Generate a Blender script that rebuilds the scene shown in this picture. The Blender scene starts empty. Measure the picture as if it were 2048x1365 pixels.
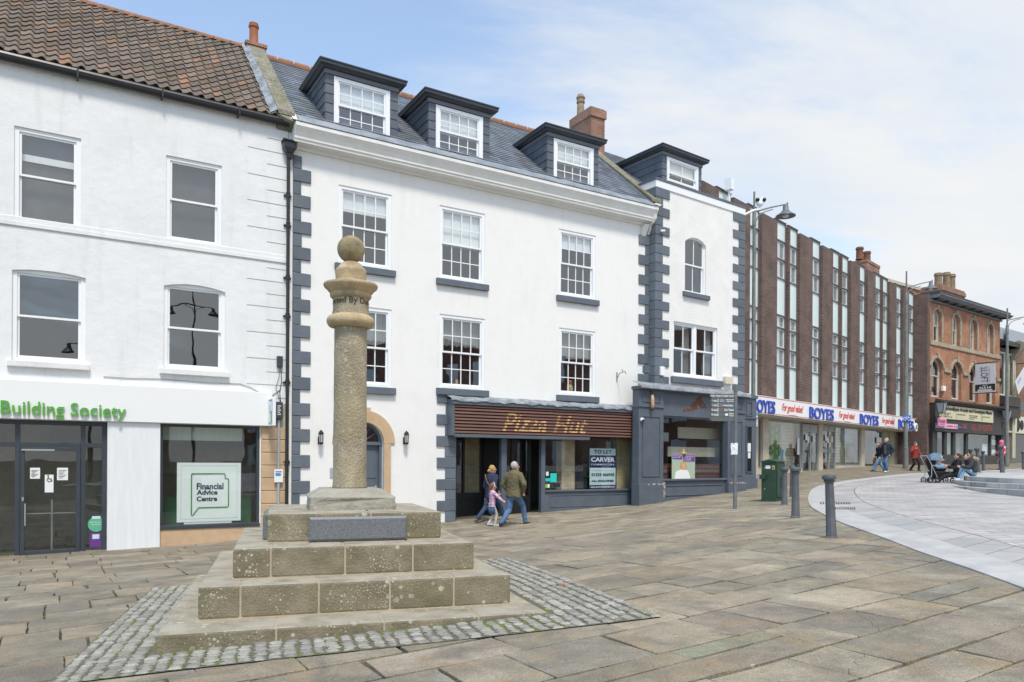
import bpy, bmesh, math, random
import numpy as np
from mathutils import Vector, Matrix, noise as mnoise
from math import sin, cos, tan, pi, radians as rad, sqrt, atan2, floor
SC = bpy.context.scene
COL = SC.collection
random.seed(7)
# ---------------------------------------------------------------- camera, sky, sun, exposure
F, PX, PY, EYE, ROLL = 1500.0, 1024.0, 925.0, 1.6, rad(0.3)
cam = bpy.data.cameras.new('camera')
cam.sensor_fit = 'HORIZONTAL'; cam.sensor_width = 36.0
cam.lens = 36.0 * F / 2048.0
cam.shift_x = 0.0
cam.shift_y = (PY - 682.5) / 2048.0
cam.clip_start = 0.1; cam.clip_end = 3000
camo = bpy.data.objects.new('camera', cam); COL.objects.link(camo)
camo.location = (0, 0, EYE)
camo.rotation_euler = (Matrix.Rotation(rad(90), 4, 'X') @ Matrix.Rotation(ROLL, 4, 'Z')).to_euler()
SC.camera = camo
SC.render.resolution_x = 1024; SC.render.resolution_y = 682
SC.view_settings.view_transform = 'Standard'
SC.view_settings.look = 'None'
SC.view_settings.gamma = 1
SC.view_settings.exposure = 0.18
DENOISE = True
SC.cycles.max_bounces = 8; SC.cycles.transparent_max_bounces = 12
SUN_AZ, SUN_EL = rad(165), rad(60)       # compass-like: 0 = +Y, clockwise; behind the camera, to its right
SC.cycles.use_denoising = DENOISE
W = bpy.data.worlds.new("World"); SC.world = W; W.use_nodes = True
nt = W.node_tree; nt.nodes.clear()
def wn(t, **k):
    n = nt.nodes.new(t)
    for a, b in k.items(): setattr(n, a, b)
    return n
out = wn('ShaderNodeOutputWorld')
sky = wn('ShaderNodeTexSky', sky_type='NISHITA', sun_disc=False)
sky.sun_elevation = SUN_EL; sky.sun_rotation = SUN_AZ
sky.air_density = 1.0; sky.dust_density = 0.6; sky.ozone_density = 2.5
bg1 = wn('ShaderNodeBackground'); bg1.inputs[1].default_value = 0.15
gn = wn('ShaderNodeVectorMath', operation='MULTIPLY'); gn.inputs[1].default_value = (1.65, 1.70, 1.62)
nt.links.new(sky.outputs[0], gn.inputs[0]); nt.links.new(gn.outputs[0], bg1.inputs[0])
bg2 = wn('ShaderNodeBackground')
geo = wn('ShaderNodeTexCoord'); sep = wn('ShaderNodeSeparateXYZ')
nt.links.new(geo.outputs['Generated'], sep.inputs[0])
mx = wn('ShaderNodeMath', operation='MAXIMUM'); mx.inputs[1].default_value = 0.0
nt.links.new(sep.outputs[2], mx.inputs[0])
ad = wn('ShaderNodeMath', operation='ADD'); ad.inputs[1].default_value = 0.28
nt.links.new(mx.outputs[0], ad.inputs[0])
dx = wn('ShaderNodeMath', operation='DIVIDE'); dy = wn('ShaderNodeMath', operation='DIVIDE')
nt.links.new(sep.outputs[0], dx.inputs[0]); nt.links.new(ad.outputs[0], dx.inputs[1])
nt.links.new(sep.outputs[1], dy.inputs[0]); nt.links.new(ad.outputs[0], dy.inputs[1])
cmb = wn('ShaderNodeCombineXYZ'); nt.links.new(dx.outputs[0], cmb.inputs[0]); nt.links.new(dy.outputs[0], cmb.inputs[1])
mp = wn('ShaderNodeMapping'); mp.inputs['Location'].default_value = (3.1, 1.7, 0.4); mp.inputs['Scale'].default_value = (0.6, 1.35, 1); mp.inputs['Rotation'].default_value = (0, 0, 0.35)
nt.links.new(cmb.outputs[0], mp.inputs[0])
n1 = wn('ShaderNodeTexNoise'); n1.inputs['Scale'].default_value = 1.1; n1.inputs['Detail'].default_value = 9; n1.inputs['Roughness'].default_value = 0.60; n1.inputs['Distortion'].default_value = 0.35
nt.links.new(mp.outputs[0], n1.inputs[0])
# less cloud towards the upper left (-X) of the street
lx = wn('ShaderNodeMath', operation='MULTIPLY'); lx.inputs[1].default_value = 0.33
nt.links.new(sep.outputs[0], lx.inputs[0])
lz = wn('ShaderNodeMath', operation='MULTIPLY_ADD'); lz.inputs[1].default_value = -0.36
nt.links.new(sep.outputs[2], lz.inputs[0]); nt.links.new(lx.outputs[0], lz.inputs[2])
sm = wn('ShaderNodeMath', operation='ADD'); nt.links.new(n1.outputs[0], sm.inputs[0]); nt.links.new(lz.outputs[0], sm.inputs[1])
rp = wn('ShaderNodeMapRange', interpolation_type='SMOOTHSTEP'); rp.inputs[1].default_value = 0.325; rp.inputs[2].default_value = 0.54
rp.inputs[3].default_value = 0.16; rp.inputs[4].default_value = 0.97
nt.links.new(sm.outputs[0], rp.inputs[0])
n2 = wn('ShaderNodeTexNoise'); n2.inputs['Scale'].default_value = 2.3; n2.inputs['Detail'].default_value = 5
nt.links.new(mp.outputs[0], n2.inputs[0])
cr = wn('ShaderNodeValToRGB')
cr.color_ramp.elements[0].position = 0.38; cr.color_ramp.elements[0].color = (0.78, 0.84, 0.91, 1)
cr.color_ramp.elements[1].position = 0.58; cr.color_ramp.elements[1].color = (0.90, 0.905, 0.90, 1)
nt.links.new(n2.outputs[0], cr.inputs[0]); nt.links.new(cr.outputs[0], bg2.inputs[0])
bg2.inputs[1].default_value = 0.89
ms = wn('ShaderNodeMixShader')
nt.links.new(rp.outputs[0], ms.inputs[0]); nt.links.new(bg1.outputs[0], ms.inputs[1]); nt.links.new(bg2.outputs[0], ms.inputs[2])
nt.links.new(ms.outputs[0], out.inputs[0])
sl = bpy.data.lights.new('sun', 'SUN'); sl.energy = 3.0; sl.angle = rad(11); sl.color = (1.0, 0.935, 0.81)
so = bpy.data.objects.new('sun', sl); COL.objects.link(so)
so.rotation_euler = (Vector((sin(SUN_AZ) * cos(SUN_EL), cos(SUN_AZ) * cos(SUN_EL), sin(SUN_EL)))).to_track_quat('Z', 'Y').to_euler()
so.location = (0, -20, 40)

# ---------------------------------------------------------------- picture <-> place
def ray(px, py):
    a = (px - PX) / F; b = -(py - PY) / F
    c, s = cos(ROLL), sin(ROLL)
    return Vector((a * c - b * s, 1.0, a * s + b * c))
# TPS ground through measured points (x, y, z relative to the eye)
FD = Vector((0.855, 0.518)).normalized()       # facade direction of the two left houses
VD = Vector((-FD.y, FD.x))
class Wall:
    def __init__(s, p0, d):
        s.p0 = Vector(p0); s.d = Vector(d).normalized(); s.n = Vector((-s.d.y, s.d.x))
    def p(s, px, py, n=0.0):
        r = ray(px, py); q = s.p0 - s.n * n
        t = q.dot(s.n) / (r.x * s.n.x + r.y * s.n.y)
        w = Vector((r.x * t, r.y * t))
        return (w - s.p0).dot(s.d), r.z * t + EYE
    def u(s, px, n=0.0, py=800): return s.p(px, py, n)[0]
    def z(s, px, py, n=0.0): return s.p(px, py, n)[1]
    def world(s, u, z, n=0.0):
        v = s.p0 + s.d * u - s.n * n
        return Vector((v.x, v.y, z))
    def empty(s, name, **k):
        o = bpy.data.objects.new(name, None); COL.objects.link(o)
        o.location = (s.p0.x, s.p0.y, 0); o.rotation_euler = (0, 0, atan2(s.d.y, s.d.x))
        o.empty_display_size = 0.3
        return tag(o, **k)
def tag(o, label=None, cat=None, group=None, kind=None):
    if label: o['label'] = label
    if cat: o['category'] = cat
    if group: o['group'] = group
    if kind: o['kind'] = kind
    return o
WA = Wall((0.086, 21.5), FD)                                   # left white building and the middle one
cB = WA.world(WA.u(1298), 0, 0.28)
WC = Wall((cB.x, cB.y), (2026, 1500))                           # narrow building
dref = 38.0
WD = Wall((dref * (1660 - PX) / F, dref), (1439, 1500))         # brown brick store
cE = WD.world(WD.u(1859, 0.67), 0, 0.67)
WE = Wall((cE.x, cE.y), (1976, 1500))                           # red brick building
def base(w, px, py, n=0):
    q = w.world(*w.p(px, py, n), n); return (q.x, q.y, q.z - EYE)
GP = [base(WA, 35, 1112), base(WA, 218, 1100), base(WA, 420, 1086), base(WA, 518, 1076), base(WA, 885, 1045), base(WA, 1030, 1030),
      base(WA, 1150, 1020), base(WA, 1268, 1009), base(WC, 1330, 1001), base(WC, 1400, 992), base(WC, 1489, 980),
      base(WD, 1530, 955.5), base(WD, 1600, 947.5), base(WD, 1660, 943), base(WD, 1730, 936), base(WD, 1794, 930.7), base(WD, 1823, 931),
      base(WE, 1870, 930), base(WE, 1990, 929)]
def dp(px, py, d):
    r = ray(px, py); return (r.x * d, d, r.z * d)
GP += [dp(311, 1309, 6.43), (.36, 7.5, -1.525), (-.72, 10.95, -1.57), (-4.15, 9.9, -1.74), dp(1030, 1052, 19.3), dp(1663, 1075, 11.8), dp(1590, 1035, 14.85),
       dp(1569, 1010, 19.0), dp(1583, 994, 22.5), dp(1770, 945, 38), dp(1829, 943, 42), dp(1903, 973, 25), dp(2048, 994.7, 21)]
GP += [(0, 4.6, -1.60), (-4, 5.2, -1.75), (5, 7, -1.30), (0, -8, -1.6), (-12, 4, -2.05), (12, 6, -1.0), (34, 56, 0.1), (22, 18, -0.6), (-20, 12, -2.3), (30, 30, -.2), (-22,-10,-2.1), (24,-10,-0.7)]
GP = np.array(GP)
def _phi(r2): return np.where(r2 > 1e-9, 0.5 * r2 * np.log(np.maximum(r2, 1e-9)), 0)
_X = GP[:, :2]; _n = len(GP)
_K = _phi(((_X[:, None] - _X[None]) ** 2).sum(-1)) + np.eye(_n) * 0.6
_Pm = np.hstack([np.ones((_n, 1)), _X])
_M = np.zeros((_n + 3, _n + 3)); _M[:_n, :_n] = _K; _M[:_n, _n:] = _Pm; _M[_n:, :_n] = _Pm.T
_sol = np.linalg.solve(_M, np.concatenate([GP[:, 2], np.zeros(3)]))
def Gv(xy):
    xy = np.asarray(xy, float).copy()
    xy[:, 0] = np.clip(xy[:, 0], -22, 36); xy[:, 1] = np.clip(xy[:, 1], -8, 60)
    o = np.zeros(len(xy))
    for i in range(0, len(xy), 20000):
        q = xy[i:i + 20000]
        o[i:i + 20000] = _phi(((q[:, None] - _X[None]) ** 2).sum(-1)) @ _sol[:_n] + _sol[_n] + q @ _sol[_n + 1:]
    return o + EYE
def G(x, y): return float(Gv([[x, y]])[0])
def ground(px, py):
    r = ray(px, py); lo, hi = 2.0, 90.0
    for _ in range(40):
        m = (lo + hi) / 2
        if EYE + r.z * m > G(r.x * m, r.y * m): lo = m
        else: hi = m
    return Vector((r.x * lo, r.y * lo, G(r.x * lo, r.y * lo)))

# ---------------------------------------------------------------- materials
MATS = {}
def mat(name, col, rough=0.7, col2=None, scale=4.0, detail=4, bump=0.0, bscale=30.0, metal=0.0, spec=0.5, lo=0.35, hi=0.65, stretch=(1, 1, 1), attr=None, extra=None, coat=0):
    if name in MATS: return MATS[name]
    m = bpy.data.materials.new(name); m.use_nodes = True
    t = m.node_tree; b = t.nodes['Principled BSDF']
    b.inputs['Base Color'].default_value = (*col, 1); b.inputs['Roughness'].default_value = rough
    b.inputs['Metallic'].default_value = metal; b.inputs['Specular IOR Level'].default_value = spec
    if coat: b.inputs['Coat Weight'].default_value = coat
    def N(ty, **k):
        n = t.nodes.new(ty)
        for a, c in k.items(): setattr(n, a, c)
        return n
    L = t.links.new
    tc = N('ShaderNodeTexCoord'); mpn = N('ShaderNodeMapping'); mpn.inputs['Scale'].default_value = stretch
    L(tc.outputs['Object'], mpn.inputs[0]); vec = mpn.outputs[0]
    colsock = None
    if col2 is not None:
        nz = N('ShaderNodeTexNoise'); nz.inputs['Scale'].default_value = scale; nz.inputs['Detail'].default_value = detail
        nz.inputs['Roughness'].default_value = 0.62
        L(vec, nz.inputs[0])
        r = N('ShaderNodeValToRGB'); r.color_ramp.elements[0].position = lo; r.color_ramp.elements[1].position = hi
        r.color_ramp.elements[0].color = (*col, 1); r.color_ramp.elements[1].color = (*col2, 1)
        L(nz.outputs[0], r.inputs[0]); colsock = r.outputs[0]
    if attr:
        a = N('ShaderNodeAttribute', attribute_name=attr)
        if colsock is None: colsock = a.outputs[0]
        else:
            mxn = N('ShaderNodeMix', data_type='RGBA', blend_type='MULTIPLY'); mxn.inputs[0].default_value = 1
            L(colsock, mxn.inputs[6]); L(a.outputs[0], mxn.inputs[7]); colsock = mxn.outputs[2]
    hs = None
    if extra: colsock, hs = extra(N, L, vec, colsock, b)
    if colsock is not None: L(colsock, b.inputs['Base Color'])
    if bump or hs is not None:
        bp = N('ShaderNodeBump'); bp.inputs['Strength'].default_value = bump if bump else 0.4; bp.inputs['Distance'].default_value = 0.02
        if hs is None:
            nb = N('ShaderNodeTexNoise'); nb.inputs['Scale'].default_value = bscale; nb.inputs['Detail'].default_value = 6
            L(vec, nb.inputs[0]); hs = nb.outputs[0]
        L(hs, bp.inputs['Height']); L(bp.outputs[0], b.inputs['Normal'])
    MATS[name] = m
    return m
def math_(N, L, op, a, b=None, c=None):
    n = N('ShaderNodeMath', operation=op)
    for i, v in enumerate((a, b, c)):
        if v is None: continue
        if isinstance(v, (int, float)): n.inputs[i].default_value = v
        else: L(v, n.inputs[i])
    return n.outputs[0]
def mixc(N, L, f, a, b, mode='MIX'):
    n = N('ShaderNodeMix', data_type='RGBA', blend_type=mode)
    if isinstance(f, (int, float)): n.inputs[0].default_value = f
    else: L(f, n.inputs[0])
    for i, v in ((6, a), (7, b)):
        if isinstance(v, tuple): n.inputs[i].default_value = (*v, 1)
        else: L(v, n.inputs[i])
    return n.outputs[2]
def brick_extra(c1, c2, mortar, bw=.225, bh=.075, msize=.010, dark=None, bumpy=1.0, sq=1.0, swap=False):
    def f(N, L, vec, cs, b):
        s = N('ShaderNodeSeparateXYZ'); L(vec, s.inputs[0])
        xx = math_(N, L, 'ADD', s.outputs[0], s.outputs[1])
        c = N('ShaderNodeCombineXYZ'); L(xx, c.inputs[0]); L(s.outputs[2], c.inputs[1])
        t = N('ShaderNodeTexBrick'); L(c.outputs[0], t.inputs[0])
        t.inputs['Color1'].default_value = (*c1, 1); t.inputs['Color2'].default_value = (*c2, 1); t.inputs['Mortar'].default_value = (*mortar, 1)
        t.inputs['Scale'].default_value = 1; t.inputs['Mortar Size'].default_value = msize; t.inputs['Mortar Smooth'].default_value = 0.3
        t.inputs['Brick Width'].default_value = bw; t.inputs['Row Height'].default_value = bh; t.inputs['Bias'].default_value = -0.1
        nz = N('ShaderNodeTexNoise'); nz.inputs['Scale'].default_value = 1.3; nz.inputs['Detail'].default_value = 5; L(vec, nz.inputs[0])
        col = mixc(N, L, 0.55, t.outputs[0], nz.outputs[0] if False else t.outputs[0])
        r = N('ShaderNodeMapRange'); r.inputs[1].default_value = .3; r.inputs[2].default_value = .7; r.inputs[3].default_value = .72; r.inputs[4].default_value = 1.25
        L(nz.outputs[0], r.inputs[0])
        cc = N('ShaderNodeCombineColor'); L(r.outputs[0], cc.inputs[0]); L(r.outputs[0], cc.inputs[1]); L(r.outputs[0], cc.inputs[2])
        col = mixc(N, L, 1.0, col, cc.outputs[0], 'MULTIPLY')
        n3 = N('ShaderNodeTexNoise'); n3.inputs['Scale'].default_value = 40; L(vec, n3.inputs[0])
        h = math_(N, L, 'MULTIPLY_ADD', t.outputs['Fac'], -1.0, 1.0)
        h = math_(N, L, 'MULTIPLY_ADD', n3.outputs[0], .3, h)
        return col, h
    return f
def lichen_extra(spot=(.55, .56, .47), moss=(.10, .11, .035), amount=1.0, topz=None):
    def f(N, L, vec, cs, b):
        out = cs
        for sc, th, am in ((13, .07, 1.0), (30, .09, .9), (62, .1, .7)):
            v = N('ShaderNodeTexVoronoi'); v.inputs['Scale'].default_value = sc; v.inputs['Randomness'].default_value = 1; L(vec, v.inputs[0])
            n = N('ShaderNodeTexNoise'); n.inputs['Scale'].default_value = 1.5 if sc < 20 else 2.4 if sc < 40 else 1.9; n.inputs['Detail'].default_value = 2; L(vec, n.inputs[0])
            # spot radius varies with a slow noise, so they cluster
            nr = N('ShaderNodeMapRange'); nr.inputs[1].default_value = .40; nr.inputs[2].default_value = .66; nr.inputs[3].default_value = 0; nr.inputs[4].default_value = .50
            L(n.outputs[0], nr.inputs[0])
            sp = N('ShaderNodeSeparateColor'); L(v.outputs['Color'], sp.inputs[0])
            rad_ = math_(N, L, 'MULTIPLY', nr.outputs[0], sp.outputs[0])
            d = math_(N, L, 'SUBTRACT', rad_, v.outputs['Distance'])
            mr = N('ShaderNodeMapRange'); mr.inputs[1].default_value = 0; mr.inputs[2].default_value = .05; L(d, mr.inputs[0])
            fac = math_(N, L, 'MULTIPLY', mr.outputs[0], am * amount * .8)
            out = mixc(N, L, fac, out, spot)
        n = N('ShaderNodeTexNoise'); n.inputs['Scale'].default_value = 3.0; n.inputs['Detail'].default_value = 5; L(vec, n.inputs[0])
        mr = N('ShaderNodeMapRange'); mr.inputs[1].default_value = .48; mr.inputs[2].default_value = .70; mr.inputs[4].default_value = .62; L(n.outputs[0], mr.inputs[0])
        out = mixc(N, L, mr.outputs[0], out, moss)
        n = N('ShaderNodeTexNoise'); n.inputs['Scale'].default_value = 110.0; n.inputs['Detail'].default_value = 3; L(vec, n.inputs[0])
        mr = N('ShaderNodeMapRange'); mr.inputs[1].default_value = .60; mr.inputs[2].default_value = .68; mr.inputs[4].default_value = .6; L(n.outputs[0], mr.inputs[0])
        out = mixc(N, L, mr.outputs[0], out, (.055, .05, .035))
        n4 = N('ShaderNodeTexNoise'); n4.inputs['Scale'].default_value = 45; n4.inputs['Detail'].default_value = 6; L(vec, n4.inputs[0])
        return out, n4.outputs[0]
    return f
def pale_top(inner, top=(.43, .395, .32), side=(.80, .785, .71)):  # paler colour on upward faces, sides toned down, the change broken by noise
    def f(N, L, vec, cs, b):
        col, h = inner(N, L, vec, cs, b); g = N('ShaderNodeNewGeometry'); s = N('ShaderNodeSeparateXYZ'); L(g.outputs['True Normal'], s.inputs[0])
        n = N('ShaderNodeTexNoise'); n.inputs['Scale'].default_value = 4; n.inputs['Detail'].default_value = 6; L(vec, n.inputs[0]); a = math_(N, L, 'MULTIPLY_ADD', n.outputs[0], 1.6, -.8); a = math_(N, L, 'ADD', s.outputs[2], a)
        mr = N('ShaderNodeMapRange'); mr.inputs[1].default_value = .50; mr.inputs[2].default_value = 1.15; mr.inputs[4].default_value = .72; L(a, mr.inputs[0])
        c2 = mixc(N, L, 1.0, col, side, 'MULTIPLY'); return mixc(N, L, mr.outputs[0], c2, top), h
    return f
def streak_extra(c=(.45, .47, .46), amt=.5, sc=(2.2, 2.2, .25), lo=.55, hi=.8, fine=60):
    def f(N, L, vec, cs, b):
        m = N('ShaderNodeMapping'); m.inputs['Scale'].default_value = sc; L(vec, m.inputs[0])
        n = N('ShaderNodeTexNoise'); n.inputs['Scale'].default_value = 1.6; n.inputs['Detail'].default_value = 6; n.inputs['Roughness'].default_value = .65; L(m.outputs[0], n.inputs[0])
        mr = N('ShaderNodeMapRange'); mr.inputs[1].default_value = lo; mr.inputs[2].default_value = hi; mr.inputs[4].default_value = amt; L(n.outputs[0], mr.inputs[0])
        out = mixc(N, L, mr.outputs[0], cs, c)
        n2 = N('ShaderNodeTexNoise'); n2.inputs['Scale'].default_value = fine; n2.inputs['Detail'].default_value = 5; L(vec, n2.inputs[0])
        n3 = N('ShaderNodeTexNoise'); n3.inputs['Scale'].default_value = 4; n3.inputs['Detail'].default_value = 3; L(vec, n3.inputs[0])
        h = math_(N, L, 'MULTIPLY_ADD', n3.outputs[0], 2.0, n2.outputs[0])
        return out, h
    return f
def glass(name, tint=(.9, .93, .93), refl=1.0, alpha=.12, rough=.01, wave=.025):
    if name in MATS: return MATS[name]
    m = bpy.data.materials.new(name); m.use_nodes = True; t = m.node_tree; t.nodes.clear()
    o = t.nodes.new('ShaderNodeOutputMaterial'); tr = t.nodes.new('ShaderNodeBsdfTransparent'); gl = t.nodes.new('ShaderNodeBsdfGlossy')
    tr.inputs[0].default_value = (*tint, 1); gl.inputs['Roughness'].default_value = rough; gl.inputs[0].default_value = (.95, .98, 1, 1)
    fr = t.nodes.new('ShaderNodeLayerWeight'); fr.inputs[0].default_value = .5
    pw_ = t.nodes.new('ShaderNodeMath'); pw_.operation = 'POWER'; pw_.inputs[1].default_value = 4.0; t.links.new(fr.outputs['Facing'], pw_.inputs[0])
    ad = t.nodes.new('ShaderNodeMath'); ad.operation = 'MULTIPLY_ADD'; ad.inputs[1].default_value = .85 * refl; ad.inputs[2].default_value = alpha; ad.use_clamp = True
    t.links.new(pw_.outputs[0], ad.inputs[0])
    # slight waviness of the panes
    tc = t.nodes.new('ShaderNodeTexCoord'); nz = t.nodes.new('ShaderNodeTexNoise'); nz.inputs['Scale'].default_value = 2.2; nz.inputs['Detail'].default_value = 1
    bp = t.nodes.new('ShaderNodeBump'); bp.inputs['Strength'].default_value = wave; bp.inputs['Distance'].default_value = .05
    t.links.new(tc.outputs['Object'], nz.inputs[0]); t.links.new(nz.outputs[0], bp.inputs['Height']); t.links.new(bp.outputs[0], gl.inputs['Normal'])
    mxs = t.nodes.new('ShaderNodeMixShader'); t.links.new(ad.outputs[0], mxs.inputs[0]); t.links.new(tr.outputs[0], mxs.inputs[1]); t.links.new(gl.outputs[0], mxs.inputs[2])
    t.links.new(mxs.outputs[0], o.inputs[0]); MATS[name] = m
    return m

# ---------------------------------------------------------------- mesh builder
class MB:
    def __init__(s): s.v = []; s.f = []; s.m = []; s.c = []; s.mi = 0; s.col = None
    def add(s, vs, fs):
        o = len(s.v); s.v += [tuple(v) for v in vs]
        for f in fs: s.f.append(tuple(i + o for i in f)); s.m.append(s.mi); s.c.append(s.col)
        return s
    def box(s, x0, x1, y0, y1, z0, z1):
        x0, x1 = min(x0, x1), max(x0, x1); y0, y1 = min(y0, y1), max(y0, y1); z0, z1 = min(z0, z1), max(z0, z1)
        return s.add([(x0, y0, z0), (x1, y0, z0), (x1, y1, z0), (x0, y1, z0), (x0, y0, z1), (x1, y0, z1), (x1, y1, z1), (x0, y1, z1)],
                     [(0, 3, 2, 1), (4, 5, 6, 7), (0, 1, 5, 4), (1, 2, 6, 5), (2, 3, 7, 6), (3, 0, 4, 7)])
    def quad(s, a, b, c, d): return s.add([a, b, c, d], [(0, 1, 2, 3)])
    def prism(s, poly, axis, a, b):
        n = len(poly)
        def P(p, t): return (t, p[0], p[1]) if axis == 'x' else (p[0], t, p[1]) if axis == 'y' else (p[0], p[1], t)
        vs = [P(p, a) for p in poly] + [P(p, b) for p in poly]
        fs = [tuple(range(n)), tuple(range(2 * n - 1, n - 1, -1))] + [(i, i + n, (i + 1) % n + n, (i + 1) % n) for i in range(n)]
        return s.add(vs, fs)
    def sweep(s, prof, path, closed=False):
        """profile points (offset outwards, up) swept along a list of (point, outward dir)"""
        n = len(prof); vs = []
        for p, o in path:
            for a, b in prof: vs.append((p[0] + o[0] * a, p[1] + o[1] * a, p[2] + b))
        fs = []
        m = len(path)
        for i in range(m - 1 + (1 if closed else 0)):
            for j in range(n):
                a = i * n + j; b = i * n + (j + 1) % n; c = ((i + 1) % m) * n
                fs.append((a, b, c + (j + 1) % n, c + j))
        if not closed: fs += [tuple(range(n - 1, -1, -1)), tuple(range((m - 1) * n, m * n))]
        return s.add(vs, fs)
    def tube(s, pts, r, seg=8, cap=True):
        pts = [Vector(p) for p in pts]; rs = r if isinstance(r, (list, tuple)) else [r] * len(pts)
        vs = []; up = Vector((0, 0, 1)); pv = None
        for i, p in enumerate(pts):
            d = (pts[min(i + 1, len(pts) - 1)] - pts[max(i - 1, 0)]).normalized()
            a = (pv - d * pv.dot(d)) if pv is not None else d.cross(up if abs(d.z) < .95 else Vector((1, 0, 0)))
            if a.length < 1e-6: a = d.cross(Vector((1, 0, 0)))
            a.normalize(); pv = a; b = d.cross(a)
            for k in range(seg):
                t = 2 * pi * k / seg; vs.append(p + (a * cos(t) + b * sin(t)) * rs[i])
        fs = [(i * seg + k, i * seg + (k + 1) % seg, (i + 1) * seg + (k + 1) % seg, (i + 1) * seg + k) for i in range(len(pts) - 1) for k in range(seg)]
        if cap: fs += [tuple(range(seg - 1, -1, -1)), tuple(range((len(pts) - 1) * seg, len(pts) * seg))]
        return s.add(vs, fs)
    def lathe(s, prof, c=(0, 0, 0), seg=32, wob=None):
        vs = []
        for r, z in prof:
            for k in range(seg):
                t = 2 * pi * k / seg; rr = r * (wob(t, z) if wob else 1)
                vs.append((c[0] + rr * cos(t), c[1] + rr * sin(t), c[2] + z))
        m = len(prof)
        fs = [(i * seg + k, i * seg + (k + 1) % seg, (i + 1) * seg + (k + 1) % seg, (i + 1) * seg + k) for i in range(m - 1) for k in range(seg)]
        fs += [tuple(range(seg - 1, -1, -1)), tuple(range((m - 1) * seg, m * seg))]
        return s.add(vs, fs)
    def ball(s, c, r, seg=16, rings=10, sc=(1, 1, 1)):
        prof = [(max(1e-4, r * sin(pi * i / rings)), -r * cos(pi * i / rings)) for i in range(rings + 1)]
        o = len(s.v); s.lathe(prof, (0, 0, 0), seg)
        for i in range(o, len(s.v)):
            x, y, z = s.v[i]; s.v[i] = (c[0] + x * sc[0], c[1] + y * sc[1], c[2] + z * sc[2])
        return s
    def build(s, name, mats, parent=None, smooth=False, bevel=0, auto=None, seg=1):
        me = bpy.data.meshes.new(name); me.from_pydata(s.v, [], s.f)
        if not isinstance(mats, (list, tuple)): mats = [mats]
        for m in mats: me.materials.append(m)
        if len(mats) > 1: me.polygons.foreach_set('material_index', s.m)
        if any(c is not None for c in s.c):
            a = me.color_attributes.new('Col', 'FLOAT_COLOR', 'CORNER')
            buf = []
            for f, c in zip(s.f, s.c):
                c = c or (1, 1, 1); buf += [c[0], c[1], c[2], 1.0] * len(f)
            a.data.foreach_set('color', buf)
        if bevel:
            bm = bmesh.new(); bm.from_mesh(me); bmesh.ops.remove_doubles(bm, verts=bm.verts, dist=1e-5)
            bmesh.ops.recalc_face_normals(bm, faces=bm.faces)
            es = [e for e in bm.edges if len(e.link_faces) == 2 and e.calc_face_angle(0) > .6]
            bmesh.ops.bevel(bm, geom=es, offset=bevel, segments=seg, affect='EDGES', profile=.6)
            bm.to_mesh(me); bm.free()
        else:
            if 'glass' not in mats[0].name: bm = bmesh.new(); bm.from_mesh(me); bmesh.ops.recalc_face_normals(bm, faces=bm.faces); bm.to_mesh(me); bm.free()
        if smooth:
            me.polygons.foreach_set('use_smooth', [True] * len(me.polygons))
            if auto:
                me.set_sharp_from_angle(angle=auto)
        me.update()
        o = bpy.data.objects.new(name, me); COL.objects.link(o)
        if parent is not None: o.parent = parent
        return o
def at_empty(name, loc, rz=0, **k):
    o = bpy.data.objects.new(name, None); COL.objects.link(o); o.location = loc; o.rotation_euler = (0, 0, rz); o.empty_display_size = .3
    return tag(o, **k)
def text_mesh(body, bold=0.0, shear=0.0, ext=0.0, res=3, align='LEFT', space=1.0, lines=1.0, width=1.0):
    c = bpy.data.curves.new('t', 'FONT'); c.body = body; c.offset = bold; c.shear = shear; c.extrude = ext; c.resolution_u = res
    c.align_x = align; c.space_character = space; c.space_line = lines
    o = bpy.data.objects.new('t', c); COL.objects.link(o)
    dg = bpy.context.evaluated_depsgraph_get(); me = bpy.data.meshes.new_from_object(o.evaluated_get(dg))
    bpy.data.objects.remove(o); bpy.data.curves.remove(c)
    vs = [tuple(v.co) for v in me.vertices]; fs = [tuple(p.vertices) for p in me.polygons]; bpy.data.meshes.remove(me)
    return vs, fs
def text_on(mb, body, x0, x1, z0, z1, y, bold=0.0, shear=0.0, ext=0.005, proud=.004, align='LEFT', rise=0.0, space=1.0, lines=1.0, keep=False, flip=False):
    """writing standing on the plane y (facing -y), its box fitted to x0..x1, z0..z1"""
    vs, fs = text_mesh(body, bold, shear, 1.0, 3, align, space, lines)
    xs = [v[0] for v in vs]; ys = [v[1] for v in vs]; ax, bx_, ay, by = min(xs), max(xs), min(ys), max(ys)
    sx = (x1 - x0) / (bx_ - ax); sz = (z1 - z0) / (by - ay)
    if keep: sx = min(sx, sz)
    o = []
    for v in vs:
        X = x0 + (v[0] - ax) * sx if not flip else x1 - (v[0] - ax) * sx
        o.append((X, y - proud - ext / 2 - v[2] * ext / 2, z0 + (v[1] - ay) * sz + rise * (X - x0)))
    mb.add(o, fs)
def cyl_pts(c, r, n=12, a0=0, a1=2 * pi):
    return [(c[0] + r * cos(a0 + (a1 - a0) * i / n), c[1] + r * sin(a0 + (a1 - a0) * i / n)) for i in range(n + 1)]
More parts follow.
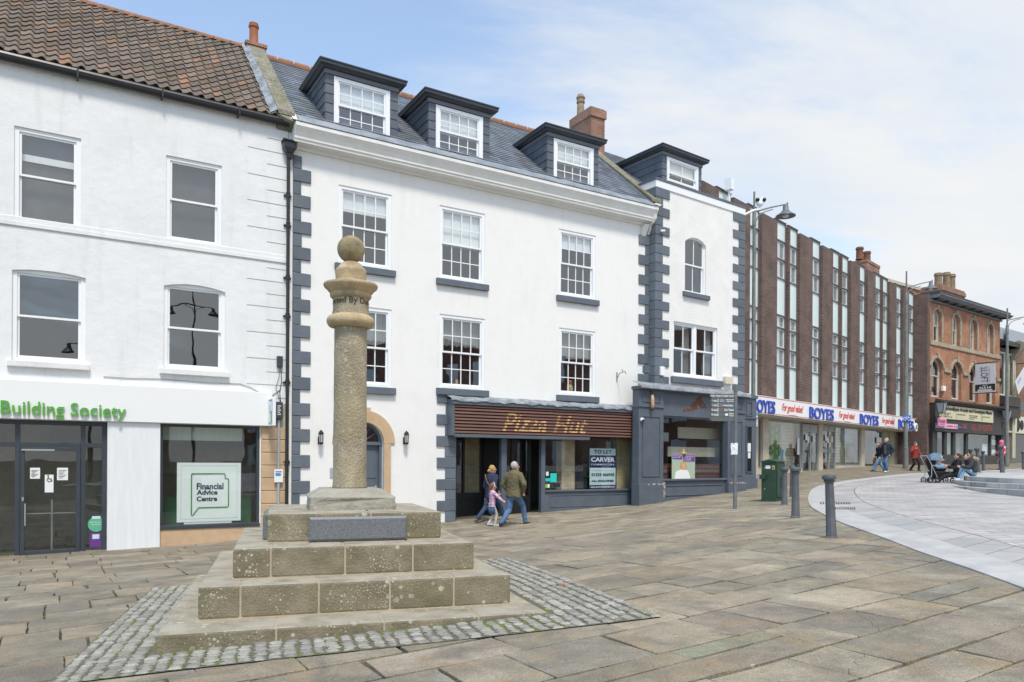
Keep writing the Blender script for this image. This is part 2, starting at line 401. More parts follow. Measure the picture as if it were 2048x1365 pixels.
# ---------------------------------------------------------------- shared materials
m_wA = mat('white_render_rough', (.77, .768, .762), .85, (.69, .69, .685), 1.1, 6, bump=.35, extra=streak_extra((.46, .46, .44), .36), lo=.45, hi=.85)
m_wB = mat('white_render_smooth', (.80, .788, .76), .8, (.74, .728, .70), 1.4, 6, bump=.18, extra=streak_extra((.56, .54, .48), .28), lo=.5, hi=.9)
m_upvc = mat('white_frame_paint', (.82, .83, .84), .35, bump=.02, bscale=20)
m_blue = mat('slate_blue_paint', (.105, .128, .155), .55, (.085, .105, .13), 2.5, 5, bump=.15, bscale=40)
m_blueL = mat('slate_blue_quoin', (.120, .145, .172), .6, (.10, .12, .145), 3, 5, bump=.2, bscale=50)
m_quoin = mat('painted_quoin', (.130, .155, .182), .6, (.10, .12, .145), 3, 6, bump=.3, bscale=35, attr='Col', lo=.3, hi=.7)
m_dark = mat('dark_metal', (.022, .024, .028), .4)
m_anth = mat('anthracite_frame', (.045, .055, .068), .4, (.038, .046, .056), 3)
m_black = mat('black_plastic', (.012, .012, .014), .35)
m_glass = glass('window_glass', refl=1.0, alpha=.20)
m_glassC = glass('shop_glass', tint=(.86, .9, .88), refl=.9, alpha=.10, wave=.02)
m_int = mat('dark_interior', (.11, .105, .10), .9, (.06, .058, .055), .7)
m_intL = mat('light_interior', (.45, .43, .39), .9, (.35, .33, .3), .7)
m_blind = mat('white_blind', (.85, .86, .86), .8)
m_net = mat('lace_curtain', (.30, .29, .28), .9, (.2, .195, .19), 12, stretch=(1, 1, .2))
m_lead = mat('lead_flashing', (.30, .33, .37), .5, (.19, .215, .25), 3, 5, bump=.6, bscale=9)
m_leadW = mat('weathered_lead', (.32, .345, .37), .55, (.14, .155, .17), 5, 6, bump=.9, bscale=7)
m_stone = mat('sandstone_trim', (.56, .40, .25), .85, (.47, .33, .20), 3, 5, bump=.3, bscale=60)
m_cope = mat('lichened_coping', (.25, .23, .18), .9, (.17, .16, .11), 4, 6, bump=.4, extra=lichen_extra())
m_brickR = mat('red_chimney_brick', (.4, .2, .12), .9, bump=.5, extra=brick_extra((.36, .14, .085), (.24, .11, .075), (.30, .26, .21), .225, .075, .012))
m_brickB = mat('brown_brick', (.12, .08, .06), .9, bump=.4, extra=brick_extra((.135, .076, .060), (.070, .046, .040), (.19, .15, .13), .225, .076, .011))
m_brickO = mat('orange_brick', (.4, .2, .12), .9, bump=.4, extra=brick_extra((.40, .168, .092), (.27, .112, .065), (.40, .25, .16), .225, .080, .011))
m_brickY = mat('buff_brick', (.4, .3, .2), .9, bump=.4, extra=brick_extra((.62, .47, .28), (.48, .36, .21), (.50, .42, .30), .225, .078, .012))
m_pot = mat('terracotta', (.38, .135, .06), .8, (.28, .10, .05), 6, bump=.2)
m_potB = mat('buff_pot', (.34, .25, .15), .8, (.20, .15, .10), 6, bump=.2)
m_ridge = mat('ridge_tile', (.34, .15, .08), .9, (.20, .12, .08), 5, bump=.3)
m_timber = mat('black_gutter', (.018, .020, .023), .35)
m_white = mat('white_board', (.80, .80, .79), .4)
m_green = mat('green_letter', (.085, .36, .035), .35)
m_navyT = mat('navy_print', (.008, .022, .075), .5)
m_greyW = mat('worn_grey_window', (.075, .078, .082), .5, (.03, .032, .035), 1.5, 3)

def wall_face(mb, u0, u1, z0, z1, holes, y=0.0, rev=.14, backfill=True):
    us = sorted({u0, u1, *[h[0] for h in holes], *[h[1] for h in holes]}); zs = sorted({z0, z1, *[h[2] for h in holes], *[h[3] for h in holes]})
    us = [a for a in us if u0 <= a <= u1]; zs = [a for a in zs if z0 <= a <= z1]
    for i in range(len(us) - 1):
        for j in range(len(zs) - 1):
            cu, cz = (us[i] + us[i + 1]) / 2, (zs[j] + zs[j + 1]) / 2
            if any(h[0] < cu < h[1] and h[2] < cz < h[3] for h in holes): continue
            mb.quad((us[i], y, zs[j]), (us[i + 1], y, zs[j]), (us[i + 1], y, zs[j + 1]), (us[i], y, zs[j + 1]))
    for h in holes:
        a, b, c, d = h[:4]; rise = h[4] if len(h) > 4 else 0; top = d - rise
        r = h[5] if len(h) > 5 else rev
        mb.quad((a, y, c), (a, y + r, c), (a, y + r, top), (a, y, top)); mb.quad((b, y, c), (b, y + r, c), (b, y + r, top), (b, y, top))
        mb.quad((a, y, c), (b, y, c), (b, y + r, c), (a, y + r, c))
        if not rise: mb.quad((a, y, d), (b, y, d), (b, y + r, d), (a, y + r, d))
        else:
            n = 16; P = arch_pts(a, b, top, rise, n)
            for i in range(n):
                (x0, q0), (x1, q1) = P[i], P[i + 1]
                mb.quad((x0, y, q0), (x1, y, q1), (x1, y, d), (x0, y, d)); mb.quad((x0, y, q0), (x1, y, q1), (x1, y + r, q1), (x0, y + r, q0))
def arch_pts(a, b, zs, rise, n=16, point=False):
    w = (b - a) / 2; c = (a + b) / 2; o = []
    if point:
        for i in range(n + 1):
            x = -1 + 2 * i / n; o.append((c + x * w, zs + rise * (1 - abs(x) ** 1.75) ** .62))
        return o
    if rise < w * .98:
        R = (w * w + rise * rise) / (2 * rise); th = math.asin(min(1, w / R))
        for i in range(n + 1):
            t = -th + 2 * th * i / n; o.append((c + R * sin(t), zs + rise - R + R * cos(t)))
    else:
        for i in range(n + 1):
            t = pi - pi * i / n; o.append((c + w * cos(t), zs + rise * sin(t)))
    return o
def rect(w, xl, xr, yt, yb, n=0.0):
    ym = (yt + yb) / 2
    return w.p(xl, ym, n)[0], w.p(xr, ym, n)[0], w.p(xl, yb, n)[1], w.p(xl, yt, n)[1]     # ua, ub, za, zb
def sash(parent, r, cols, ru, rl, rail=.5, fw=.07, sw=.04, st=.07, bar=.020, m=None, g=None, rise=0.0, blind=0.0, curtain=False, bm=None, back=None, name='window', label=None):
    m = m or m_upvc; g = g or m_glass
    ua, ub, za, zb = r; mb = MB(); y0, y1 = st, st + .11
    mb.box(ua, ua + fw, y0, y1, za, zb - rise); mb.box(ub - fw, ub, y0, y1, za, zb - rise)
    mb.box(ua + fw, ub - fw, y0 - .02, y1, za, za + fw * .7)
    if not rise: mb.box(ua + fw, ub - fw, y0, y1, zb - fw, zb)
    else:
        P = arch_pts(ua, ub, zb - rise, rise, 14); Q = arch_pts(ua + fw, ub - fw, zb - rise, rise - fw, 14)
        for i in range(14):
            a, b, c, d = P[i], P[i + 1], Q[i + 1], Q[i]
            mb.prism([a, b, c, d], 'y', y0, y1)
    a, b, c, d = ua + fw, ub - fw, za + fw * .7, zb - (0 if rise else fw)
    zr = c + (d - c) * rail
    gm = MB()
    def light(z0, z1, y, rows, top):
        ztop = z1
        mb.box(a, a + sw, y, y + .035, z0, z1 - (rise if top and rise else 0)); mb.box(b - sw, b, y, y + .035, z0, z1 - (rise if top and rise else 0))
        mb.box(a + sw, b - sw, y, y + .035, z0, z0 + sw * (1.5 if not top else 1.0))
        if not (top and rise): mb.box(a + sw, b - sw, y, y + .035, z1 - sw, z1)
        x0, x1, q0, q1 = a + sw, b - sw, z0 + sw, z1 - sw
        for i in range(1, cols):
            x = x0 + (x1 - x0) * i / cols; mb.box(x - bar / 2, x + bar / 2, y + .004, y + .03, q0, q1 if not (top and rise) else z1 - fw - .01)
        for j in range(1, rows):
            z = q0 + (q1 - q0) * j / rows
            for i in range(cols):
                xa = x0 + (x1 - x0) * i / cols + (bar / 2 if i else 0); xb = x0 + (x1 - x0) * (i + 1) / cols - (bar / 2 if i < cols - 1 else 0)
                mb.box(xa, xb, y + .006, y + .028, z - bar / 2, z + bar / 2)
        gz1 = z1 - .005
        if top and rise:
            P = arch_pts(a, b, zb - rise, rise - fw * .8, 14)
            gm.add([(a, y + .018, z0 + .01), (b, y + .018, z0 + .01)] + [(p[0], y + .018, p[1]) for p in reversed(P)], [tuple(range(len(P) + 2))])
        else: gm.quad((a + .01, y + .018, z0 + .01), (b - .01, y + .018, z0 + .01), (b - .01, y + .018, gz1), (a + .01, y + .018, gz1))
    light(zr - .02, d if not rise else zb, y0 + .025, ru, True); light(c, zr + .02, y0 + .065, rl, False)
    fo = mb.build(name, m, parent, bevel=0)
    if label: fo['label'] = label
    gm.build('glass_pane', g, fo)
    if blind:
        q = MB(); zb0 = d - (d - c) * blind; q.box(a + .01, b - .01, y1 + .012, y1 + .02, zb0, zb - .02); q.box(a + .01, b - .01, y1 + .008, y1 + .03, zb0 - .03, zb0)
        q.build('blind', bm or m_blind, fo)
    if curtain:
        q = MB(); n = 24; zc = d - (d - c) * .38
        for i in range(n):
            t0, t1 = i / n, (i + 1) / n; f = lambda t: zc - .035 * abs(sin(pi * t * 8)); w = lambda t: .02 * sin(t * 60)
            q.quad((a + (b - a) * t0, y1 + .09 + w(t0), f(t0)), (a + (b - a) * t1, y1 + .09 + w(t1), f(t1)), (a + (b - a) * t1, y1 + .09 + w(t1), zb), (a + (b - a) * t0, y1 + .09 + w(t0), zb))
        q.build('curtain', m_net, fo)
    if back:
        q = MB(); q.box(ua + .005, ub - .005, y1 + .12, y1 + .14, za + .005, zb - rise - .005); q.build('backing', back, fo)
    return fo
def sill_on(fo, r, w=.12, h=.15, pr=.10, m=None, drop=0.0):
    ua, ub, za, zb = r; mb = MB(); mb.box(ua - w, ub + w, -pr, .06, za - h - drop, za - drop); return mb.build('sill', m or m_blueL, fo, bevel=.008)
def slates(mb, u0, u1, y0, z0, y1, z1, wv=.27, gauge=.19, seed=1, skip=None):
    """overlapping slates from the eave (y0,z0) to the ridge (y1,z1)"""
    R = random.Random(seed); L = sqrt((y1 - y0) ** 2 + (z1 - z0) ** 2); dy, dz = (y1 - y0) / L, (z1 - z0) / L; ny, nz = -dz, dy
    rows = int(L / gauge) + 1
    for j in range(rows):
        s0 = j * gauge; s1 = min(s0 + gauge * 1.25, L); o = (j % 2) * wv / 2; x = u0 - o
        while x < u1:
            xa, xb = max(x + .002, u0), min(x + wv - .002, u1); x += wv
            if xb - xa < .02: continue
            if skip and skip((xa + xb) / 2, s0): continue
            k = R.uniform(.72, 1.2); mb.col = (k, k, k * R.uniform(.97, 1.05)); q = R.uniform(0, .004); ss = s0 + R.uniform(-.004, .004)
            t0, t1 = .020 + q, .004
            def P(u, s_, h): return (u, y0 + dy * s_ + ny * h, z0 + dz * s_ + nz * h)
            mb.add([P(xa, ss, t0), P(xb, ss, t0), P(xb, s1, t1), P(xa, s1, t1), P(xa, ss, t0 - .010), P(xb, ss, t0 - .010)], [(0, 1, 2, 3), (4, 5, 1, 0), (0, 3, 4), (5, 2, 1)])
    mb.col = None
m_slate = mat('roof_slate', (.20, .222, .25), .42, (.14, .155, .175), 2.2, 6, bump=.25, bscale=35, attr='Col')
def moss_extra(N, L, vec, cs, b):
    n = N('ShaderNodeTexNoise'); n.inputs['Scale'].default_value = 1.6; n.inputs['Detail'].default_value = 7; L(vec, n.inputs[0])
    mr = N('ShaderNodeMapRange'); mr.inputs[1].default_value = .56; mr.inputs[2].default_value = .74; mr.inputs[4].default_value = .55; L(n.outputs[0], mr.inputs[0])
    n2 = N('ShaderNodeTexNoise'); n2.inputs['Scale'].default_value = 30; L(vec, n2.inputs[0])
    return mixc(N, L, mr.outputs[0], cs, (.13, .125, .05)), n2.outputs[0]
m_slateM = mat('mossy_roof_slate', (.20, .222, .25), .42, (.14, .155, .175), 2.2, 6, bump=.25, attr='Col', extra=moss_extra)
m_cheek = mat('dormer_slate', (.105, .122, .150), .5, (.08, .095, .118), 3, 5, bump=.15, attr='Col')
def cheek_slates(mb, path, z0, z1, gauge=.21, y=0, normal='y', lim=None, seed=3):
    pass
def chimney_pot(parent, x, y, z, h=.7, r=.13, m=None, lip=True, name='chimney_pot'):
    mb = MB(); pr = [(r * 1.12, 0), (r * 1.12, .05), (r * .98, .08), (r * .92, h * .8), (r * .95, h * .82), (r * 1.12, h * .84), (r * 1.12, h * .9), (r * .98, h * .92), (r * 1.0, h), (r * .75, h), (r * .7, h - .15)]
    mb.lathe(pr, (x, y, z), 20); return mb.build(name, m or m_pot, parent, smooth=True, auto=rad(40))

# ================================================================ LEFT WHITE BUILDING (building society)
A = WA.empty('building_society_building', label='rough white rendered building with orange-brown pantile roof and green Building Society lettering', cat='building')
uL, uR = WA.u(-75), WA.u(575, 0, 650)
zE = WA.z(300, 181, .05)       # eave
hA = []
wsA = [rect(WA, 28, 162, 251, 443), rect(WA, 332, 443.5, 310, 480), rect(WA, 23.6, 171, 534, 721), rect(WA, 327.5, 450.4, 563, 737.5)]
WLb = rect(WA, -330, -180, 200, 400)
zSh = WA.z(540, 853, 0)        # bottom of the shop sign, opening line
fa = rect(WA, 0, 215, 841, 1112)
fw_ = rect(WA, 320, 520, 848.6, 1060)
ent = (uL, WA.u(215), zSh - 3.2, zSh - .01)
shw = (WA.u(320), WA.u(520), WA.z(320, 1059), zSh - .01)
holes = [(*wsA[0], 0, .10), (*wsA[1], 0, .10), (*wsA[2], 0.06, .12), (*wsA[3], .09, .12), (*ent, 0, .25), (*shw, 0, .25)]
mb = MB(); wall_face(mb, uL, uR, -1.2, zE - .02, holes); yb = 6.6; zRt = zE + 3.28
mb.quad((uL, 0, -1.2), (uL, yb, -1.2), (uL, yb, zE), (uL, 0, zE)); mb.quad((uL, yb, -1.2), (uR, yb, -1.2), (uR, yb, zE), (uL, yb, zE))
mb.build('wall', m_wA, A)
mb = MB(); mb.box(uL + .01, uR - .01, 3.0, 3.05, -1.2, zE); 
for z in (WA.z(23, 760), WA.z(28, 500), zE - .3): mb.box(uL + .01, uR - .01, .27, 3.0, z - .08, z)
mb.box(uL + .01, uR - .01, .27, 3.0, -1.1, -.42)
for u in (WA.u(240), WA.u(540)): mb.box(u, u + .06, .27, 3.0, -.4, zE - .4)
mb.build('interior', m_int, A); mb = MB(); mb.box(uL + .02, uR - .02, 1.9, 1.94, -.42, zSh + .1); mb.build('shop_interior', mat('warm_interior', (.42, .36, .28), .9, (.20, .17, .14), .9), A)
for i, r in enumerate(wsA):
    fo = sash(A, r, 1, 1, 1, rail=(.515, .51, .50, .49)[i], fw=.085, sw=.045, st=.035 if i < 2 else .05, rise=(0, 0, 0, 0)[i], back=m_greyW if i < 2 else None)
    if i == 0: q = MB(); q.box(r[0] + .1, r[1] - .1, .20, .215, r[3] - .62, r[3] - .48); q.build('pelmet', m_blind, fo)
    if i > 1: sill_on(fo, r, w=.08, h=.12, pr=.10, m=m_wA)
zs1 = WA.z(0, 447.7); mb = MB(); mb.box(uL, uR - .05, -.032, .02, zs1, zs1 + .10); mb.box(uL, uR - .05, -.010, .02, zs1 + .10, zs1 + .20); mb.build('string_course', m_wA, A, bevel=.01)
# faint rusticated joints by the corner
mb = MB()
for k in range(26):
    z = zE - .45 - k * .31
    if z < zSh + .15: break
    mb.box(uR - (.95 if k % 2 else .50), uR - .02, -.006, -.001, z, z + .012)
mb.build('joint_line', mat('dirty_joint', (.33, .33, .30), .9), A)
# gutter and brackets
mb = MB(); zg = zE
prof = [(-.08, .05), (-.20, .05), (-.215, .0), (-.20, -.06), (-.15, -.105), (-.09, -.10)]
mb.prism(prof_ := [(y, zg + z - .02) for y, z in prof], 'x', uL, uR - .02); gt = mb.build('gutter', m_timber, A, bevel=.006)
mb = MB(); u = uL + .3
for k in range(9):
    mb.box(u, u + .035, -.225, 0, zg - .15, zg - .125); mb.box(u, u + .035, -.235, -.218, zg - .15, zg + .05); u += 1.62
mb.build('bracket', m_dark, gt)
# pantile roof: real waves and steps
m_pan = mat('pantile', (.212, .152, .118), .9, (.138, .113, .096), 1.6, 7, bump=.3, bscale=60, attr='Col', extra=lichen_extra((.34, .32, .27), (.10, .09, .045), .5), lo=.3, hi=.75)
mb = MB(); R = random.Random(5); y0, z0, y1, z1 = -.17, zE + .03, 3.3, zRt
Ls = sqrt((y1 - y0) ** 2 + (z1 - z0) ** 2); dy, dz = (y1 - y0) / Ls, (z1 - z0) / Ls; ny, nz = -dz, dy
pw = .235; cols = int((uR - .32 - uL) / pw) + 1; uT = uR - .30; g = Ls / 16
prof = [(0, .010), (.14, .0), (.30, .004), (.46, .022), (.62, .050), (.76, .062), (.88, .050), (1.0, .016)]
for j in range(17):
    for i in range(cols):
        c = R.random(); k = R.uniform(.7, 1.2)
        mb.col = (k * 1.3, k * 1.0, k * .8) if c > .92 else (k * .92, k * .97, k * 1.02) if c < .45 else (k * 1.03, k, k * .95)
        ub_ = uT - (i + 1) * pw; o = len(mb.v); vs = []; h0, h1 = .035 + R.uniform(-.004, .006), .004
        sa, sb = j * g + R.uniform(-.008, .008), min(Ls, (j + 1) * g + .05)
        if j == 16: continue
        for s_, hh in ((sa, h0), (sb, h1)):
            for a, b in prof: u_ = ub_ + a * (pw + .012); b_ = b + hh; vs.append((u_, y0 + dy * s_ + ny * b_, z0 + dz * s_ + nz * b_))
        for a, b in prof: u_ = ub_ + a * (pw + .012); b_ = b + h0 - .016; vs.append((u_, y0 + dy * sa + ny * b_, z0 + dz * sa + nz * b_))
        n = len(prof); mb.add(vs, [(q, q + 1, n + q + 1, n + q) for q in range(n - 1)] + [(2 * n + q, 2 * n + q + 1, q + 1, q) for q in range(n - 1)])
mb.col = None; rf = mb.build('roof', m_pan, A, smooth=True, auto=rad(38))
mb = MB(); mb.col = (1, 1, 1); mb.quad((uL, y0 + .02, z0 - .02), (uR, y0 + .02, z0 - .02), (uR, y1, z1 - .02), (uL, y1, z1 - .02)); mb.quad((uL, yb + .15, z0), (uR, yb + .15, z0), (uR, y1, z1), (uL, y1, z1))
mb.add([(uR - .01, 0, zE - .02), (uR - .01, yb, zE - .02), (uR - .01, y1, z1 - .02)], [(0, 1, 2)]); mb.build('roof_deck', mat('roof_deck', (.10, .08, .06), .9, attr='Col'), A)
mb = MB(); u = uT
while u > uL:
    a = [(y1 + .13 * sin(t), z1 - .03 + .12 * cos(t) - .0) for t in [rad(d) for d in range(-95, 96, 19)]]
    mb.prism(a, 'x', u - .44, u - .008); u -= .45
mb.build('ridge_tiles', m_ridge, rf, smooth=True, auto=rad(30))
# gable coping with lead on its left
mb = MB()
def cop(mb, u0_, u1_, ya, za_, yb_, zb_, t, th):
    mb.add([(u0_, ya, za_ + t), (u1_, ya, za_ + t), (u1_, yb_, zb_ + t), (u0_, yb_, zb_ + t), (u0_, ya, za_ + t + th), (u1_, ya, za_ + t + th), (u1_, yb_, zb_ + t + th), (u0_, yb_, zb_ + t + th)],
           [(0, 3, 2, 1), (4, 5, 6, 7), (0, 1, 5, 4), (1, 2, 6, 5), (2, 3, 7, 6), (3, 0, 4, 7)])
n = 5
for i in range(n):
    a, b = i / n, (i + 1) / n - .006
    q = lambda t: (-.22 + (y1 + .22) * t, zE - .02 + (zRt - zE + .02) * t)
    (ya, za_), (yb2, zb_) = q(a), q(b); cop(mb, uR - .30, uR + .10, ya, za_, yb2, zb_, .12, .12)
mb.build('coping', m_cope, A, bevel=.012)
mb = MB(); q0, q1 = (-.2, zE), (y1, zRt)
cop(mb, uR - .30 + .002, uR + .03, -.16, zE - .05, y1, zRt - .04, 0, .158); mb.build('gable_top', m_wA, A)
mb = MB(); mb.add([(uR + .02, -.30, zE - .05), (uR + .09, -.30, zE - .05), (uR + .09, .02, zE - .22), (uR - .28, .02, zE - .22), (uR - .28, -.12, zE - .05), (uR - .30, -.24, zE + .08), (uR + .10, -.24, zE + .08), (uR + .10, .02, zE + .1), (uR - .3, .02, zE + .1)],
   [(0, 1, 6), (1, 2, 7, 6), (0, 6, 5, 4), (4, 5, 8, 3), (0, 4, 3, 2, 1), (5, 6, 7, 8)])
mb.build('kneeler', m_cope, A)
mb = MB(); nn = 14
for i in range(nn):
    t0, t1 = i / nn, (i + 1) / nn
    def P(t, w): return (uR - .30 - w + .02 * sin(t * 37), -.16 + (y1 + .16) * t - .06 * (1 if w == 0 else .3), zE + (zRt - zE) * t + (.19 if w == 0 else .10) + .01 * sin(t * 53))
    mb.quad(P(t0, .17), P(t0, 0), P(t1, 0), P(t1, .17))
mb.build('lead_flashing', m_leadW, A, smooth=True)
ch = MB(); cu = uR - .12; ch.box(cu - .25, cu + .27, y1 - .30, y1 + .35, zRt - .5, zRt + .0); ch.box(cu - .28, cu + .30, y1 - .33, y1 + .38, zRt + .0, zRt + .08)
cho = ch.build('chimney', m_brickR, A); chimney_pot(cho, cu + .0, y1, zRt + .08, .66, .125, m_pot)
# shop front of the building society
zf0 = zSh; zf1 = WA.z(0, 758, .14); uF1 = WA.u(545, .16)
mb = MB(); mb.box(uL, uF1, -.16, 0, zf0, zf1); fas = mb.build('fascia', m_white, A, bevel=.006, label=None) if False else mb.build('fascia', m_white, A, bevel=.006)
mb = MB(); text_on(mb, 'Newtown Building Society', 0, 1, 0, 1, 0) if False else None
mb = MB(); l0, l1 = WA.p(1, 815, .2)[0], WA.p(252, 815, .2)[0]; zb_, zt_ = WA.z(1, 836, .2), WA.z(1, 800.5, .2)
text_on(mb, 'Building Society', l0, l1, zb_ + .0, zt_, -.16, bold=.005, ext=.035, proud=.02); mb.build('lettering', m_green, fas)
mb = MB(); P0 = WA.u(215); P1 = WA.u(320)
mb.box(P0, P1, -.09, 0, -.38, zf0); mb.build('shop_pier', mat('pier_panel', (.76, .77, .78), .6, (.70, .71, .72), 2, 5, stretch=(6, 6, .5)), A)
mb = MB(); mb.box(P0 - .02, P1 + .01, -.11, .1, -1.0, -.36); mb.build('pier_foot', mat('brown_footing', (.28, .19, .13), .9, (.20, .15, .11), 4), A)
def frame_grid(mb, r, xs, zs, y0, y1, t=.055):
    """outer frame plus mullions at xs and transoms at zs"""
    a, b, c, d = r
    mb.box(a, b, y0, y1, d - t, d); mb.box(a, b, y0, y1, c, c + t)
    vs = [a] + list(xs) + [b - t]
    for x in vs: mb.box(x, x + t, y0 + .001, y1 - .001, c + t, d - t)
    for i in range(len(vs) - 1):
        for z in zs:
            if isinstance(z, tuple):
                if i not in z[1]: continue
                zz = z[0]
            else: zz = z
            mb.box(vs[i] + t, vs[i + 1], y0 + .002, y1 - .002, zz, zz + t)
er = (uL + .01, P0 - .005, -.50, zf0 - .01)
xd0, xd1 = WA.u(34, -.1), WA.u(165, -.1); ztr = WA.z(35, 893.6, -.1)
mb = MB(); frame_grid(mb, er, [xd0 - .03, xd1 - .03], [ztr], .06, .16, .09); ef = mb.build('entrance_frame', m_anth, A, bevel=.004)
mb = MB(); mb.quad((er[0], .11, er[2]), (er[1], .11, er[2]), (er[1], .11, er[3]), (er[0], .11, er[3])); mb.build('glass_pane', m_glassC, ef)
dr = (xd0 + .065, xd1 - .035, -.47, ztr - .005); mb = MB(); frame_grid(mb, dr, [], [], .03, .10, .075); mb.box(dr[0] + .075, dr[1] - .075, .032, .098, dr[2] + .075, dr[2] + .19)
do = mb.build('door', m_anth, A, bevel=.004)
mb = MB(); hz = WA.z(44, 1030); mb.tube([(dr[0] + .09, .03, hz - .22), (dr[0] + .09, -.05, hz - .22), (dr[0] + .09, -.05, hz + .22), (dr[0] + .09, .03, hz + .22)], .016); mb.box(dr[0] + .03, dr[0] + .06, .015, .03, hz + .28, hz + .36); mb.build('handle', mat('brushed_steel', (.55, .56, .57), .3, metal=.8), do)
m_steel = MATS['brushed_steel']
mb = MB(); mb.box(dr[0] + .02, dr[0] + .60, -.0, .03, dr[3] - .075, dr[3] - .045); mb.build('door_closer', m_steel, do)
m_paper = mat('paper_notice', (.75, .76, .75), .7); m_ink = mat('black_ink', (.02, .02, .022), .6)
mb = MB()
for (a, b, c, d) in ((60, 80, 936, 958), (114, 136, 936, 961), (89.5, 107, 950, 985.5)):
    r = rect(WA, a, b, c, d, -.02); mb.box(r[0], r[1], .055, .060, r[2], r[3])
do2 = mb.build('notice', [m_paper], do)
mb = MB()
for (a, b, c, d, n_) in ((61.5, 78, 941, 956, 6), (116, 134, 941, 959, 6)):
    r = rect(WA, a, b, c, d, -.02)
    for k in range(n_): z = r[3] - (r[3] - r[2]) * k / n_; mb.box(r[0] + .01, r[1] - .01 - .03 * (k % 3), .052, .0535, z - .01, z)
r = rect(WA, 92, 105, 952, 964, -.02); cx, cz = (r[0] + r[1]) / 2, (r[2] + r[3]) / 2
mb.tube([(cx + .04 * cos(t), .050, cz - .02 + .04 * sin(t)) for t in [rad(a) for a in range(110, 401, 20)]], .006, 6)
mb.tube([(cx - .02, .05, cz + .05), (cx - .015, .05, cz), (cx + .03, .05, cz), (cx + .05, .05, cz - .05)], .008, 6); mb.ball((cx - .022, .05, cz + .065), .014, 8, 6)
mb.build('notice_print', m_ink, do2)
mb = MB(); mb.lathe([(0.001, 0), (1, 0), (1, .004), (.001, .004)], (0, 0, 0), 28)
r = rect(WA, 176, 210, 1034.5, 1065, -.05); cx, cz, rr = (r[0] + r[1]) / 2, (r[2] + r[3]) / 2, (r[3] - r[2]) / 2
mb.v = [(cx + x * rr, .10 - z, cz + y * rr) for x, y, z in mb.v]; mb.mi = 0
st = mb.build('window_sticker', mat('mint_sticker', (.10, .42, .25), .5), ef)
mb = MB(); text_on(mb, 'Safe Shopping\nDarlington', cx - rr * .75, cx + rr * .75, cz - rr * .2, cz + rr * .35, .094, ext=.001, align='CENTER'); mb.build('sticker_print', m_paper, ef)
mb = MB(); r = rect(WA, 179.5, 203, 1067, 1096, -.05); mb.box(r[0], r[1], .095, .10, r[2], r[3]); mb.mi = 1; mb.box(r[0] + .05, r[1] - .04, .092, .0945, r[3] - .13, r[3] - .03); mb.box(r[0] + .04, r[1] - .02, .092, .0945, r[3] + .30, r[3] + .36)
mb.build('window_sticker', [mat('purple_sticker', (.13, .035, .22), .5), mat('pale_print', (.55, .66, .70), .6)], ef)
mb = MB(); mb.tube([(WA.u(105), .5, -.4), (WA.u(105), .5, .75)], .025); mb.box(WA.u(102) - .5, WA.u(102) + .5, .48, .5, .45, .47); mb.build('inner_rail', m_steel, A)
# shop window
sr = (shw[0] + .005, shw[1] - .005, shw[2] + .02, zf0 - .01); mb = MB(); frame_grid(mb, sr, [], [], .02, .14, .06); mb.box(sr[0] - .01, sr[1] + .01, -.045, .018, sr[2] - .03, sr[2] + .05)
sf = mb.build('shop_window', m_anth, A, bevel=.004); mb = MB(); mb.quad((sr[0], .08, sr[2]), (sr[1], .08, sr[2]), (sr[1], .08, sr[3]), (sr[0], .08, sr[3])); mb.build('glass_pane', m_glassC, sf)
mb = MB(); mb.box(P1 + .012, WA.u(521), -.02, .01, -.60, shw[2] - .012); mb.build('stone_plinth', m_stone, A, bevel=.004)
mb = MB(); mb.box(sr[0], sr[1], .9, .93, -.3, .75); mb.build('display_screen', mat('green_felt', (.03, .16, .07), .8, (.05, .2, .1), 2), A)
mb = MB(); mb.box(sr[0] + .05, sr[1] - .3, .5, .505, sr[3] - .35, sr[3] - .02); mb.build('roller_blind', mat('pale_green_blind', (.5, .6, .52), .7, (.65, .7, .65), 5, stretch=(6, 6, .3)), sf)
# blocks of sandstone at the right end
mb = MB(); uq0, uq1 = WA.u(522.5), uR - .02; z = zf0 - .02
for k in range(9):
    zz = z - .305; mb.box(uq0 if k % 2 == 0 else uq0 + .0, uq1 - (.02 if k % 2 else .0), -.045, .01, zz + .008, z - .004); z = zz
    if z < -.4: break
mb.build('stone_pillar', m_stone, A, bevel=.012)
mb = MB(); mb.box(uF1 + .002, uR - .02, -.03, .01, zf0 - .02, zf0 + .55); mb.build('stone_pillar_top', mat('dirty_cream', (.55, .52, .42), .9, (.35, .32, .25), 5), A)
# things on the facade
pj = WA.empty('projecting_sign', label='small white projecting sign with blue and green logo at the fascia end', cat='sign')
r = rect(WA, 517, 541, 791, 851, .5); mb = MB(); us = WA.u(541, .17); 
mb.box(us - .06, us + .02, -.62, -.165, WA.z(517, 851, .62), WA.z(517, 794, .62)); pb = mb.build('panel', m_white, pj, bevel=.01)
z0_, z1_ = WA.z(517, 851, .62), WA.z(517, 794, .62)
mb = MB(); mb.box(us - .064, us - .0605, -.60, -.57, z0_ + .04, z1_ - .04); mb.box(us - .064, us - .0605, -.57, -.30, z1_ - .07, z1_ - .04); mb.box(us - .064, us - .061, -.40, -.36, z0_ + .28, z0_ + .5); mb.build('logo_mark', mat('logo_blue', (.10, .22, .50), .5), pb)
mb = MB(); mb.box(us - .0645, us - .061, -.54, -.45, z0_ + .1, z0_ + .35); mb.box(us - .0645, us - .061, -.54, -.28, z0_ + .06, z0_ + .09); mb.build('logo_mark', m_green, pb)
bdw = WA.empty('display_board', label='large white Financial Advice Centre board with green speech bubble outline behind the shop window', cat='sign')
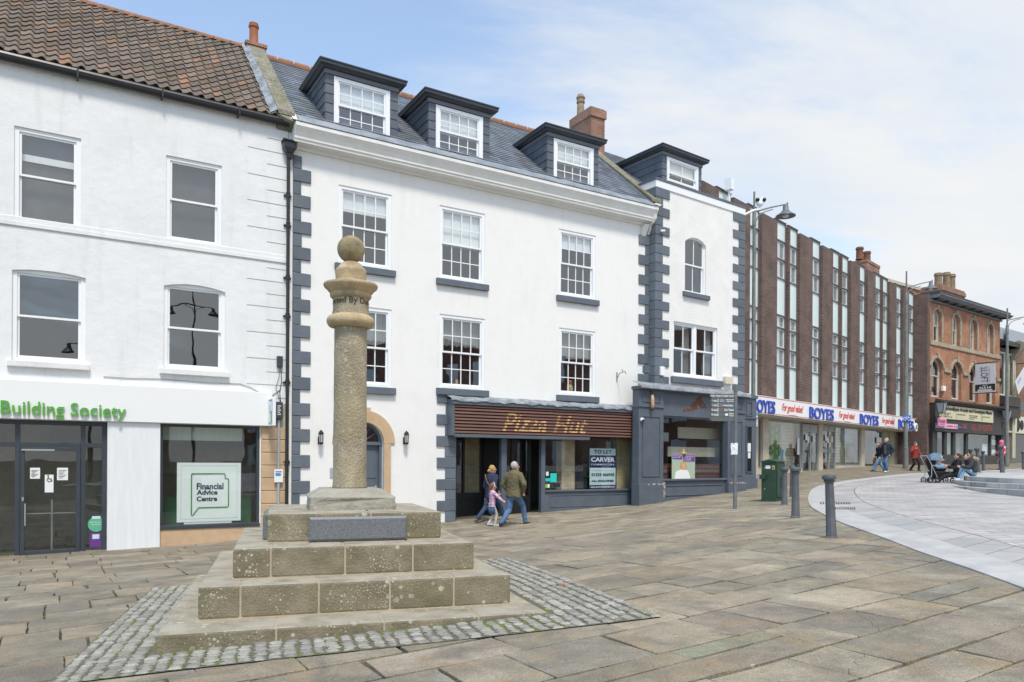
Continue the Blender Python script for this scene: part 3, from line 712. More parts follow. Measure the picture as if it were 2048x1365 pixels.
r = rect(WA, 354, 482, 925.7, 1045.7, -.12); mb = MB(); mb.box(r[0], r[1], .14, .165, r[2], r[3]); mb.box(r[0] + .15, r[1] - .2, .15, .16, r[2] - .05, r[2]); mb.build('board', mat('pale_board', (.88, .90, .89), .35), bdw)
mb = MB(); w_, h_ = r[1] - r[0], r[3] - r[2]; X = lambda t: r[0] + w_ * t; Z = lambda t: r[2] + h_ * t
mb.tube([(X(.22), .135, Z(.12)), (X(.22), .135, Z(.80)), (X(.235), .135, Z(.815)), (X(.73), .135, Z(.815)), (X(.745), .135, Z(.80)), (X(.745), .135, Z(.73)), (X(.79), .135, Z(.73)), (X(.80), .135, Z(.71)), (X(.80), .135, Z(.26)), (X(.785), .135, Z(.24)), (X(.33), .135, Z(.24)), (X(.24), .135, Z(.11)), (X(.22), .135, Z(.12))], .013, 6)
mb.build('bubble_outline', mat('board_green', (.03, .25, .045), .5), bdw)
mb = MB(); t = .004
for (a, b, c, d) in ((.06, .94, .05, .055), (.06, .94, .945, .95), (.06, .064, .055, .945), (.936, .94, .055, .945)): mb.box(X(a), X(b), .1375, .139, Z(c), Z(d))
mb.build('border_line', mat('grey_line', (.4, .45, .44), .6), bdw)
mb = MB()
for s_, a, b, c, d in (('Financial', .30, .72, .545, .655), ('Advice', .30, .625, .455, .54), ('Centre', .30, .62, .345, .43)): text_on(mb, s_, X(a), X(b), Z(c), Z(d), .14, bold=.03, ext=.002)
mb.build('lettering', m_navyT, bdw)
# ---- pipe, boxes and cables on the party line
dpipe = WA.empty('drainpipe', label='tall black cast iron drainpipe with hopper between the two white buildings', cat='drainpipe')
xd = WA.u(575.5, .1, 650); zt = WA.z(575, 312, .15); mb = MB(); mb.tube([(xd, -.09, -.5), (xd, -.09, zt)], .042, 12)
mb.build('pipe', m_timber, dpipe, smooth=True, auto=rad(40))
mb = MB()
for y in (395, 455, 560, 637, 770, 930):
    z = WA.z(575, y, .1); mb.lathe([(.043, 0), (.056, .0), (.056, .05), (.05, .055), (.05, .075), (.056, .08), (.056, .12), (.043, .12)], (xd, -.09, z), 12)
    mb.box(xd - .09, xd + .09, -.045, .0, z + .04, z + .08)
mb.build('collar', m_timber, dpipe, smooth=True, auto=rad(40))
mb = MB(); z = zt
for a, b, c, d in ((.05, .05, 0, .0),): pass
def taper(mb, x, y, z0, z1, w0, d0, w1, d1):
    mb.add([(x - w0, y - d0, z0), (x + w0, y - d0, z0), (x + w0, y + d0, z0), (x - w0, y + d0, z0), (x - w1, y - d1, z1), (x + w1, y - d1, z1), (x + w1, y + d1, z1), (x - w1, y + d1, z1)],
           [(0, 3, 2, 1), (4, 5, 6, 7), (0, 1, 5, 4), (1, 2, 6, 5), (2, 3, 7, 6), (3, 0, 4, 7)])
taper(mb, xd + .02, -.10, z - .05, z + .08, .055, .05, .075, .07); taper(mb, xd + .02, -.11, z + .08, z + .20, .075, .07, .15, .10); mb.box(xd - .13, xd + .17, -.21, -.005, z + .20, z + .34); mb.box(xd - .16, xd + .20, -.24, -.004, z + .34, z + .38)
mb.build('hopper', m_timber, dpipe, bevel=.008)
def small(name, label, cat, W_, xl, xr, yt, yb, n0, n1, m, bevel=.01, group=None):
    e = W_.empty(name, label=label, cat=cat, group=group); r = rect(W_, xl, xr, yt, yb, n1); mb = MB(); mb.box(r[0], r[1], -n1, -n0, r[2], r[3]); mb.build('casing', m, e, bevel=bevel); return e, r
bx1, r = small('junction_box', 'small dark grey box with dangling cables high beside the black drainpipe', 'junction box', WA, 554.5, 566, 712, 734, .005, .08, m_anth)
mb = MB(); z = r[2]
mb.tube([(r[0] + .05, -.04, z + .02), (r[0] + .06, -.05, z - .2), (r[0] - .02, -.03, z - .5), (r[0] + .08, -.04, z - .8), (r[0] + .07, -.04, z - 1.0)], .006, 5); mb.tube([(r[0] + .09, -.04, z + .02), (r[0] + .12, -.03, z - .3), (r[0] + .07, -.04, z - .6), (r[0] + .11, -.04, z - .95)], .008, 5); mb.build('cable', m_black, bx1)
bx2, r = small('meter_box', 'dark grey meter box with white sticker above the grey conduit', 'meter box', WA, 549, 566, 803.6, 838, .05, .16, m_anth)
mb = MB()
for k in range(5): mb.box(r[0] + .07, r[0] + .15 - .02 * (k % 2), -.163, -.1605, r[2] + .1 + k * .05, r[2] + .12 + k * .05)
mb.build('sticker_print', m_paper, bx2)
cd = WA.empty('conduit', label='vertical pale grey conduit on the sandstone blocks below the meter box', cat='conduit'); mb = MB(); x = WA.u(557.5, .07)
mb.tube([(x, -.085, -.45), (x, -.085, WA.z(557, 840, .1))], .03, 10); mb.build('pipe', mat('grey_pvc', (.36, .38, .40), .5), cd, smooth=True, auto=rad(40))
nt_, r = small('notice', 'small white and blue notice fixed to the grey conduit', 'notice', WA, 548.5, 566, 939, 965, .12, .128, m_paper, 0)
mb = MB(); mb.box(r[0] + .03, r[1] - .05, -.131, -.1285, r[2] + .15, r[2] + .22); mb.build('notice_print', mat('logo_blue2', (.05, .25, .5), .6), nt_); mb = MB(); text_on(mb, 'CCTV\nin operation', r[0] + .02, r[1] - .02, r[2] + .25, r[3] - .02, -.1285, align='CENTER', ext=.001) if False else mb.box(r[0] + .03, r[1] - .03, -.131, -.1285, r[2] + .24, r[2] + .26); mb.build('notice_line', m_ink, nt_)
cb = WA.empty('wall_cable', label='thin grey cable sagging across the white wall above the shop fascia', cat='cable'); pts = []
for x, y in ((207, 753.5), (260, 757), (316, 758), (370, 762), (415, 766), (480, 768), (500, 775), (520, 786), (545, 791), (560, 780)): u, z = WA.p(x, y, .02); pts.append((u, -.016, z))
mb = MB(); mb.tube(pts, .008, 5); mb.build('cable', mat('grey_cable', (.25, .25, .25), .7), cb)

# ================================================================ MIDDLE WHITE BUILDING with three dormers
B = WA.empty('townhouse', label='cream-white georgian building with three dormers, blue quoins and the slatted brown shop sign', cat='building')
bL, bR = uR + .02, WA.u(1298, 0, 600) + .14
zcB = WA.z(599, 283, .3); zcT = WA.z(599, 252, .38)
gB = {}
colsB = [(677, 783, 369, 525.5, 607.5, 758 + 11), (879, 969.5, 410, 556, 627.7, 775), (1118, 1191, 457.5, 590, 655.4, 789)]
W2 = [rect(WA, c[0], c[1], c[2], c[3]) for c in colsB]; W1 = [rect(WA, c[0], c[1] - (0 if i < 2 else .5), c[4], c[5]) for i, c in enumerate(colsB)]
# door opening
dcx = WA.u(728, 0, 880); dh = .53; dzs = WA.z(728, 886); dtop = dzs + dh
shopB = (WA.u(911, 0, 950), WA.u(1272, 0, 950), -.1, WA.z(905, 880)); zShB = WA.z(911, 872, .1)
shopB = (shopB[0], shopB[1], -.05, zShB + .15)
holes = [(*r, 0, .12) for r in W2 + W1] + [(dcx - dh, dcx + dh, -.6, dtop, dh, .22), (shopB[0], shopB[1], -1.2, shopB[3], 0, .02)]
mb = MB(); wall_face(mb, bL, bR, -1.2, zcT, holes); ybB = 7.4; yrB = 3.6
zrB = WA.z(800, 191, -yrB)
mb.quad((bL, 0, zSh + 1), (bL, ybB, zSh + 1), (bL, ybB, zcT), (bL, 0, zcT)); mb.quad((bR, 0, -1.2), (bR, ybB, -1.2), (bR, ybB, zcT), (bR, 0, zcT)); mb.quad((bL, ybB, -1.2), (bR, ybB, -1.2), (bR, ybB, zcT), (bL, ybB, zcT))
mb.add([(bR, 0, zcT), (bR, ybB, zcT), (bR, yrB, zrB)], [(0, 1, 2)]); mb.add([(bL, 0, zcT), (bL, ybB, zcT), (bL, yrB, zrB)], [(0, 1, 2)])
mb.build('wall', m_wB, B)
mb = MB(); mb.box(bL + .01, bR - .01, 3.2, 3.25, -1.1, zcT - .1)
for z in (W1[0][2] - .5, W2[0][2] - .45, zcT - .12): mb.box(bL + .01, bR - .01, .3, 3.2, z - .1, z)
for u in (W1[0][1] + .8, W1[1][1] + 1.0): mb.box(u, u + .1, .3, 3.2, W1[0][2] - .4, zcT - .2)
mb.build('interior', m_int, B)
for i, r in enumerate(W2):
    fo = sash(B, r, 4, 2, 2, rail=.50, fw=.085, sw=.045, st=.02, bar=.024, blind=(.27, .50, .22)[i]); sill_on(fo, r, w=.10, h=.17, pr=.10, drop=.02)
for i, r in enumerate(W1):
    fo = sash(B, r, 4, 2, 2, rail=.50, fw=.085, sw=.045, st=.02, bar=.024, curtain=True); sill_on(fo, r, w=.10, h=.18, pr=.10, drop=.02)
# things standing on the window sills inside
def inside(px, py, n=-.2): return WA.p(px, py, n)
u, z = inside(914, 767); z = W1[1][2] + .05; cn = WA.empty('candle', label='orange candle standing inside the first floor window above the slatted sign', cat='candle')
mb = MB(); mb.lathe([(.045, 0), (.045, .20), (.02, .21), (.004, .215), (.004, .24)], (u, .22, z), 12); mb.build('wax', mat('candle_wax', (.65, .33, .13), .5), cn)
u, z = inside(1141, 778); z = W1[2][2] + .05; vs = WA.empty('vase', label='cream vase with orange top standing inside the first floor window nearest the wall bracket', cat='vase')
mb = MB(); mb.lathe([(.05, 0), (.09, .05), (.105, .16), (.09, .25), (.05, .29), (.055, .31)], (u, .24, z), 16); mb.build('pot', mat('vase_cream', (.6, .45, .22), .4, (.5, .33, .15), 6), vs, smooth=True)
mb = MB(); mb.lathe([(.055, .30), (.075, .34), (.07, .39), (.04, .42)], (u, .24, z), 16); mb.build('flowers', mat('orange_top', (.6, .16, .05), .6), vs, smooth=True)
# quoins
def quoins(u_in, u_wide, u_nar, zt, zb, h, parent, m, y=.0, th=.045, start=0, z_first=None, name='quoin', ret=0, gap=.010):
    mb = MB(); z = zt; k = start
    while z - h > zb - h * .5:
        uu = u_wide if k % 2 else u_nar
        cc_ = random.uniform(.85, 1.15); mb.col = (cc_, cc_, cc_ * random.uniform(.97, 1.03)); uu += random.uniform(-.012, .012)
        a, b = sorted((u_in, uu)); t_ = th if k % 2 else th - .012
        mb.box(a, b, y - t_, y + .005, z - h + gap / 2, z - gap / 2); z -= h; k += 1
    return mb.build(name, m, parent, bevel=.010)
h_ = .3165
zqt = WA.z(600, 313)
quoins(bL + .02 + .07, WA.u(619.5), WA.u(600.5), zqt, -.35, h_, B, m_quoin, start=0)
quoins(WA.u(1297, 0, 600) + .10, WA.u(1275.5), WA.u(1288), WA.z(1290, 452), WA.z(1280, 765) + .02, .3165, B, m_quoin, start=0)
quoins(WA.u(911, 0, 900) + .0, WA.u(873.2, 0, 900), WA.u(889.8, 0, 900), WA.z(873, 785), -.45, .292, B, m_quoin, start=1)
# cornice
mb = MB(); c0, c1 = bL + .05, WA.u(1306, .35); hC = zcT - zcB
prof = [(0, zcB - .10), (-.05, zcB - .10), (-.07, zcB - .03), (-.26, zcB), (-.28, zcB), (-.28, zcB + .05), (-.31, zcB + .07), (-.31, zcB + .12), (-.36, zcB + .22), (-.41, zcB + .30), (-.43, zcB + .33), (-.43, zcB + .42), (0, zcB + .46)]
mb.prism(prof, 'x', c0, c1); mb.build('cornice', mat('cornice_paint', (.80, .79, .755), .55, (.72, .71, .67), 2, 5, extra=streak_extra((.55, .54, .48), .3, (.3, 3, 3))), B, bevel=.004); zcT = zcB + .46
mb = MB(); x = bR - .10
S = [(0, .46), (-.43, .46), (-.43, .34), (-.36, .24), (-.33, .10), (-.27, -.03), (-.15, -.10), (-.11, -.25), (-.05, -.36), (0, -.40)]
mb.prism([(a, zcB + b) for a, b in S], 'x', c1 + .002, c1 + .14); mb.box(c1 - .05, c1 + .2, -.47, .0, zcB + .463, zcB + .52); mb.prism([(0, zcB - .11), (-.22, zcB - .11), (-.14, zcB - .25), (-.06, zcB - .42), (0, zcB - .5)], 'x', c1 - .24, c1 - .06)
mb.build('scroll_bracket', MATS['cornice_paint'], B, bevel=.006)
# roof
e0 = (-.36, zcT + .03); e1 = (yrB, zrB)
dorm = [dict(cl=650.4, cr=794.4, fl=669.5, fr=776.6, ft=154, fb=260, rl=642, rly=124.5, rr=812, rail=.5, gl=0), dict(cl=857, cr=978.5, fl=872.8, fr=962.6, ft=210.8, fb=305.6, rl=852.8, rly=183.8, rr=995), dict(cl=1094.5, cr=1196.5, fl=1108, fr=1184, ft=277.4, fb=360, rl=1091.6, rly=253.8, rr=1212)]
yD = .02
def in_dormer(u, s_):
    return False
mb = MB(); slates(mb, bL + .13, bR - .36, e0[0], e0[1], e1[0], e1[1], seed=4); ro = mb.build('roof', m_slateM, B)
mb = MB(); mb.col = (1, 1, 1); mb.quad((bL, e0[0], e0[1] - .01), (bR, e0[0], e0[1] - .01), (bR, e1[0], e1[1] - .01), (bL, e1[0], e1[1] - .01)); mb.quad((bL, ybB + .2, e0[1]), (bR, ybB + .2, e0[1]), (bR, e1[0], e1[1]), (bL, e1[0], e1[1])); mb.build('roof_deck', MATS['roof_deck'], B)
mb = MB(); u = bL + .1
while u < bR - .4:
    a = [(yrB + .12 * sin(t), zrB - .01 + .12 * cos(t)) for t in [rad(d) for d in range(-95, 96, 19)]]
    mb.prism(a, 'x', u, u + .44); mb.mi = 1; a = [(yrB + .128 * sin(t), zrB - .01 + .128 * cos(t)) for t in [rad(d) for d in range(-95, 96, 19)]]; mb.prism(a, 'x', u + .441, u + .468); mb.mi = 0; u += .47
mb.box(bL + .1, bR - .4, yrB - .155, yrB - .125, zrB - .09, zrB - .02)
mb.build('ridge_tiles', [m_ridge, mat('ridge_mortar', (.55, .47, .36), .9)], ro, smooth=True, auto=rad(30))
mb = MB(); n = 40
for i in range(n):
    a, b = i / n, (i + 1) / n; f = lambda t: (bL + .1 + (bR - .3 - bL) * t)
    w = lambda t: .012 * sin(t * 91) + .008 * sin(t * 47)
    mb.add([(f(a), -.44, zcT + .012 + w(a)), (f(b), -.44, zcT + .012 + w(b)), (f(b), -.20, zcT + .21 + w(b)), (f(a), -.20, zcT + .21 + w(a)), (f(a), -.445, zcT - .03), (f(b), -.445, zcT - .03)], [(0, 1, 2, 3), (4, 5, 1, 0)])
mb.build('eaves_flashing', m_lead, B, smooth=True)
# verge coping at the right
mb = MB()
for i in range(6):
    a, b = i / 6, (i + 1) / 6 - .005
    q = lambda t: (-.38 + (yrB + .38) * t, zcT + .02 + (zrB - zcT - .02) * t)
    (ya, za_), (yb2, zb_) = q(a), q(b); cop(mb, bR - .36, bR + .02, ya, za_, yb2, zb_, .10, .11)
mb.build('coping', m_cope, B, bevel=.012)
mb = MB(); cop(mb, bR - .40, bR - .34, -.36, zcT + .0, yrB, zrB, .03, .08); mb.build('lead_flashing', m_lead, B)
mb = MB(); cop(mb, bR - .355, bR + .012, -.30, zcT - .02, yrB, zrB - .05, 0, .13); mb.build('gable_top', m_leadW, B)
# dormers
m_fascD = mat('dormer_fascia', (.035, .043, .052), .35); m_soff = mat('dormer_frieze', (.15, .165, .195), .5)
def dormer(parent, W_, D, yD, e0, e1, gridc=(4, 2, 2), blind=0, rail=.5, zbot=None, bm=None, dep=None):
    ua, ub = W_.u(D['cl'], -yD, 200), W_.u(D['cr'], -yD, 250); fa_, fb_, fz0, fz1 = rect(W_, D['fl'], D['fr'], D['ft'], D['fb'], -yD)
    slope = (e1[1] - e0[1]) / (e1[0] - e0[0])
    zR = lambda y: e0[1] + (y - e0[0]) * slope
    zt = fz1 + .03; z0 = zR(yD) - .03
    yb_ = e0[0] + (zt - e0[1]) / slope
    R = random.Random(int(ua * 100)); DM = [MB(), MB()]
    # front strips beside the window, cheeks: rows of slates
    nrow = max(3, int(round((zt - z0) / .235))); g_ = (zt - z0) / nrow
    for k in range(nrow):
        za_, zb_ = z0 + k * g_, z0 + (k + 1) * g_
        for dm, (a, b) in zip(DM, ((ua, fa_), (fb_, ub))):
            c = R.uniform(.88, 1.12); dm.col = (c, c, c)
            dm.add([(a, yD - .022, za_), (b, yD - .022, za_), (b, yD - .008, zb_), (a, yD - .008, zb_), (a, yD + .03, za_), (b, yD + .03, za_)], [(0, 1, 2, 3), (4, 5, 1, 0), (0, 3, 4), (1, 2, 5)])
        for dm, (side, x) in zip(DM, ((-1, ua), (1, ub))):
            y = yD; yend0 = e0[0] + (za_ - e0[1]) / slope + .05; yend1 = e0[0] + (zb_ - e0[1]) / slope + .05; off = (k % 2) * .14
            first = True
            while y < max(yend0, yend1):
                y2 = y + (.28 if not first or off == 0 else .14); first = False
                c = R.uniform(.85, 1.12); dm.col = (c, c, c * 1.02)
                a0, a1 = min(y, yend0), min(y2 - .004, yend0); b0, b1 = min(y, yend1), min(y2 - .004, yend1)
                dm.add([(x + side * .022, a0, za_), (x + side * .022, a1, za_), (x + side * .006, b1, zb_), (x + side * .006, b0, zb_), (x, a0, za_), (x, a1, za_)], [(0, 1, 2, 3), (4, 5, 1, 0), (0, 3, 4)])
                y = y2
    q = MB(); q.quad((ua + .002, yD, z0), (fa_, yD, z0), (fa_, yD, zt), (ua + .002, yD, zt)); q.quad((fb_, yD, z0), (ub - .002, yD, z0), (ub - .002, yD, zt), (fb_, yD, zt))
    for x in (ua + .002, ub - .002): q.add([(x, yD, z0), (x, yb_, zt), (x, yD, zt)], [(0, 1, 2)])
    q.quad((ua, 1.2 + yD, z0), (ub, 1.2 + yD, z0), (ub, 1.2 + yD, zt), (ua, 1.2 + yD, zt)); do_ = q.build('dormer', m_int, parent)
    for dm in DM: dm.build('slate_cladding', m_cheek, do_)
    # flat roof with gutter edge
    ov = .20; x0, x1 = ua - ov, ub + ov; zc = zt
    q = MB(); q.box(ua - .03, ub + .03, yD - .045, yb_ + .1, zc, zc + .11); q.build('frieze', m_soff, do_, bevel=.006)
    q = MB(); pth = [((x0 + ov - .03, yb_ + .35, zc + .11), (-1, 0)), ((x0 + ov - .03, yD - .045, zc + .11), (-1, -1)), ((x1 - ov + .03, yD - .045, zc + .11), (1, -1)), ((x1 - ov + .03, yb_ + .35, zc + .11), (1, 0))]
    q.sweep([(0, 0), (.045, 0), (.10, .035), (.145, .045), (.155, .06), (.155, .12), (.175, .13), (.175, .165), (0, .19)], pth); q.box(ua - .03, ub + .03, yD - .04, yb_ + .35, zc + .115, zc + .185)
    q.build('dormer_roof', m_fascD, do_, bevel=.003)
    r = (fa_, fb_, fz0 + (.0), fz1 + .0)
    fo = sash(do_, r, *gridc, rail=rail, fw=.085, sw=.04, st=yD - .035, bar=.022, blind=blind, bm=bm)
    fo2 = fo
    q = MB()
    q.box(fa_ - .03, fa_ + .0, yD - .045, yD - .01, z0 - .04, fz1); q.box(fb_, fb_ + .03, yD - .045, yD - .01, z0 - .04, fz1); q.build('trim', m_upvc, do_)
    q = MB(); nn = 10
    for i in range(nn):
        a = fa_ + (fb_ - fa_) * i / nn; b = fa_ + (fb_ - fa_) * (i + 1) / nn
        q.add([(a, yD - .03, fz0 + .0), (b, yD - .03, fz0 + .0), (b, yD - .16, z0 - .06), (a, yD - .16, z0 - .06), (b, yD + .02, fz0), (a, yD + .02, fz0)], [(0, 1, 2, 3), (0, 1, 4, 5)])
    q.build('apron_flashing', m_leadW, do_)
    return do_
for D, bl in zip(dorm, (0.5, .5, .5)):
    dormer(B, WA, D, yD, e0, e1, blind=bl if D is not dorm[0] else .48)
# chimney behind the ridge at right
cu0, cu1 = WA.u(1146, -yrB - .3, 250), WA.u(1217, -yrB + .35, 250)
zc0 = WA.z(1190, 236, -yrB); mb = MB(); mb.box(bR - .20, bR + .42, yrB - .55, yrB + .65, zrB - 1.2, zc0 - .28); mb.box(bR - .25, bR + .47, yrB - .60, yrB + .70, zc0 - .28, zc0 + .02)
cc = mb.build('chimney', m_brickR, B); mb = MB(); mb.box(bR - .21, bR + .43, yrB - .55, yrB + .65, zc0 + .021, zc0 + .08); mb.build('chimney_flaunching', m_cope, cc, bevel=.02)
mb = MB(); mb.lathe([(.17, 0), (.17, .05), (.145, .08), (.125, .55), (.15, .56), (.16, .60), (.14, .62), (.14, .70), (.17, .74), (.15, .80), (.11, .86), (.10, .88)], (bR + .08, yrB + .45, zc0 + .07), 16); mb.build('chimney_pot', m_potB, cc, smooth=True, auto=rad(35))
# arched door
mb = MB(); n = 20
for i in range(n):
    t0, t1 = pi * i / n, pi * (i + 1) / n
    P = lambda t, r_: (dcx + r_ * cos(t), dzs + r_ * sin(t))
    mb.prism([P(t0, dh), P(t1, dh), P(t1, dh + .30), P(t0, dh + .30)], 'y', -.045, .01)
mb.box(dcx + dh, dcx + dh + .19, -.04, .01, -.5, dzs - .003); mb.box(dcx - dh - .19, dcx - dh, -.04, .01, -.5, dzs - .003)
mb.prism([(dcx - .10, dzs + dh - .01), (dcx + .10, dzs + dh - .01), (dcx + .15, dzs + dh + .37), (dcx - .15, dzs + dh + .37)], 'y', -.07, .01)
mb.build('door_surround', m_stone, B, smooth=False)
mb = MB(); mb.box(dcx - dh, dcx + dh, .20, .24, -.6, dzs); P = arch_pts(dcx - dh, dcx + dh, dzs, dh, 20)
for i in range(20):
    Q = [(dcx + (p[0] - dcx) * .86, dzs + (p[1] - dzs) * .86) for p in (P[i], P[i + 1])]; mb.prism([P[i], P[i + 1], Q[1], Q[0]], 'y', .12, .22)
for a in (35, 62, 90, 118, 145): mb.tube([(dcx, .17, dzs), (dcx + .47 * cos(rad(a)), .17, dzs + .47 * sin(rad(a)))], .018, 6)
mb.box(dcx - dh, dcx + dh, .10, .22, dzs - .06, dzs + .03); mb.box(dcx - dh, dcx - dh + .07, .12, .20, -.6, dzs); mb.box(dcx + dh - .07, dcx + dh, .12, .20, -.6, dzs)
for x0_, x1_ in ((dcx - .40, dcx - .06), (dcx + .06, dcx + .40)):
    for z0_, z1_ in ((-.1, .30), (.42, 1.05), (1.17, dzs - .16)): mb.box(x0_, x1_, .185, .2, z0_, z1_)
dB = mb.build('door', m_blue, B, bevel=.006)
mb = MB(); mb.ball((dcx + .38, .15, .95), .03); mb.box(dcx - .12, dcx + .12, .185, .195, .9, .95); mb.build('door_knob', m_steel, dB)
mb = MB(); mb.quad((dcx - dh, .19, dzs), (dcx + dh, .19, dzs), (dcx + dh, .19, dtop), (dcx - dh, .19, dtop)); mb.build('fanlight', m_glass, dB)
small('meter_plate', 'small pale grey metal plate low on the white wall behind the column', 'meter plate', WA, 660, 666, 936, 957, .0, .02, MATS['grey_pvc'])
def lantern(px, label):
    e = WA.empty('wall_lantern', label=label, cat='wall lamp', group='black wall lanterns either side of the arched door'); u = WA.u(px, .15, 875); z = WA.z(px, 890, .15)
    mb = MB(); mb.lathe([(.015, 0), (.05, .02), (.06, .05), (.055, .06), (.01, .06)], (u, -.15, z), 10); mb.lathe([(.065, .26), (.07, .28), (.045, .33), (.02, .35), (.01, .37)], (u, -.15, z), 10)
    for k in range(6): a = k * pi / 3; mb.tube([(u + .055 * cos(a), -.15 + .055 * sin(a), z + .05), (u + .062 * cos(a), -.15 + .062 * sin(a), z + .27)], .005, 5)
    mb.tube([(u, 0, z + .10), (u, -.08, z + .08), (u, -.15, z + .02)], .012, 6); mb.box(u - .035, u + .035, -.02, 0, z + .02, z + .2); mb.build('cage', m_black, e)
    mb = MB(); mb.lathe([(.046, .055), (.052, .265)], (u, -.15, z), 10); mb.build('lamp_glass', mat('lamp_glass', (.4, .4, .38), .2), e)
lantern(642, 'black wall lantern on the white wall left of the stone column'); lantern(813, 'black wall lantern on the white wall right of the arched door')
hk = WA.empty('sign_bracket', label='empty black curly iron bracket on the white wall right of the slatted sign', cat='bracket'); mb = MB(); u = WA.u(1233); z0_, z1_ = WA.z(1233, 764), WA.z(1233, 745)
mb.tube([(u, -.02, z0_), (u, -.02, z1_)], .012, 6); mb.tube([(u, -.02, z0_ + .1), (u, -.15, z1_ - .05), (u, -.28, z1_ - .03), (u, -.30, z1_ + .04), (u, -.24, z1_ + .05)], .010, 6); mb.tube([(u, -.28, z1_ - .03), (u, -.42, z1_ - .02), (u, -.44, z1_ - .10)], .010, 6); mb.build('bracket', m_dark, hk)
# ---- slatted shop front
S0, S1 = WA.u(910, .30), WA.u(1277, .30); sz1 = WA.z(910, 808.8, .30); sz0 = WA.z(910, 867.7, .30)
m_slat = mat('brown_slat', (.165, .072, .050), .5, (.105, .05, .038), 4, 6, stretch=(.3, 1, 6), bump=.1)
mb = MB(); nsl = 9; hs = (sz1 - sz0) / nsl
mb.box(S0 - .10, S0 - .003, -.30, -.001, sz0 - .05, sz1 + .05); mb.box(S0 - .10, S1, -.325, -.001, sz1 + .003, sz1 + .14); mb.box(S0 - .003, S1 - 1.9, -.31, -.001, sz0 - .09, sz0 - .003)
fr = mb.build('sign_surround', m_blue, B, bevel=.006)
mb = MB(); mb.box(S0, S1, -.24, -.10, sz0, sz1); mb.build('sign_back', mat('sign_dark', (.018, .012, .010), .8), B)
sb = MB()
for k in range(nsl):
    z = sz0 + k * hs; sb.add([(S0, -.30, z + hs * .30), (S1, -.30, z + hs * .30), (S1, -.27, z + hs * .98), (S0, -.27, z + hs * .98), (S0, -.245, z + hs * .22), (S1, -.245, z + hs * .22), (S1, -.243, z + hs * .98), (S0, -.243, z + hs * .98)],
        [(0, 1, 2, 3), (4, 5, 1, 0), (3, 2, 6, 7), (0, 3, 7, 4), (1, 5, 6, 2)])
sg = sb.build('slat_panel', m_slat, B)
# ghost lettering: the same strokes, cut into the slats they are painted on
m_ghost = mat('faded_yellow_paint', (.54, .34, .13), .7, (.19, .08, .045), 9, 6, lo=.47, hi=.60)
vs_, fs_ = text_mesh('Pizza Hut', .015, .35, 0.0, 4); xs = [v[0] for v in vs_]; ys_ = [v[1] for v in vs_]; gx0, gx1 = WA.u(1005, .3, 845), WA.u(1176, .3, 845); gz0, gz1 = sz0 + hs * .9, sz0 + hs * 6.9
bmt = bmesh.new(); bv = [bmt.verts.new((gx0 + (v[0] - min(xs)) / (max(xs) - min(xs)) * (gx1 - gx0), 0, gz0 + (v[1] - min(ys_)) / (max(ys_) - min(ys_)) * (gz1 - gz0))) for v in vs_]; [bmt.faces.new([bv[i] for i in f]) for f in fs_]
mb = MB()
for k in range(nsl):
    b2 = bmt.copy(); za_, zb_ = sz0 + hs * (k + .36), sz0 + hs * (k + .97)
    bmesh.ops.bisect_plane(b2, geom=b2.verts[:] + b2.edges[:] + b2.faces[:], plane_co=(0, 0, za_), plane_no=(0, 0, 1), clear_inner=True); bmesh.ops.bisect_plane(b2, geom=b2.verts[:] + b2.edges[:] + b2.faces[:], plane_co=(0, 0, zb_), plane_no=(0, 0, 1), clear_outer=True)
    b2.verts.index_update(); mb.add([(v.co.x, -.302 + .03 * ((v.co.z - sz0) / hs - k - .30) / .68, v.co.z) for v in b2.verts], [tuple(v.index for v in f.verts) for f in b2.faces]); b2.free()
bmt.free()
mb.build('lettering', m_ghost, sg)
mb = MB(); N_ = 44
for i in range(N_):
    a, b = i / N_, (i + 1) / N_; f = lambda t: S0 - .13 + (S1 - S0 + .13) * t; w = lambda t: .018 * sin(t * 71) + .014 * sin(t * 33 + 1)
    mb.add([(f(a), -.35, sz1 + .15 + w(a)), (f(b), -.35, sz1 + .15 + w(b)), (f(b), -.002, sz1 + .27 + w(b) * .3), (f(a), -.002, sz1 + .27 + w(a) * .3), (f(a), -.352, sz1 + .09 + w(a * 1.3)), (f(b), -.352, sz1 + .09 + w(b * 1.3))], [(0, 1, 2, 3), (4, 5, 1, 0)])
mb.build('lead_flashing', m_leadW, B, smooth=True)
# shop opening: posts, glazing, recess
uP1, uP1b, uP2, uP2b, uE = WA.u(1002.4), WA.u(1013), WA.u(1082), WA.u(1090), WA.u(1268)
zh = sz0 - .06; zsl = WA.z(1090, 983)
mb = MB(); mb.box(uP1, uP1b, -.04, .10, -.9, zh + .3); mb.box(uP2, uP2b, -.04, .10, -.9, zh + .3); mb.box(WA.u(1264.4), uE + .1, -.04, .10, -.9, zh + .3); mb.box(uP2b, uE, -.02, .05, -.9, zsl - .02); mb.box(uP2b - .0, uE, -.07, .11, zsl - .02, zsl + .03)
zz1, zz0 = zsl - .14, zsl - .48
for (a, b, c, d) in ((uP2b + .18, uE - .25, zz1, zz1 + .025), (uP2b + .18, uP2b + .205, zz0, zz1 - .002), (uP2b + .207, uE - .25, zz0, zz0 + .02)): mb.box(a, b, -.035, -.018, c, d)
mb.build('shop_frame', m_blue, B, bevel=.006)
mb = MB(); mb.quad((uP2b, .03, zsl), (uE, .03, zsl), (uE, .03, zh + .3), (uP2b, .03, zh + .3)); mb.build('shop_glass', m_glassC, B)
m_bkf = mat('black_shopfront', (.016, .017, .019), .45)
yR = 1.1; mb = MB(); x0 = shopB[0]
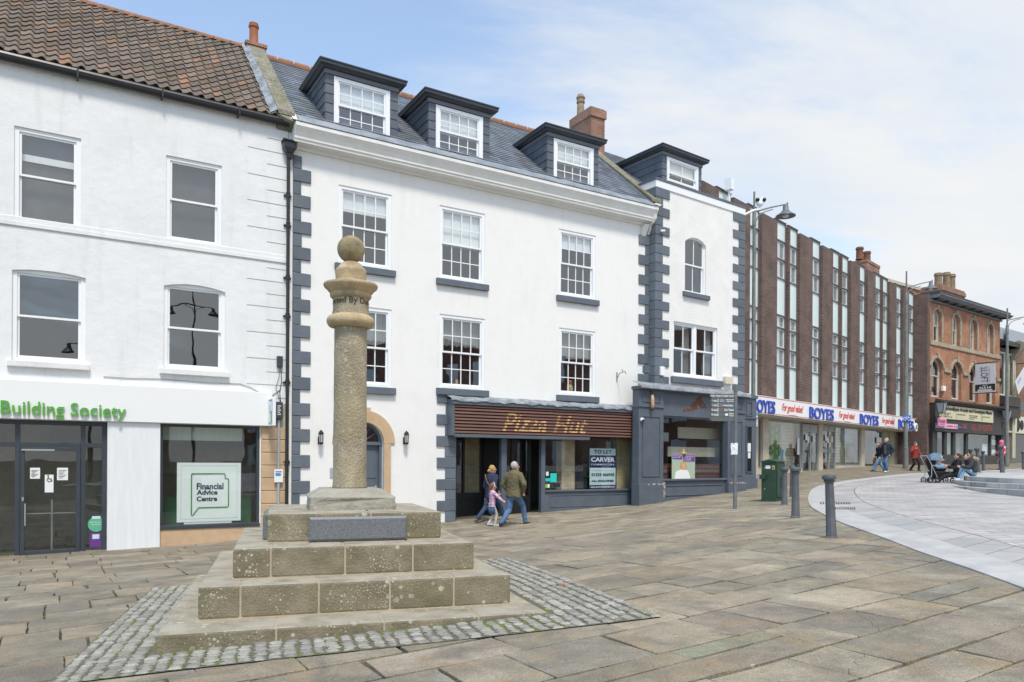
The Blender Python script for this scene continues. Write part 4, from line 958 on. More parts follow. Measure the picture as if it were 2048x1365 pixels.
mb.box(x0, uP1, yR, yR + .06, -.9, zsl - .05); mb.box(uP1, uP2, .55, .60, -.9, zsl - .12) ; xs_ = [x0, x0 + (uP1 - x0) * .55, uP1 - .05]
for x in xs_: mb.box(x, x + .06, yR - .02, yR + .08, zsl - .05, zh + .3)
for x in (uP1 + .06, (uP1 + uP2) / 2, uP2 - .08): mb.box(x, x + .07, .53, .62, zsl - .12, zh + .3)
mb.box(x0, x0 + .04, .02, yR, -.9, zh + .3); mb.box(uP1 + .0, uP1 + .05, .10, yR, -.9, zh + .3)
mb.box(x0, uP1, .02, yR, zh + .02, zh + .05) 
for (a, b, y) in ((x0 + .15, uP1 - .2, yR - .015), ((uP1 + uP2) / 2 + .1, uP2 - .1, .535)):
    for c, d, e, f in ((a, b, -.25, -.23), (a, b, zsl - .26, zsl - .24), (a, a + .02, -.23, zsl - .26), (b - .02, b, -.23, zsl - .26)): mb.box(c, d, y, y + .014, e, f)
mb.build('shop_recess', m_bkf, B)
mb = MB(); mb.quad((x0, yR + .03, zsl - .05), (uP1, yR + .03, zsl - .05), (uP1, yR + .03, zh + .3), (x0, yR + .03, zh + .3)); mb.quad((uP1 + .1, .57, zsl - .12), (uP2, .57, zsl - .12), (uP2, .57, zh + .3), (uP1 + .1, .57, zh + .3)); mb.build('recess_glass', m_glassC, B)
mb = MB(); mb.box(WA.u(930, -1.3), WA.u(962, -1.3), 1.3, 1.5, -.4, zh + .3); mb.box(WA.u(1124, -.3), WA.u(1150, -.3), .3, .6, -.3, zh + .3); mb.box(WA.u(1234, -.3), uE + .3, .3, .5, -.3, zh + .3); mb.build('brick_pillar', m_brickY, B)
mb = MB(); mb.box(uP2b + 2.0, uP2b + 2.08, .5, .58, -.2, 1.1); mb.box(uP2b + 1.9, uP2b + 2.2, .45, .65, 1.1, 1.14); mb.box(uP2b + 1.6, uP2b + 1.72, .5, .6, -.2, zh); mb.build('inner_post', m_black, B)
tl = WA.empty('letting_board', label='white and navy TO LET board in the window right of the shop door', cat='sign')
r = rect(WA, 1180, 1233, 897, 978, -.02); mb = MB(); w_, h_ = r[1] - r[0], r[3] - r[2]; lean = .03; X = lambda t, v=1: r[0] + w_ * t + .05 * v; Z = lambda t: r[2] + h_ * t
mb.box(X(0, .2), X(.97, .2), .045, .055, Z(0), Z(1)); mb.build('board', mat('pale_mint_board', (.60, .72, .74), .5), tl)
mb = MB(); mb.box(X(0, .2) + .002, X(.97, .2) - .002, .041, .044, Z(.52), Z(.83)); mb.box(X(0, .2) + .002, X(.97, .2) - .002, .041, .044, Z(0.003), Z(.09)); mb.build('navy_band', mat('navy_band', (.014, .02, .13), .5), tl)
mb = MB(); text_on(mb, 'TO LET', X(.15, .2), X(.82, .2), Z(.87), Z(.965), .044, bold=.03); text_on(mb, '01325 466945', X(.06, .2), X(.92, .2), Z(.31), Z(.385), .044, bold=.02); text_on(mb, 'ALL ENQUIRIES', X(.06, .2), X(.90, .2), Z(.16), Z(.215), .044, bold=.03); mb.build('lettering', m_navyT, tl)
mb = MB(); text_on(mb, 'CARVER', X(.04, .2), X(.93, .2), Z(.665), Z(.78), .040, bold=.03); text_on(mb, 'COMMERCIAL', X(.04, .2), X(.92, .2), Z(.58), Z(.62), .040, space=1.3, bold=.01); text_on(mb, 'www.carvercommercial.co.uk', X(.02, .2), X(.94, .2), Z(.02), Z(.07), .040, bold=.02); text_on(mb, 'Chartered Surveyors', X(.05, .2), X(.92, .2), Z(.445), Z(.49), .044, bold=.01); mb.build('lettering', m_white, tl)
mb = MB(); r = rect(WA, 1100.5, 1113, 947, 965, -.02); mb.box(r[0], r[1], .015, .02, r[2], r[3]); r = rect(WA, 1089.8 + 1, 1100, 957, 963, -.02); mb.box(r[0], r[1], .015, .02, r[2], r[3]); mb.mi = 1; r = rect(WA, 1092, 1097, 944, 952, -.02); mb.box(r[0], r[1], .015, .02, r[2], r[3])
mb.mi = 2; r = rect(WA, 1108, 1120, 967, 975, -.02); mb.box(r[0], r[1], .015, .02, r[2], r[3]); mb.mi = 3; r = rect(WA, 1090.5, 1095, 969, 976, -.02); mb.box(r[0], r[1], .015, .02, r[2], r[3]); mb.mi = 1; r = rect(WA, 1095, 1099, 969, 976, -.02); mb.box(r[0], r[1], .015, .02, r[2], r[3])
mb.build('window_sticker', [mat('teal_sticker', (.02, .55, .48), .5), m_paper, m_ink, mat('lime_sticker', (.2, .5, .05), .5)], B)
cc_ = WA.empty('security_camera', label='white dome camera with dark lead on the blue pilaster right of the slatted sign', cat='camera', group='white security cameras')
u, z = WA.p(1285, 840, .70); mb = MB(); mb.ball((u, -.68, z), .065, 14, 10); mb.tube([(u, -.50, z + .02), (u, -.64, z + .01)], .045, 10); mb.build('dome', m_upvc, cc_, smooth=True, auto=rad(40)); mb = MB(); mb.ball((u, -.72, z - .02), .045, 12, 8); mb.build('lens', m_black, cc_, smooth=True)
mb = MB(); mb.tube([(u - .03, -.60, z - .05), (u - .03, -.60, z - .35), (u, -.60, z - .4)], .012, 6); mb.build('cable', m_black, cc_)
mb = MB()
# ================================================================ NARROW WHITE BRICK BUILDING
C = WC.empty('narrow_shop_building', label='narrow white painted brick building with arched window, one dormer and blue shop front', cat='building')
m_wC = mat('white_painted_brick', (.82, .815, .80), .8, (.74, .73, .71), 1.6, 5, bump=.5)
def wb_extra(N, L, vec, cs, b):
    s = N('ShaderNodeSeparateXYZ'); L(vec, s.inputs[0]); xx = math_(N, L, 'ADD', s.outputs[0], s.outputs[1]); c = N('ShaderNodeCombineXYZ'); L(xx, c.inputs[0]); L(s.outputs[2], c.inputs[1])
    t = N('ShaderNodeTexBrick'); L(c.outputs[0], t.inputs[0]); t.inputs['Scale'].default_value = 1; t.inputs['Mortar Size'].default_value = .007; t.inputs['Mortar Smooth'].default_value = .6; t.inputs['Brick Width'].default_value = .23; t.inputs['Row Height'].default_value = .078
    n = N('ShaderNodeTexNoise'); n.inputs['Scale'].default_value = 18; n.inputs['Detail'].default_value = 5; L(vec, n.inputs[0])
    h = math_(N, L, 'MULTIPLY_ADD', t.outputs['Fac'], -.5, 1.0); h = math_(N, L, 'MULTIPLY_ADD', n.outputs[0], .9, h); return cs, h
m_wC = mat('white_painted_brickwork', (.82, .805, .775), .8, (.75, .735, .705), 1.6, 5, bump=.45, extra=wb_extra)
cR = WC.u(1487, 0, 600); cz = WC.z(1293, 349, .06)
r2 = rect(WC, 1370, 1412, 478, 585); rise2 = WC.z(1370, 478) - WC.z(1370, 492); r2 = (r2[0], r2[1], WC.z(1370, 584), WC.z(1390, 476))
r1 = rect(WC, 1347, 1434.5, 642, 751)
sC = (WC.u(1327, .20), WC.u(1454, .20), WC.z(1327, 961, .20), WC.z(1327, 831.5, .20))
holes = [(*r2, .20, .16), (*r1, 0, .14), (.35, cR - .2, -1.0, sC[3] + .1, 0, .1)]
mb = MB(); wall_face(mb, 0, cR, -1.2, cz - .26, holes); yC = 8.0
mb.quad((0, 0, -1.2), (0, yC, -1.2), (0, yC, cz - .26), (0, 0, cz - .26)); mb.quad((cR, 0, -1.2), (cR, yC, -1.2), (cR, yC, cz - .26), (cR, 0, cz - .26)); mb.quad((0, yC, -1.2), (cR, yC, -1.2), (cR, yC, cz - .2), (0, yC, cz - .2))
mb.build('wall', m_wC, C)
mb = MB(); mb.box(.01, cR - .01, 3.5, 3.55, -1, cz - .3)
for z in (r1[2] - .6, r2[2] - .5, cz - .35): mb.box(.01, cR - .01, .2, 3.5, z - .1, z)
mb.build('interior', m_int, C)
mb = MB(); pth = [((0, 1.6, 0), (-1, 0)), ((0, 0, 0), (-1, -1)), ((cR, 0, 0), (1, -1)), ((cR, 2.0, 0), (1, 0))]
mb.sweep([(-.02, cz - .26), (.035, cz - .26), (.04, cz - .05), (-.02, cz - .05)], pth); mb.build('parapet_band', m_upvc, C)
mb = MB(); mb.sweep([(-.25, cz - .049), (.055, cz - .049), (.06, cz + .03), (-.25, cz + .05)], pth); mb.build('parapet_coping', m_blueL, C, bevel=.004)
fo = sash(C, r2, 2, 1, 1, rail=.50, fw=.05, sw=.045, st=.06, bar=.025, rise=.16); sill_on(fo, r2, w=.12, h=.15, pr=.10)
mb = MB(); R = random.Random(3); pl = WC.empty('potted_plant', label='small spiky green plant inside the sill of the arched window', cat='plant')
for i in range(26):
    a = R.uniform(0, 6.28); l = R.uniform(.1, .2); x = r2[1] - .22; z = r2[2] + .14; dx_, dy_ = cos(a) * l * .8, sin(a) * l * .3
    mb.add([(x - .01, .3, z), (x + .01, .3, z), (x + dx_, .3 + dy_, z + l)], [(0, 1, 2)])
mb.build('leaves', mat('leaf_green', (.08, .16, .04), .34), pl); mb = MB(); mb.lathe([(.05, 0), (.065, .09)], (r2[1] - .22, .3, r2[2] + .05), 12); mb.build('pot', m_wB, pl)
mid = (r1[0] + r1[1]) / 2
ra, rb = (r1[0], mid + .0, r1[2], r1[3]), (mid + .001, r1[1], r1[2], r1[3])
fo = sash(C, ra, 2, 1, 1, rail=.52, fw=.06, sw=.05, st=.05, bar=.028); sash(C, rb, 2, 1, 1, rail=.52, fw=.06, sw=.05, st=.05, bar=.028)
mb = MB(); mb.box(r1[0] - .14, r1[1] + .22, -.11, .06, r1[2] - .24, r1[2] - .04); mb.build('sill', m_blueL, fo, bevel=.008)
for rr_ in (ra, rb):
    q = MB(); q.box(rr_[1] - .42, rr_[1] - .1, .22, .26, rr_[2], rr_[3]); q.build('curtain', m_net, fo)
h_ = .300; zq = cz - .27
for side in (0, 1):
    mb = MB(); z = zq; k = 0
    while z > 2.25:
        cc_ = random.uniform(.85, 1.15); mb.col = (cc_, cc_, cc_)
        w = .62 if k % 2 == 0 else .30; wr = .36 if k % 2 == 0 else .62
        if side == 0: mb.prism([(-.04, -.04), (w, -.04), (w, .002), (.002, .002), (.002, min(wr, .55)), (-.04, min(wr, .55))], 'z', z - h_ + .006, z - .006)
        else: mb.prism([(cR + .04, -.04), (cR + .04, .5), (cR - .002, .5), (cR - .002, .002), (cR - w, .002), (cR - w, -.04)], 'z', z - h_ + .006, z - .006)
        z -= h_; k += 1
    mb.build('quoin', m_quoin, C, bevel=.010)

# roof behind the parapet, dormer
eC0 = (.45, cz - .30); eC1 = (4.6, cz + 2.9)
mb = MB(); slates(mb, .02, cR - .02, *eC0, *eC1, seed=8); mb.build('roof', m_slateM, C)
mb = MB(); mb.col = (1, 1, 1); mb.quad((0, eC0[0], eC0[1] - .01), (cR, eC0[0], eC0[1] - .01), (cR, eC1[0], eC1[1] - .01), (0, eC1[0], eC1[1] - .01)); mb.quad((0, yC, eC0[1]), (cR, yC, eC0[1]), (cR, *eC1), (0, *eC1)); mb.add([(cR, .45, cz - .3), (cR, yC, cz - .3), (cR, *eC1)], [(0, 1, 2)]); mb.add([(0, .45, cz - .3), (0, yC, cz - .3), (0, *eC1)], [(0, 1, 2)])
mb.box(0.01, cR - .01, .02, .5, cz - .34, cz - .31); mb.build('roof_deck', MATS['roof_deck'], C)
DC = dict(cl=1324.8, cr=1402.9, fl=1333.8, fr=1394, ft=314, fb=362)
dC = dormer(C, WC, DC, .75, eC0, eC1, gridc=(2, 1, 1), blind=.62, rail=.38)
# shop front of the narrow building: pilasters, fascia, window, stallriser
nF = .20; zt_l = WC.z(1266, 764, .34)
mb = MB(); pL0, pL1 = WC.u(1277.6, .28, 900), WC.u(1327, .28, 900); pR0, pR1 = WC.u(1456, .28, 900), WC.u(1490, .28, 900)
zf = sC[3]; zT = WC.z(1290, 779, .34)
mb.box(pL1 - .002, pR0 + .002, -nF, -.002, zf, zT); mb.box(pL1, pR0, -nF + .01, -nF + .2, -1.0, sC[2] - .02)
mb.box(pL1, pR0, -nF - .06, -nF + .3, sC[2] - .02, sC[2] + .04)
for a, b in ((pL0, pL1), (pR0, pR1)):
    mb.box(a, b, -.28, -.002, -1.0, zT - .001); mb.box(a - .03, b + .03, -.34, -.003, -1.0, WC.z(1280, 968, .34) if a < 1 else WC.z(1456, 966, .34)); mb.box(a - .02, b + .02, -.32, -.003, zf + .22, zf + .27)
    for (x0_, x1_, z0_, z1_) in ((a + .16, b - .16, sC[2] + .12, zf - .05), (a + .16, b - .16, zf + .38, zT - .12)):
        for c_, d_, e_, f_ in ((x0_, x1_, z0_, z0_ + .03), (x0_, x1_, z1_ - .03, z1_), (x0_, x0_ + .03, z0_ + .031, z1_ - .031), (x1_ - .03, x1_, z0_ + .031, z1_ - .031)): mb.box(c_, d_, -.305, -.281, e_, f_)
for e_, f_ in ((sC[2] - .19, sC[2] - .165), (sC[2] - .50, sC[2] - .48)): mb.box(pL1 + .12, pR0 - .15, -nF - .015, -nF + .01, e_, f_)
mb.box(pL0 - .06, pR1 + .06, -.42, -.004, zT + .0, zT + .10)
mb.build('shop_front', m_blue, C, bevel=.006)
mb = MB(); N_ = 30
for i in range(N_):
    a, b = i / N_, (i + 1) / N_; f = lambda t: pL0 - .1 + (pR1 - pL0 + .2) * t; w = lambda t: .016 * sin(t * 81) + .02 * sin(t * 29)
    mb.add([(f(a), -.45, zT + .11 + w(a)), (f(b), -.45, zT + .11 + w(b)), (f(b), -.045, zT + .27 + w(b) * .2), (f(a), -.045, zT + .27 + w(a) * .2), (f(a), -.455, zT + .03), (f(b), -.455, zT + .03)], [(0, 1, 2, 3), (4, 5, 1, 0)])
mb.build('lead_flashing', m_leadW, C, smooth=True)
mb = MB(); mb.box(sC[0], sC[0] + .05, -nF + .05, -nF + .15, sC[2], zf); mb.box(sC[1] - .05, sC[1], -nF + .05, -nF + .15, sC[2], zf); mb.box(sC[0] + .05, sC[1] - .05, -nF + .05, -nF + .15, zf - .05, zf - .002); mb.box(sC[1] + .002, pR0, -nF + .02, -nF + .2, sC[2] + .04, zf)
mb.box(pL1, sC[0] - .001, -nF + .02, -nF + .2, sC[2] + .04, zf); mb.build('window_frame', m_blue, C)
mb = MB(); mb.quad((sC[0], -nF + .1, sC[2]), (sC[1], -nF + .1, sC[2]), (sC[1], -nF + .1, zf), (sC[0], -nF + .1, zf)); mb.build('shop_glass', m_glassC, C)
mb = MB(); mb.quad((0.02, 2.6, -1), (cR - .02, 2.6, -1), (cR - .02, 2.6, zf + .3), (0.02, 2.6, zf + .3)); mb.build('shop_interior', mat('near_black_interior', (.02, .02, .022), .9), C)
zq1, zq2, zq3, zq4 = [WC.z(1327, y, .3) for y in (866, 886, 903, 921)]
mb = MB(); mb.box(sC[0] + 1.4, sC[1] + .6, .4, .44, WC.z(1400, 878, -.3), WC.z(1400, 856, -.3)); mb.box(sC[0] + .9, sC[1] + .6, .4, .44, WC.z(1400, 914, -.3), WC.z(1400, 895, -.3)); mb.build('interior_band', mat('cream_board', (.5, .45, .35), .7), C)
mb = MB(); 
for k in range(3): mb.box(sC[0] + .2, sC[1] + .3, .1, .5, sC[2] + .02 + k * .18, sC[2] + .17 + k * .18)
mb.build('wooden_bench', mat('red_brown_wood', (.14, .05, .03), .5, (.08, .03, .02), 3, stretch=(.4, 1, 4)), C)
mb = MB(); text_on(mb, 'sofia.com', sC[0] + 1.0, sC[0] + 2.6, WC.z(1380, 903, .35), WC.z(1380, 894, .35), -nF + .1, flip=True, ext=.001) ; mb.build('window_lettering', mat('faint_white_vinyl', (.16, .16, .15), .7), C)
# torn patch on the fascia
mb = MB(); pt = [(1365, 824), (1368, 818), (1378, 815), (1386, 806), (1390, 799), (1396, 796), (1402, 792), (1404, 800), (1410, 809), (1418, 815), (1410, 817), (1398, 817), (1385, 822), (1372, 824)]
P = [WC.p(x, y, nF + .003) for x, y in pt]; mb.prism(P, 'y', -nF - .004, -nF + .0); mb.build('peeled_patch', mat('bare_brown_wood', (.12, .055, .035), .9, (.30, .22, .17), 7, 6, lo=.5, hi=.7), C)
mb = MB(); R = random.Random(9)
for i in range(26):
    zz = WC.z(1327, 968 + R.uniform(0, 30), .34); x = pL1 + .03 + R.uniform(-.05, .0) ; w = R.uniform(.02, .06); mb.box(x - w, x + .002, -.344, -.34, zz, zz + R.uniform(.02, .07))
for i in range(8): x = pL0 + R.uniform(.3, pL1 - pL0 - .1); zz = WC.z(1300, 968, .34) - .04; mb.box(x, x + R.uniform(.05, .12), -.344, -.34, zz, zz + R.uniform(.02, .05))
for i in range(12): x = pR0 + R.uniform(-.03, pR1 - pR0); zz = WC.z(1470, 966, .34) - .03; mb.box(x, x + R.uniform(.04, .1), -.344, -.34, zz, zz + R.uniform(.02, .06))
mb.build('chipped_paint', mat('chipped_undercoat', (.5, .36, .28), .8, (.6, .55, .48), 10), C)
# side pilaster set back behind the corner
ux0 = cR + .45 - .42; uS0, uS1 = WC.u(1490, -.1, 900), WC.u(1508.5, -.1, 900)
zs_t = WC.z(1500, 797, -.1); mb = MB(); mb.box(pR1 - .1, uS1, .02, .6, -1.0, zs_t); mb.box(pR1, uS1 + .04, -.03, .62, zs_t - .02, zs_t + .10); mb.box(pR1, uS1 + .03, -.03, .61, -1.0, WC.z(1500, 953, 0)); mb.box(pR1, uS1 + .03, -.02, .61, WC.z(1500, 838, 0), WC.z(1500, 838, 0) + .06)
a, b = WC.u(1492.5, 0, 900), WC.u(1505, 0, 900)
for z0_, z1_ in ((WC.z(1500, 833, 0), WC.z(1500, 803, 0)), (WC.z(1500, 946, 0), WC.z(1500, 852, 0))):
    for c_, d_, e_, f_ in ((a, b, z0_, z0_ + .04), (a, b, z1_ - .04, z1_), (a, a + .05, z0_, z1_), (b - .05, b, z0_, z1_)): mb.box(c_, d_, -.01, .019, e_, f_)
mb.build('side_pilaster', m_blue, C, bevel=.004)
mb = MB(); mb.box(a + .051, b - .051, .012, .018, WC.z(1500, 946, 0) + .05, WC.z(1500, 852, 0) - .05); sg_ = mb.build('side_glass', mat('dark_mirror_glass', (.02, .024, .03), .05), C)
mb = MB(); mb.box(a + .09, b - .09, .005, .011, WC.z(1500, 904, 0), WC.z(1500, 887, 0)); mb.box(a + .11, b - .11, .005, .011, WC.z(1500, 917, 0), WC.z(1500, 905.5, 0)); mb.build('notice', m_paper, sg_)
small('alarm_box', 'cream alarm box with brown panel at the right corner above the blue shop front', 'alarm box', WC, 1452, 1467, 753, 768, .0, .14, mat('cream_plastic', (.60, .56, .45), .5))
e_, r = small('cable_box', 'small white cable box with lead on the white brick left of the double window', 'cable box', WC, 1322, 1330, 733, 751, 0, .10, m_upvc)
mb = MB(); mb.tube([(r[0] + .06, -.05, r[2] + .01), (r[0] + .07, -.05, r[2] - .2), (r[0] + .3, -.04, r[2] - .32), (r[0] + .9, -.04, r[2] - .36)], .012, 6); mb.build('cable', MATS['grey_cable'], e_)
small('camera_bracket', 'dark blue box on the quoins above the blue left pilaster', 'box', WC, 1291, 1300, 731, 746, .06, .20, m_blue)
ca = WC.empty('security_camera', label='tiny white bullet camera high on the white brick below the scroll bracket', cat='camera', group='white security cameras'); u, z = WC.p(1325, 464, .1)
mb = MB(); mb.tube([(u, 0, z + .05), (u, -.07, z + .04)], .03, 8); mb.tube([(u - .07, -.09, z + .02), (u + .08, -.12, z + .04)], .035, 8); mb.build('body', m_upvc, ca, smooth=True, auto=rad(40))
ul = WC.empty('pilaster_lamp', label='rusty orange tubular lamp hanging on the blue left pilaster', cat='wall lamp'); u = WC.u(1303, .35, 810); z0_, z1_ = WC.z(1303, 820, .35), WC.z(1303, 787, .35)
mb = MB(); mb.tube([(u, -.305, z1_ + .06), (u, -.39, z1_ + .02), (u, -.39, z1_ - .08)], .02, 6); mb.tube([(u, -.39, z0_ - .03), (u, -.39, z0_ + .04)], .05, 10); mb.build('mount', m_dark, ul); mb = MB(); mb.lathe([(.055, 0), (.06, .1), (.055, .3), (.03, .42)], (u, -.39, z0_ + .04), 12); mb.build('tube', mat('rust_orange', (.45, .20, .08), .6, (.55, .42, .30), 9), ul, smooth=True)
ps = WC.empty('poster', label='colourful poster of a blonde woman in white leaning in the blue shop window', cat='poster')
r = rect(WC, 1344, 1390, 908, 959, .2); w_, h_ = r[1] - r[0], r[3] - r[2]; X = lambda t: r[0] + w_ * t; Z = lambda t: r[2] + h_ * t
mb = MB(); mb.box(X(0), X(1), -.20, -.185, Z(0), Z(1)); mb.build('sheet', mat('poster_teal', (.25, .48, .45), .6, (.5, .45, .25), 9, 6), ps)
def flat(mb, pts, y0, y1): mb.prism([(X(a), Z(b)) for a, b in pts], 'y', y0, y1)
mb = MB(); flat(mb, [(.02, .80), (.44, .78), (.44, .97), (.02, .98)], -.206, -.2005); flat(mb, [(.48, .70), (.98, .70), (.98, .98), (.48, .98)], -.206, -.2005); mb.build('purple_panel', mat('poster_purple', (.16, .05, .27), .6), ps)
mb = MB(); text_on(mb, 'This is a great\nplace to be', X(.05), X(.42), Z(.83), Z(.95), -.206, ext=.001); text_on(mb, 'come and join our\nfriendly team\nthis summer', X(.52), X(.95), Z(.74), Z(.95), -.206, ext=.001); flat(mb, [(.10, .02), (.15, .30), (.36, .38), (.62, .36), (.70, .30), (.80, .02)], -.210, -.207); mb.build('print', m_white, ps)
mb = MB(); flat(mb, [(.36, .38), (.34, .60), (.40, .70), (.55, .70), (.62, .58), (.62, .36)], -.206, -.2005); mb.build('hair', mat('poster_blonde', (.5, .32, .12), .6), ps)
mb = MB(); flat(mb, cyl_pts((.48, .54), .09, 14)[:-1], -.212, -.208); flat(mb, [(.43, .36), (.53, .36), (.53, .5), (.43, .5)], -.2115, -.2105); mb.build('face', mat('poster_skin', (.60, .36, .25), .6), ps)
mb = MB(); mb.tube([(X(.5), -.19, Z(1.0)), (X(.5), -.19, Z(1.2))], .03, 8); mb.lathe([(.1, 0), (.11, .03), (.03, .05)], (X(.5), -.19, Z(1.0)), 12); mb.build('candlestick', mat('candle_wax2', (.7, .45, .15), .5), ps)

# ================================================================ BROWN BRICK STORE
Dd = WD.empty('brick_store', label='long dark brown brick store with vertical window strips and white and red BOYES sign', cat='building')
m_pan1 = mat('pale_blue_panel', (.68, .78, .775), .35, (.62, .73, .725), 1); m_cream = mat('cream_render', (.55, .48, .38), .7, (.48, .42, .33), 3)
strips = [(1436.6, 1458), (1499.6, 1515), (1554, 1568.7), (1580, 1592), (1625, 1637), (1665.8, 1675.6), (1684.7, 1694), (1719.7, 1727.8), (1751, 1759), (1765.6, 1773), (1793, 1800), (1818, 1825.2)]
rec = .19; zT = WD.z(1516.5, 421); zTs = WD.z(1554, 443, -rec); zB = WD.z(1554, 793, -rec); zSg1, zSg0 = WD.z(1510.6, 790.6, .15), WD.z(1510.6, 826.8, .15)
uLd = WD.u(1405, 0, 500); uEnd = WD.u(1825.2, -rec, 700); zl = zSg1 + .02
mb = MB(); edges = [uLd]; so_ = []
for a, b in strips: ua = WD.u(a, 0, 650); ub = WD.u(b, -rec, 650); so_.append((ua, ub))
cur = uLd; par = []
for ua, ub in so_: par.append((cur, ua)); cur = ub
par.append((cur, cur + .25))
for i, (a, b) in enumerate(par):
    if i == len(par) - 1: continue
    mb.box(a, b, 0, rec + .3, zl, zT)
mb.box(uLd, uEnd, rec + .31, 9, zl, zTs - .1)
mb.box(uEnd - .001, uEnd + .25, -.67, 9, -1.2, zT + .02); mb.box(uEnd + .25, WD.u(1859, .67, 700), -.67, 9, -1.2, zT + .05) 
mb.box(WD.u(1793, -.7, 900), uEnd - .002, 2.2, 2.6, -1.2, zSg0 + .1); mb.box(WD.u(1792, -.7, 900), WD.u(1795, -.7, 900), .7, 2.2, -1.2, zSg0 + .1)
mb.build('brick_piers', m_brickB, Dd)
zz = lambda y: WD.z(1554, y, -rec)
lv = [zTs, zz(480), zz(517), zz(555.7), zz(629.9), zz(655), zz(695.6), zz(731), zl]
m_win = mat('store_mullion', (.15, .13, .12), .5); m_wbk = mat('strip_blind', (.88, .89, .88), .8, (.72, .72, .70), 3, stretch=(4, 4, 1)); m_winw = mat('strip_window_frame', (.72, .73, .72), .4)
for i, (a, b) in enumerate(so_):
    st = MB()
    for k, z in enumerate(lv[:-1]): st.box(a, b, rec - .07, rec + .0, z - .024, z + .024)
    st.box(a - .0, b, rec - .10, rec + .3, zTs + .036, zTs + .06)
    st.box(b - .05, b - .002, rec - .06, rec - .021, zl, zTs)
    so2 = st.build('window_strip', m_win, Dd)
    for z0_, z1_ in ((zl, lv[-2]), (lv[4], lv[3]), (lv[1], zTs)): q = MB(); q.box(a, b, rec - .02, rec + .28, min(z0_, z1_), max(z0_, z1_)); q.build('spandrel_panel', m_pan1, so2)
    st = MB()
    for z0_, z1_ in ((lv[3], lv[2]), (lv[2], lv[1]), (lv[5], lv[4]), (lv[6], lv[5]), (lv[7], lv[6])):
        z0_, z1_ = min(z0_, z1_) + .036, max(z0_, z1_) - .036; t = .04
        st.box(a, b, rec - .01, rec + .02, z0_, z0_ + t); st.box(a, b, rec - .01, rec + .02, z1_ - t, z1_); st.box(a, a + t, rec - .01, rec + .02, z0_ + t, z1_ - t); st.box(b - .06 - t, b - .051, rec - .01, rec + .02, z0_ + t, z1_ - t)
    st.build('window_frame', m_winw, so2)
    for z0_, z1_ in ((lv[3], lv[1]), (lv[7], lv[4])):
        q = MB(); q.box(a + .01, b - .01, rec + .02, rec + .027, z0_, z1_); q.build('glass_pane', m_glass, so2); q = MB(); q.box(a + .01, b - .01, rec + .036, rec + .05, z0_, z1_); q.build('blind', m_wbk, so2)
mb = MB(); uS0, uS1 = WD.u(1440, .15, 800), WD.u(1828, .15, 850)
mb.box(uS0, uEnd, -.06, .3, zSg1 - .02, zl + .02); mb.box(uS0, uS1 - .1, -.05, 2.4, zSg0 - .06, zSg0 - .01); mb.build('concrete_ledge', mat('cream_concrete', (.58, .54, .46), .8, (.42, .38, .32), 3), Dd)
mb = MB(); mb.box(uS0, uS1, -.20, .0, zSg0, zSg1); sgn = mb.build('shop_sign', m_white, Dd)
mb = MB(); mb.box(uS0, uS1, -.204, -.2005, zSg1 - .05, zSg1 - .02); mb.box(uS0, uS1, -.204, -.2005, zSg0 + .03, zSg0 + .055); mb.build('sign_stripe', mat('sign_red', (.45, .03, .03), .5), sgn)
m_bo = mat('sign_blue', (.015, .06, .42), .45); m_re = mat('sign_script_red', (.60, .05, .03), .5)
zb0, zb1 = WD.z(1618, 837, .2), WD.z(1618, 813.5, .2)
mb = MB()
for a, b in ((1504, 1548.8), (1618, 1666.3), (1719, 1756), (1796, 1826)): text_on(mb, 'BOYES', WD.u(a, .2, 830), WD.u(b, .2, 840), zb0, zb1, -.20, bold=.018, ext=.04, proud=.01)
mb.build('lettering', m_bo, sgn)
mb = MB()
for a, b in ((1563.5, 1606), (1677.6, 1709.5), (1764, 1789)):
    u0_, u1_ = WD.u(a, .2, 830), WD.u(b, .2, 840); text_on(mb, 'For good value!', u0_, u1_, zb0 + .1, zb1 - .02, -.20, bold=.012, shear=.4, ext=.01, rise=0.0)
    n_ = 10
    for i in range(n_):
        f = lambda t: (u0_ + (u1_ - u0_) * (.25 + .55 * t), -.206, zb0 + .0 + .05 * (1 - (2 * t - 1) ** 2))
        mb.tube([f(i / n_), f((i + 1) / n_)], .010, 4)
mb.build('slogan', m_re, sgn)
# ground floor of the store
ns = -.7; ys = .7; zt = WD.z(1603, 845.5, ns); zg = -1.2
mb = MB()
for a, b in ((1500, 1514), (1523.6, 1535.7), (1636, 1644), (1721, 1727.7)): mb.box(WD.u(a, ns, 900), WD.u(b, ns, 900), ys - .06, ys + .3, zg, zSg0 - .07)
mb.box(WD.u(1500, ns, 900), WD.u(1604, ns, 900), ys - .02, ys + .28, zg, WD.z(1560, 938, ns)); mb.box(WD.u(1670.5, ns, 900), WD.u(1768, ns, 900), ys - .02, ys + .28, zg, WD.z(1690, 932.5, ns))
mb.box(WD.u(1500, ns, 900), WD.u(1792, ns, 900), ys, ys + .2, zt + .02, zSg0 - .07)
mb.build('shop_wall', m_cream, Dd)
m_gf = mat('grey_aluminium', (.30, .31, .31), .4)
wins = [(1514, 1523.6, 938), (1535.7, 1603.4, 938), (1671, 1721, 932.5), (1727.7, 1766.6, 928)]
for a, b, yb_ in wins:
    r = (WD.u(a, ns, 900), WD.u(b, ns, 900), WD.z((a + b) / 2, yb_, ns), zt); mb = MB(); frame_grid(mb, r, [], [], ys + .02, ys + .1, .07); fo = mb.build('display_window', m_gf, Dd)
    mb = MB(); mb.quad((r[0], ys + .05, r[2]), (r[1], ys + .05, r[2]), (r[1], ys + .05, r[3]), (r[0], ys + .05, r[3])); mb.build('glass_pane', m_glassC, fo)
m_slw = mat('slatwall', (.42, .34, .22), .7)
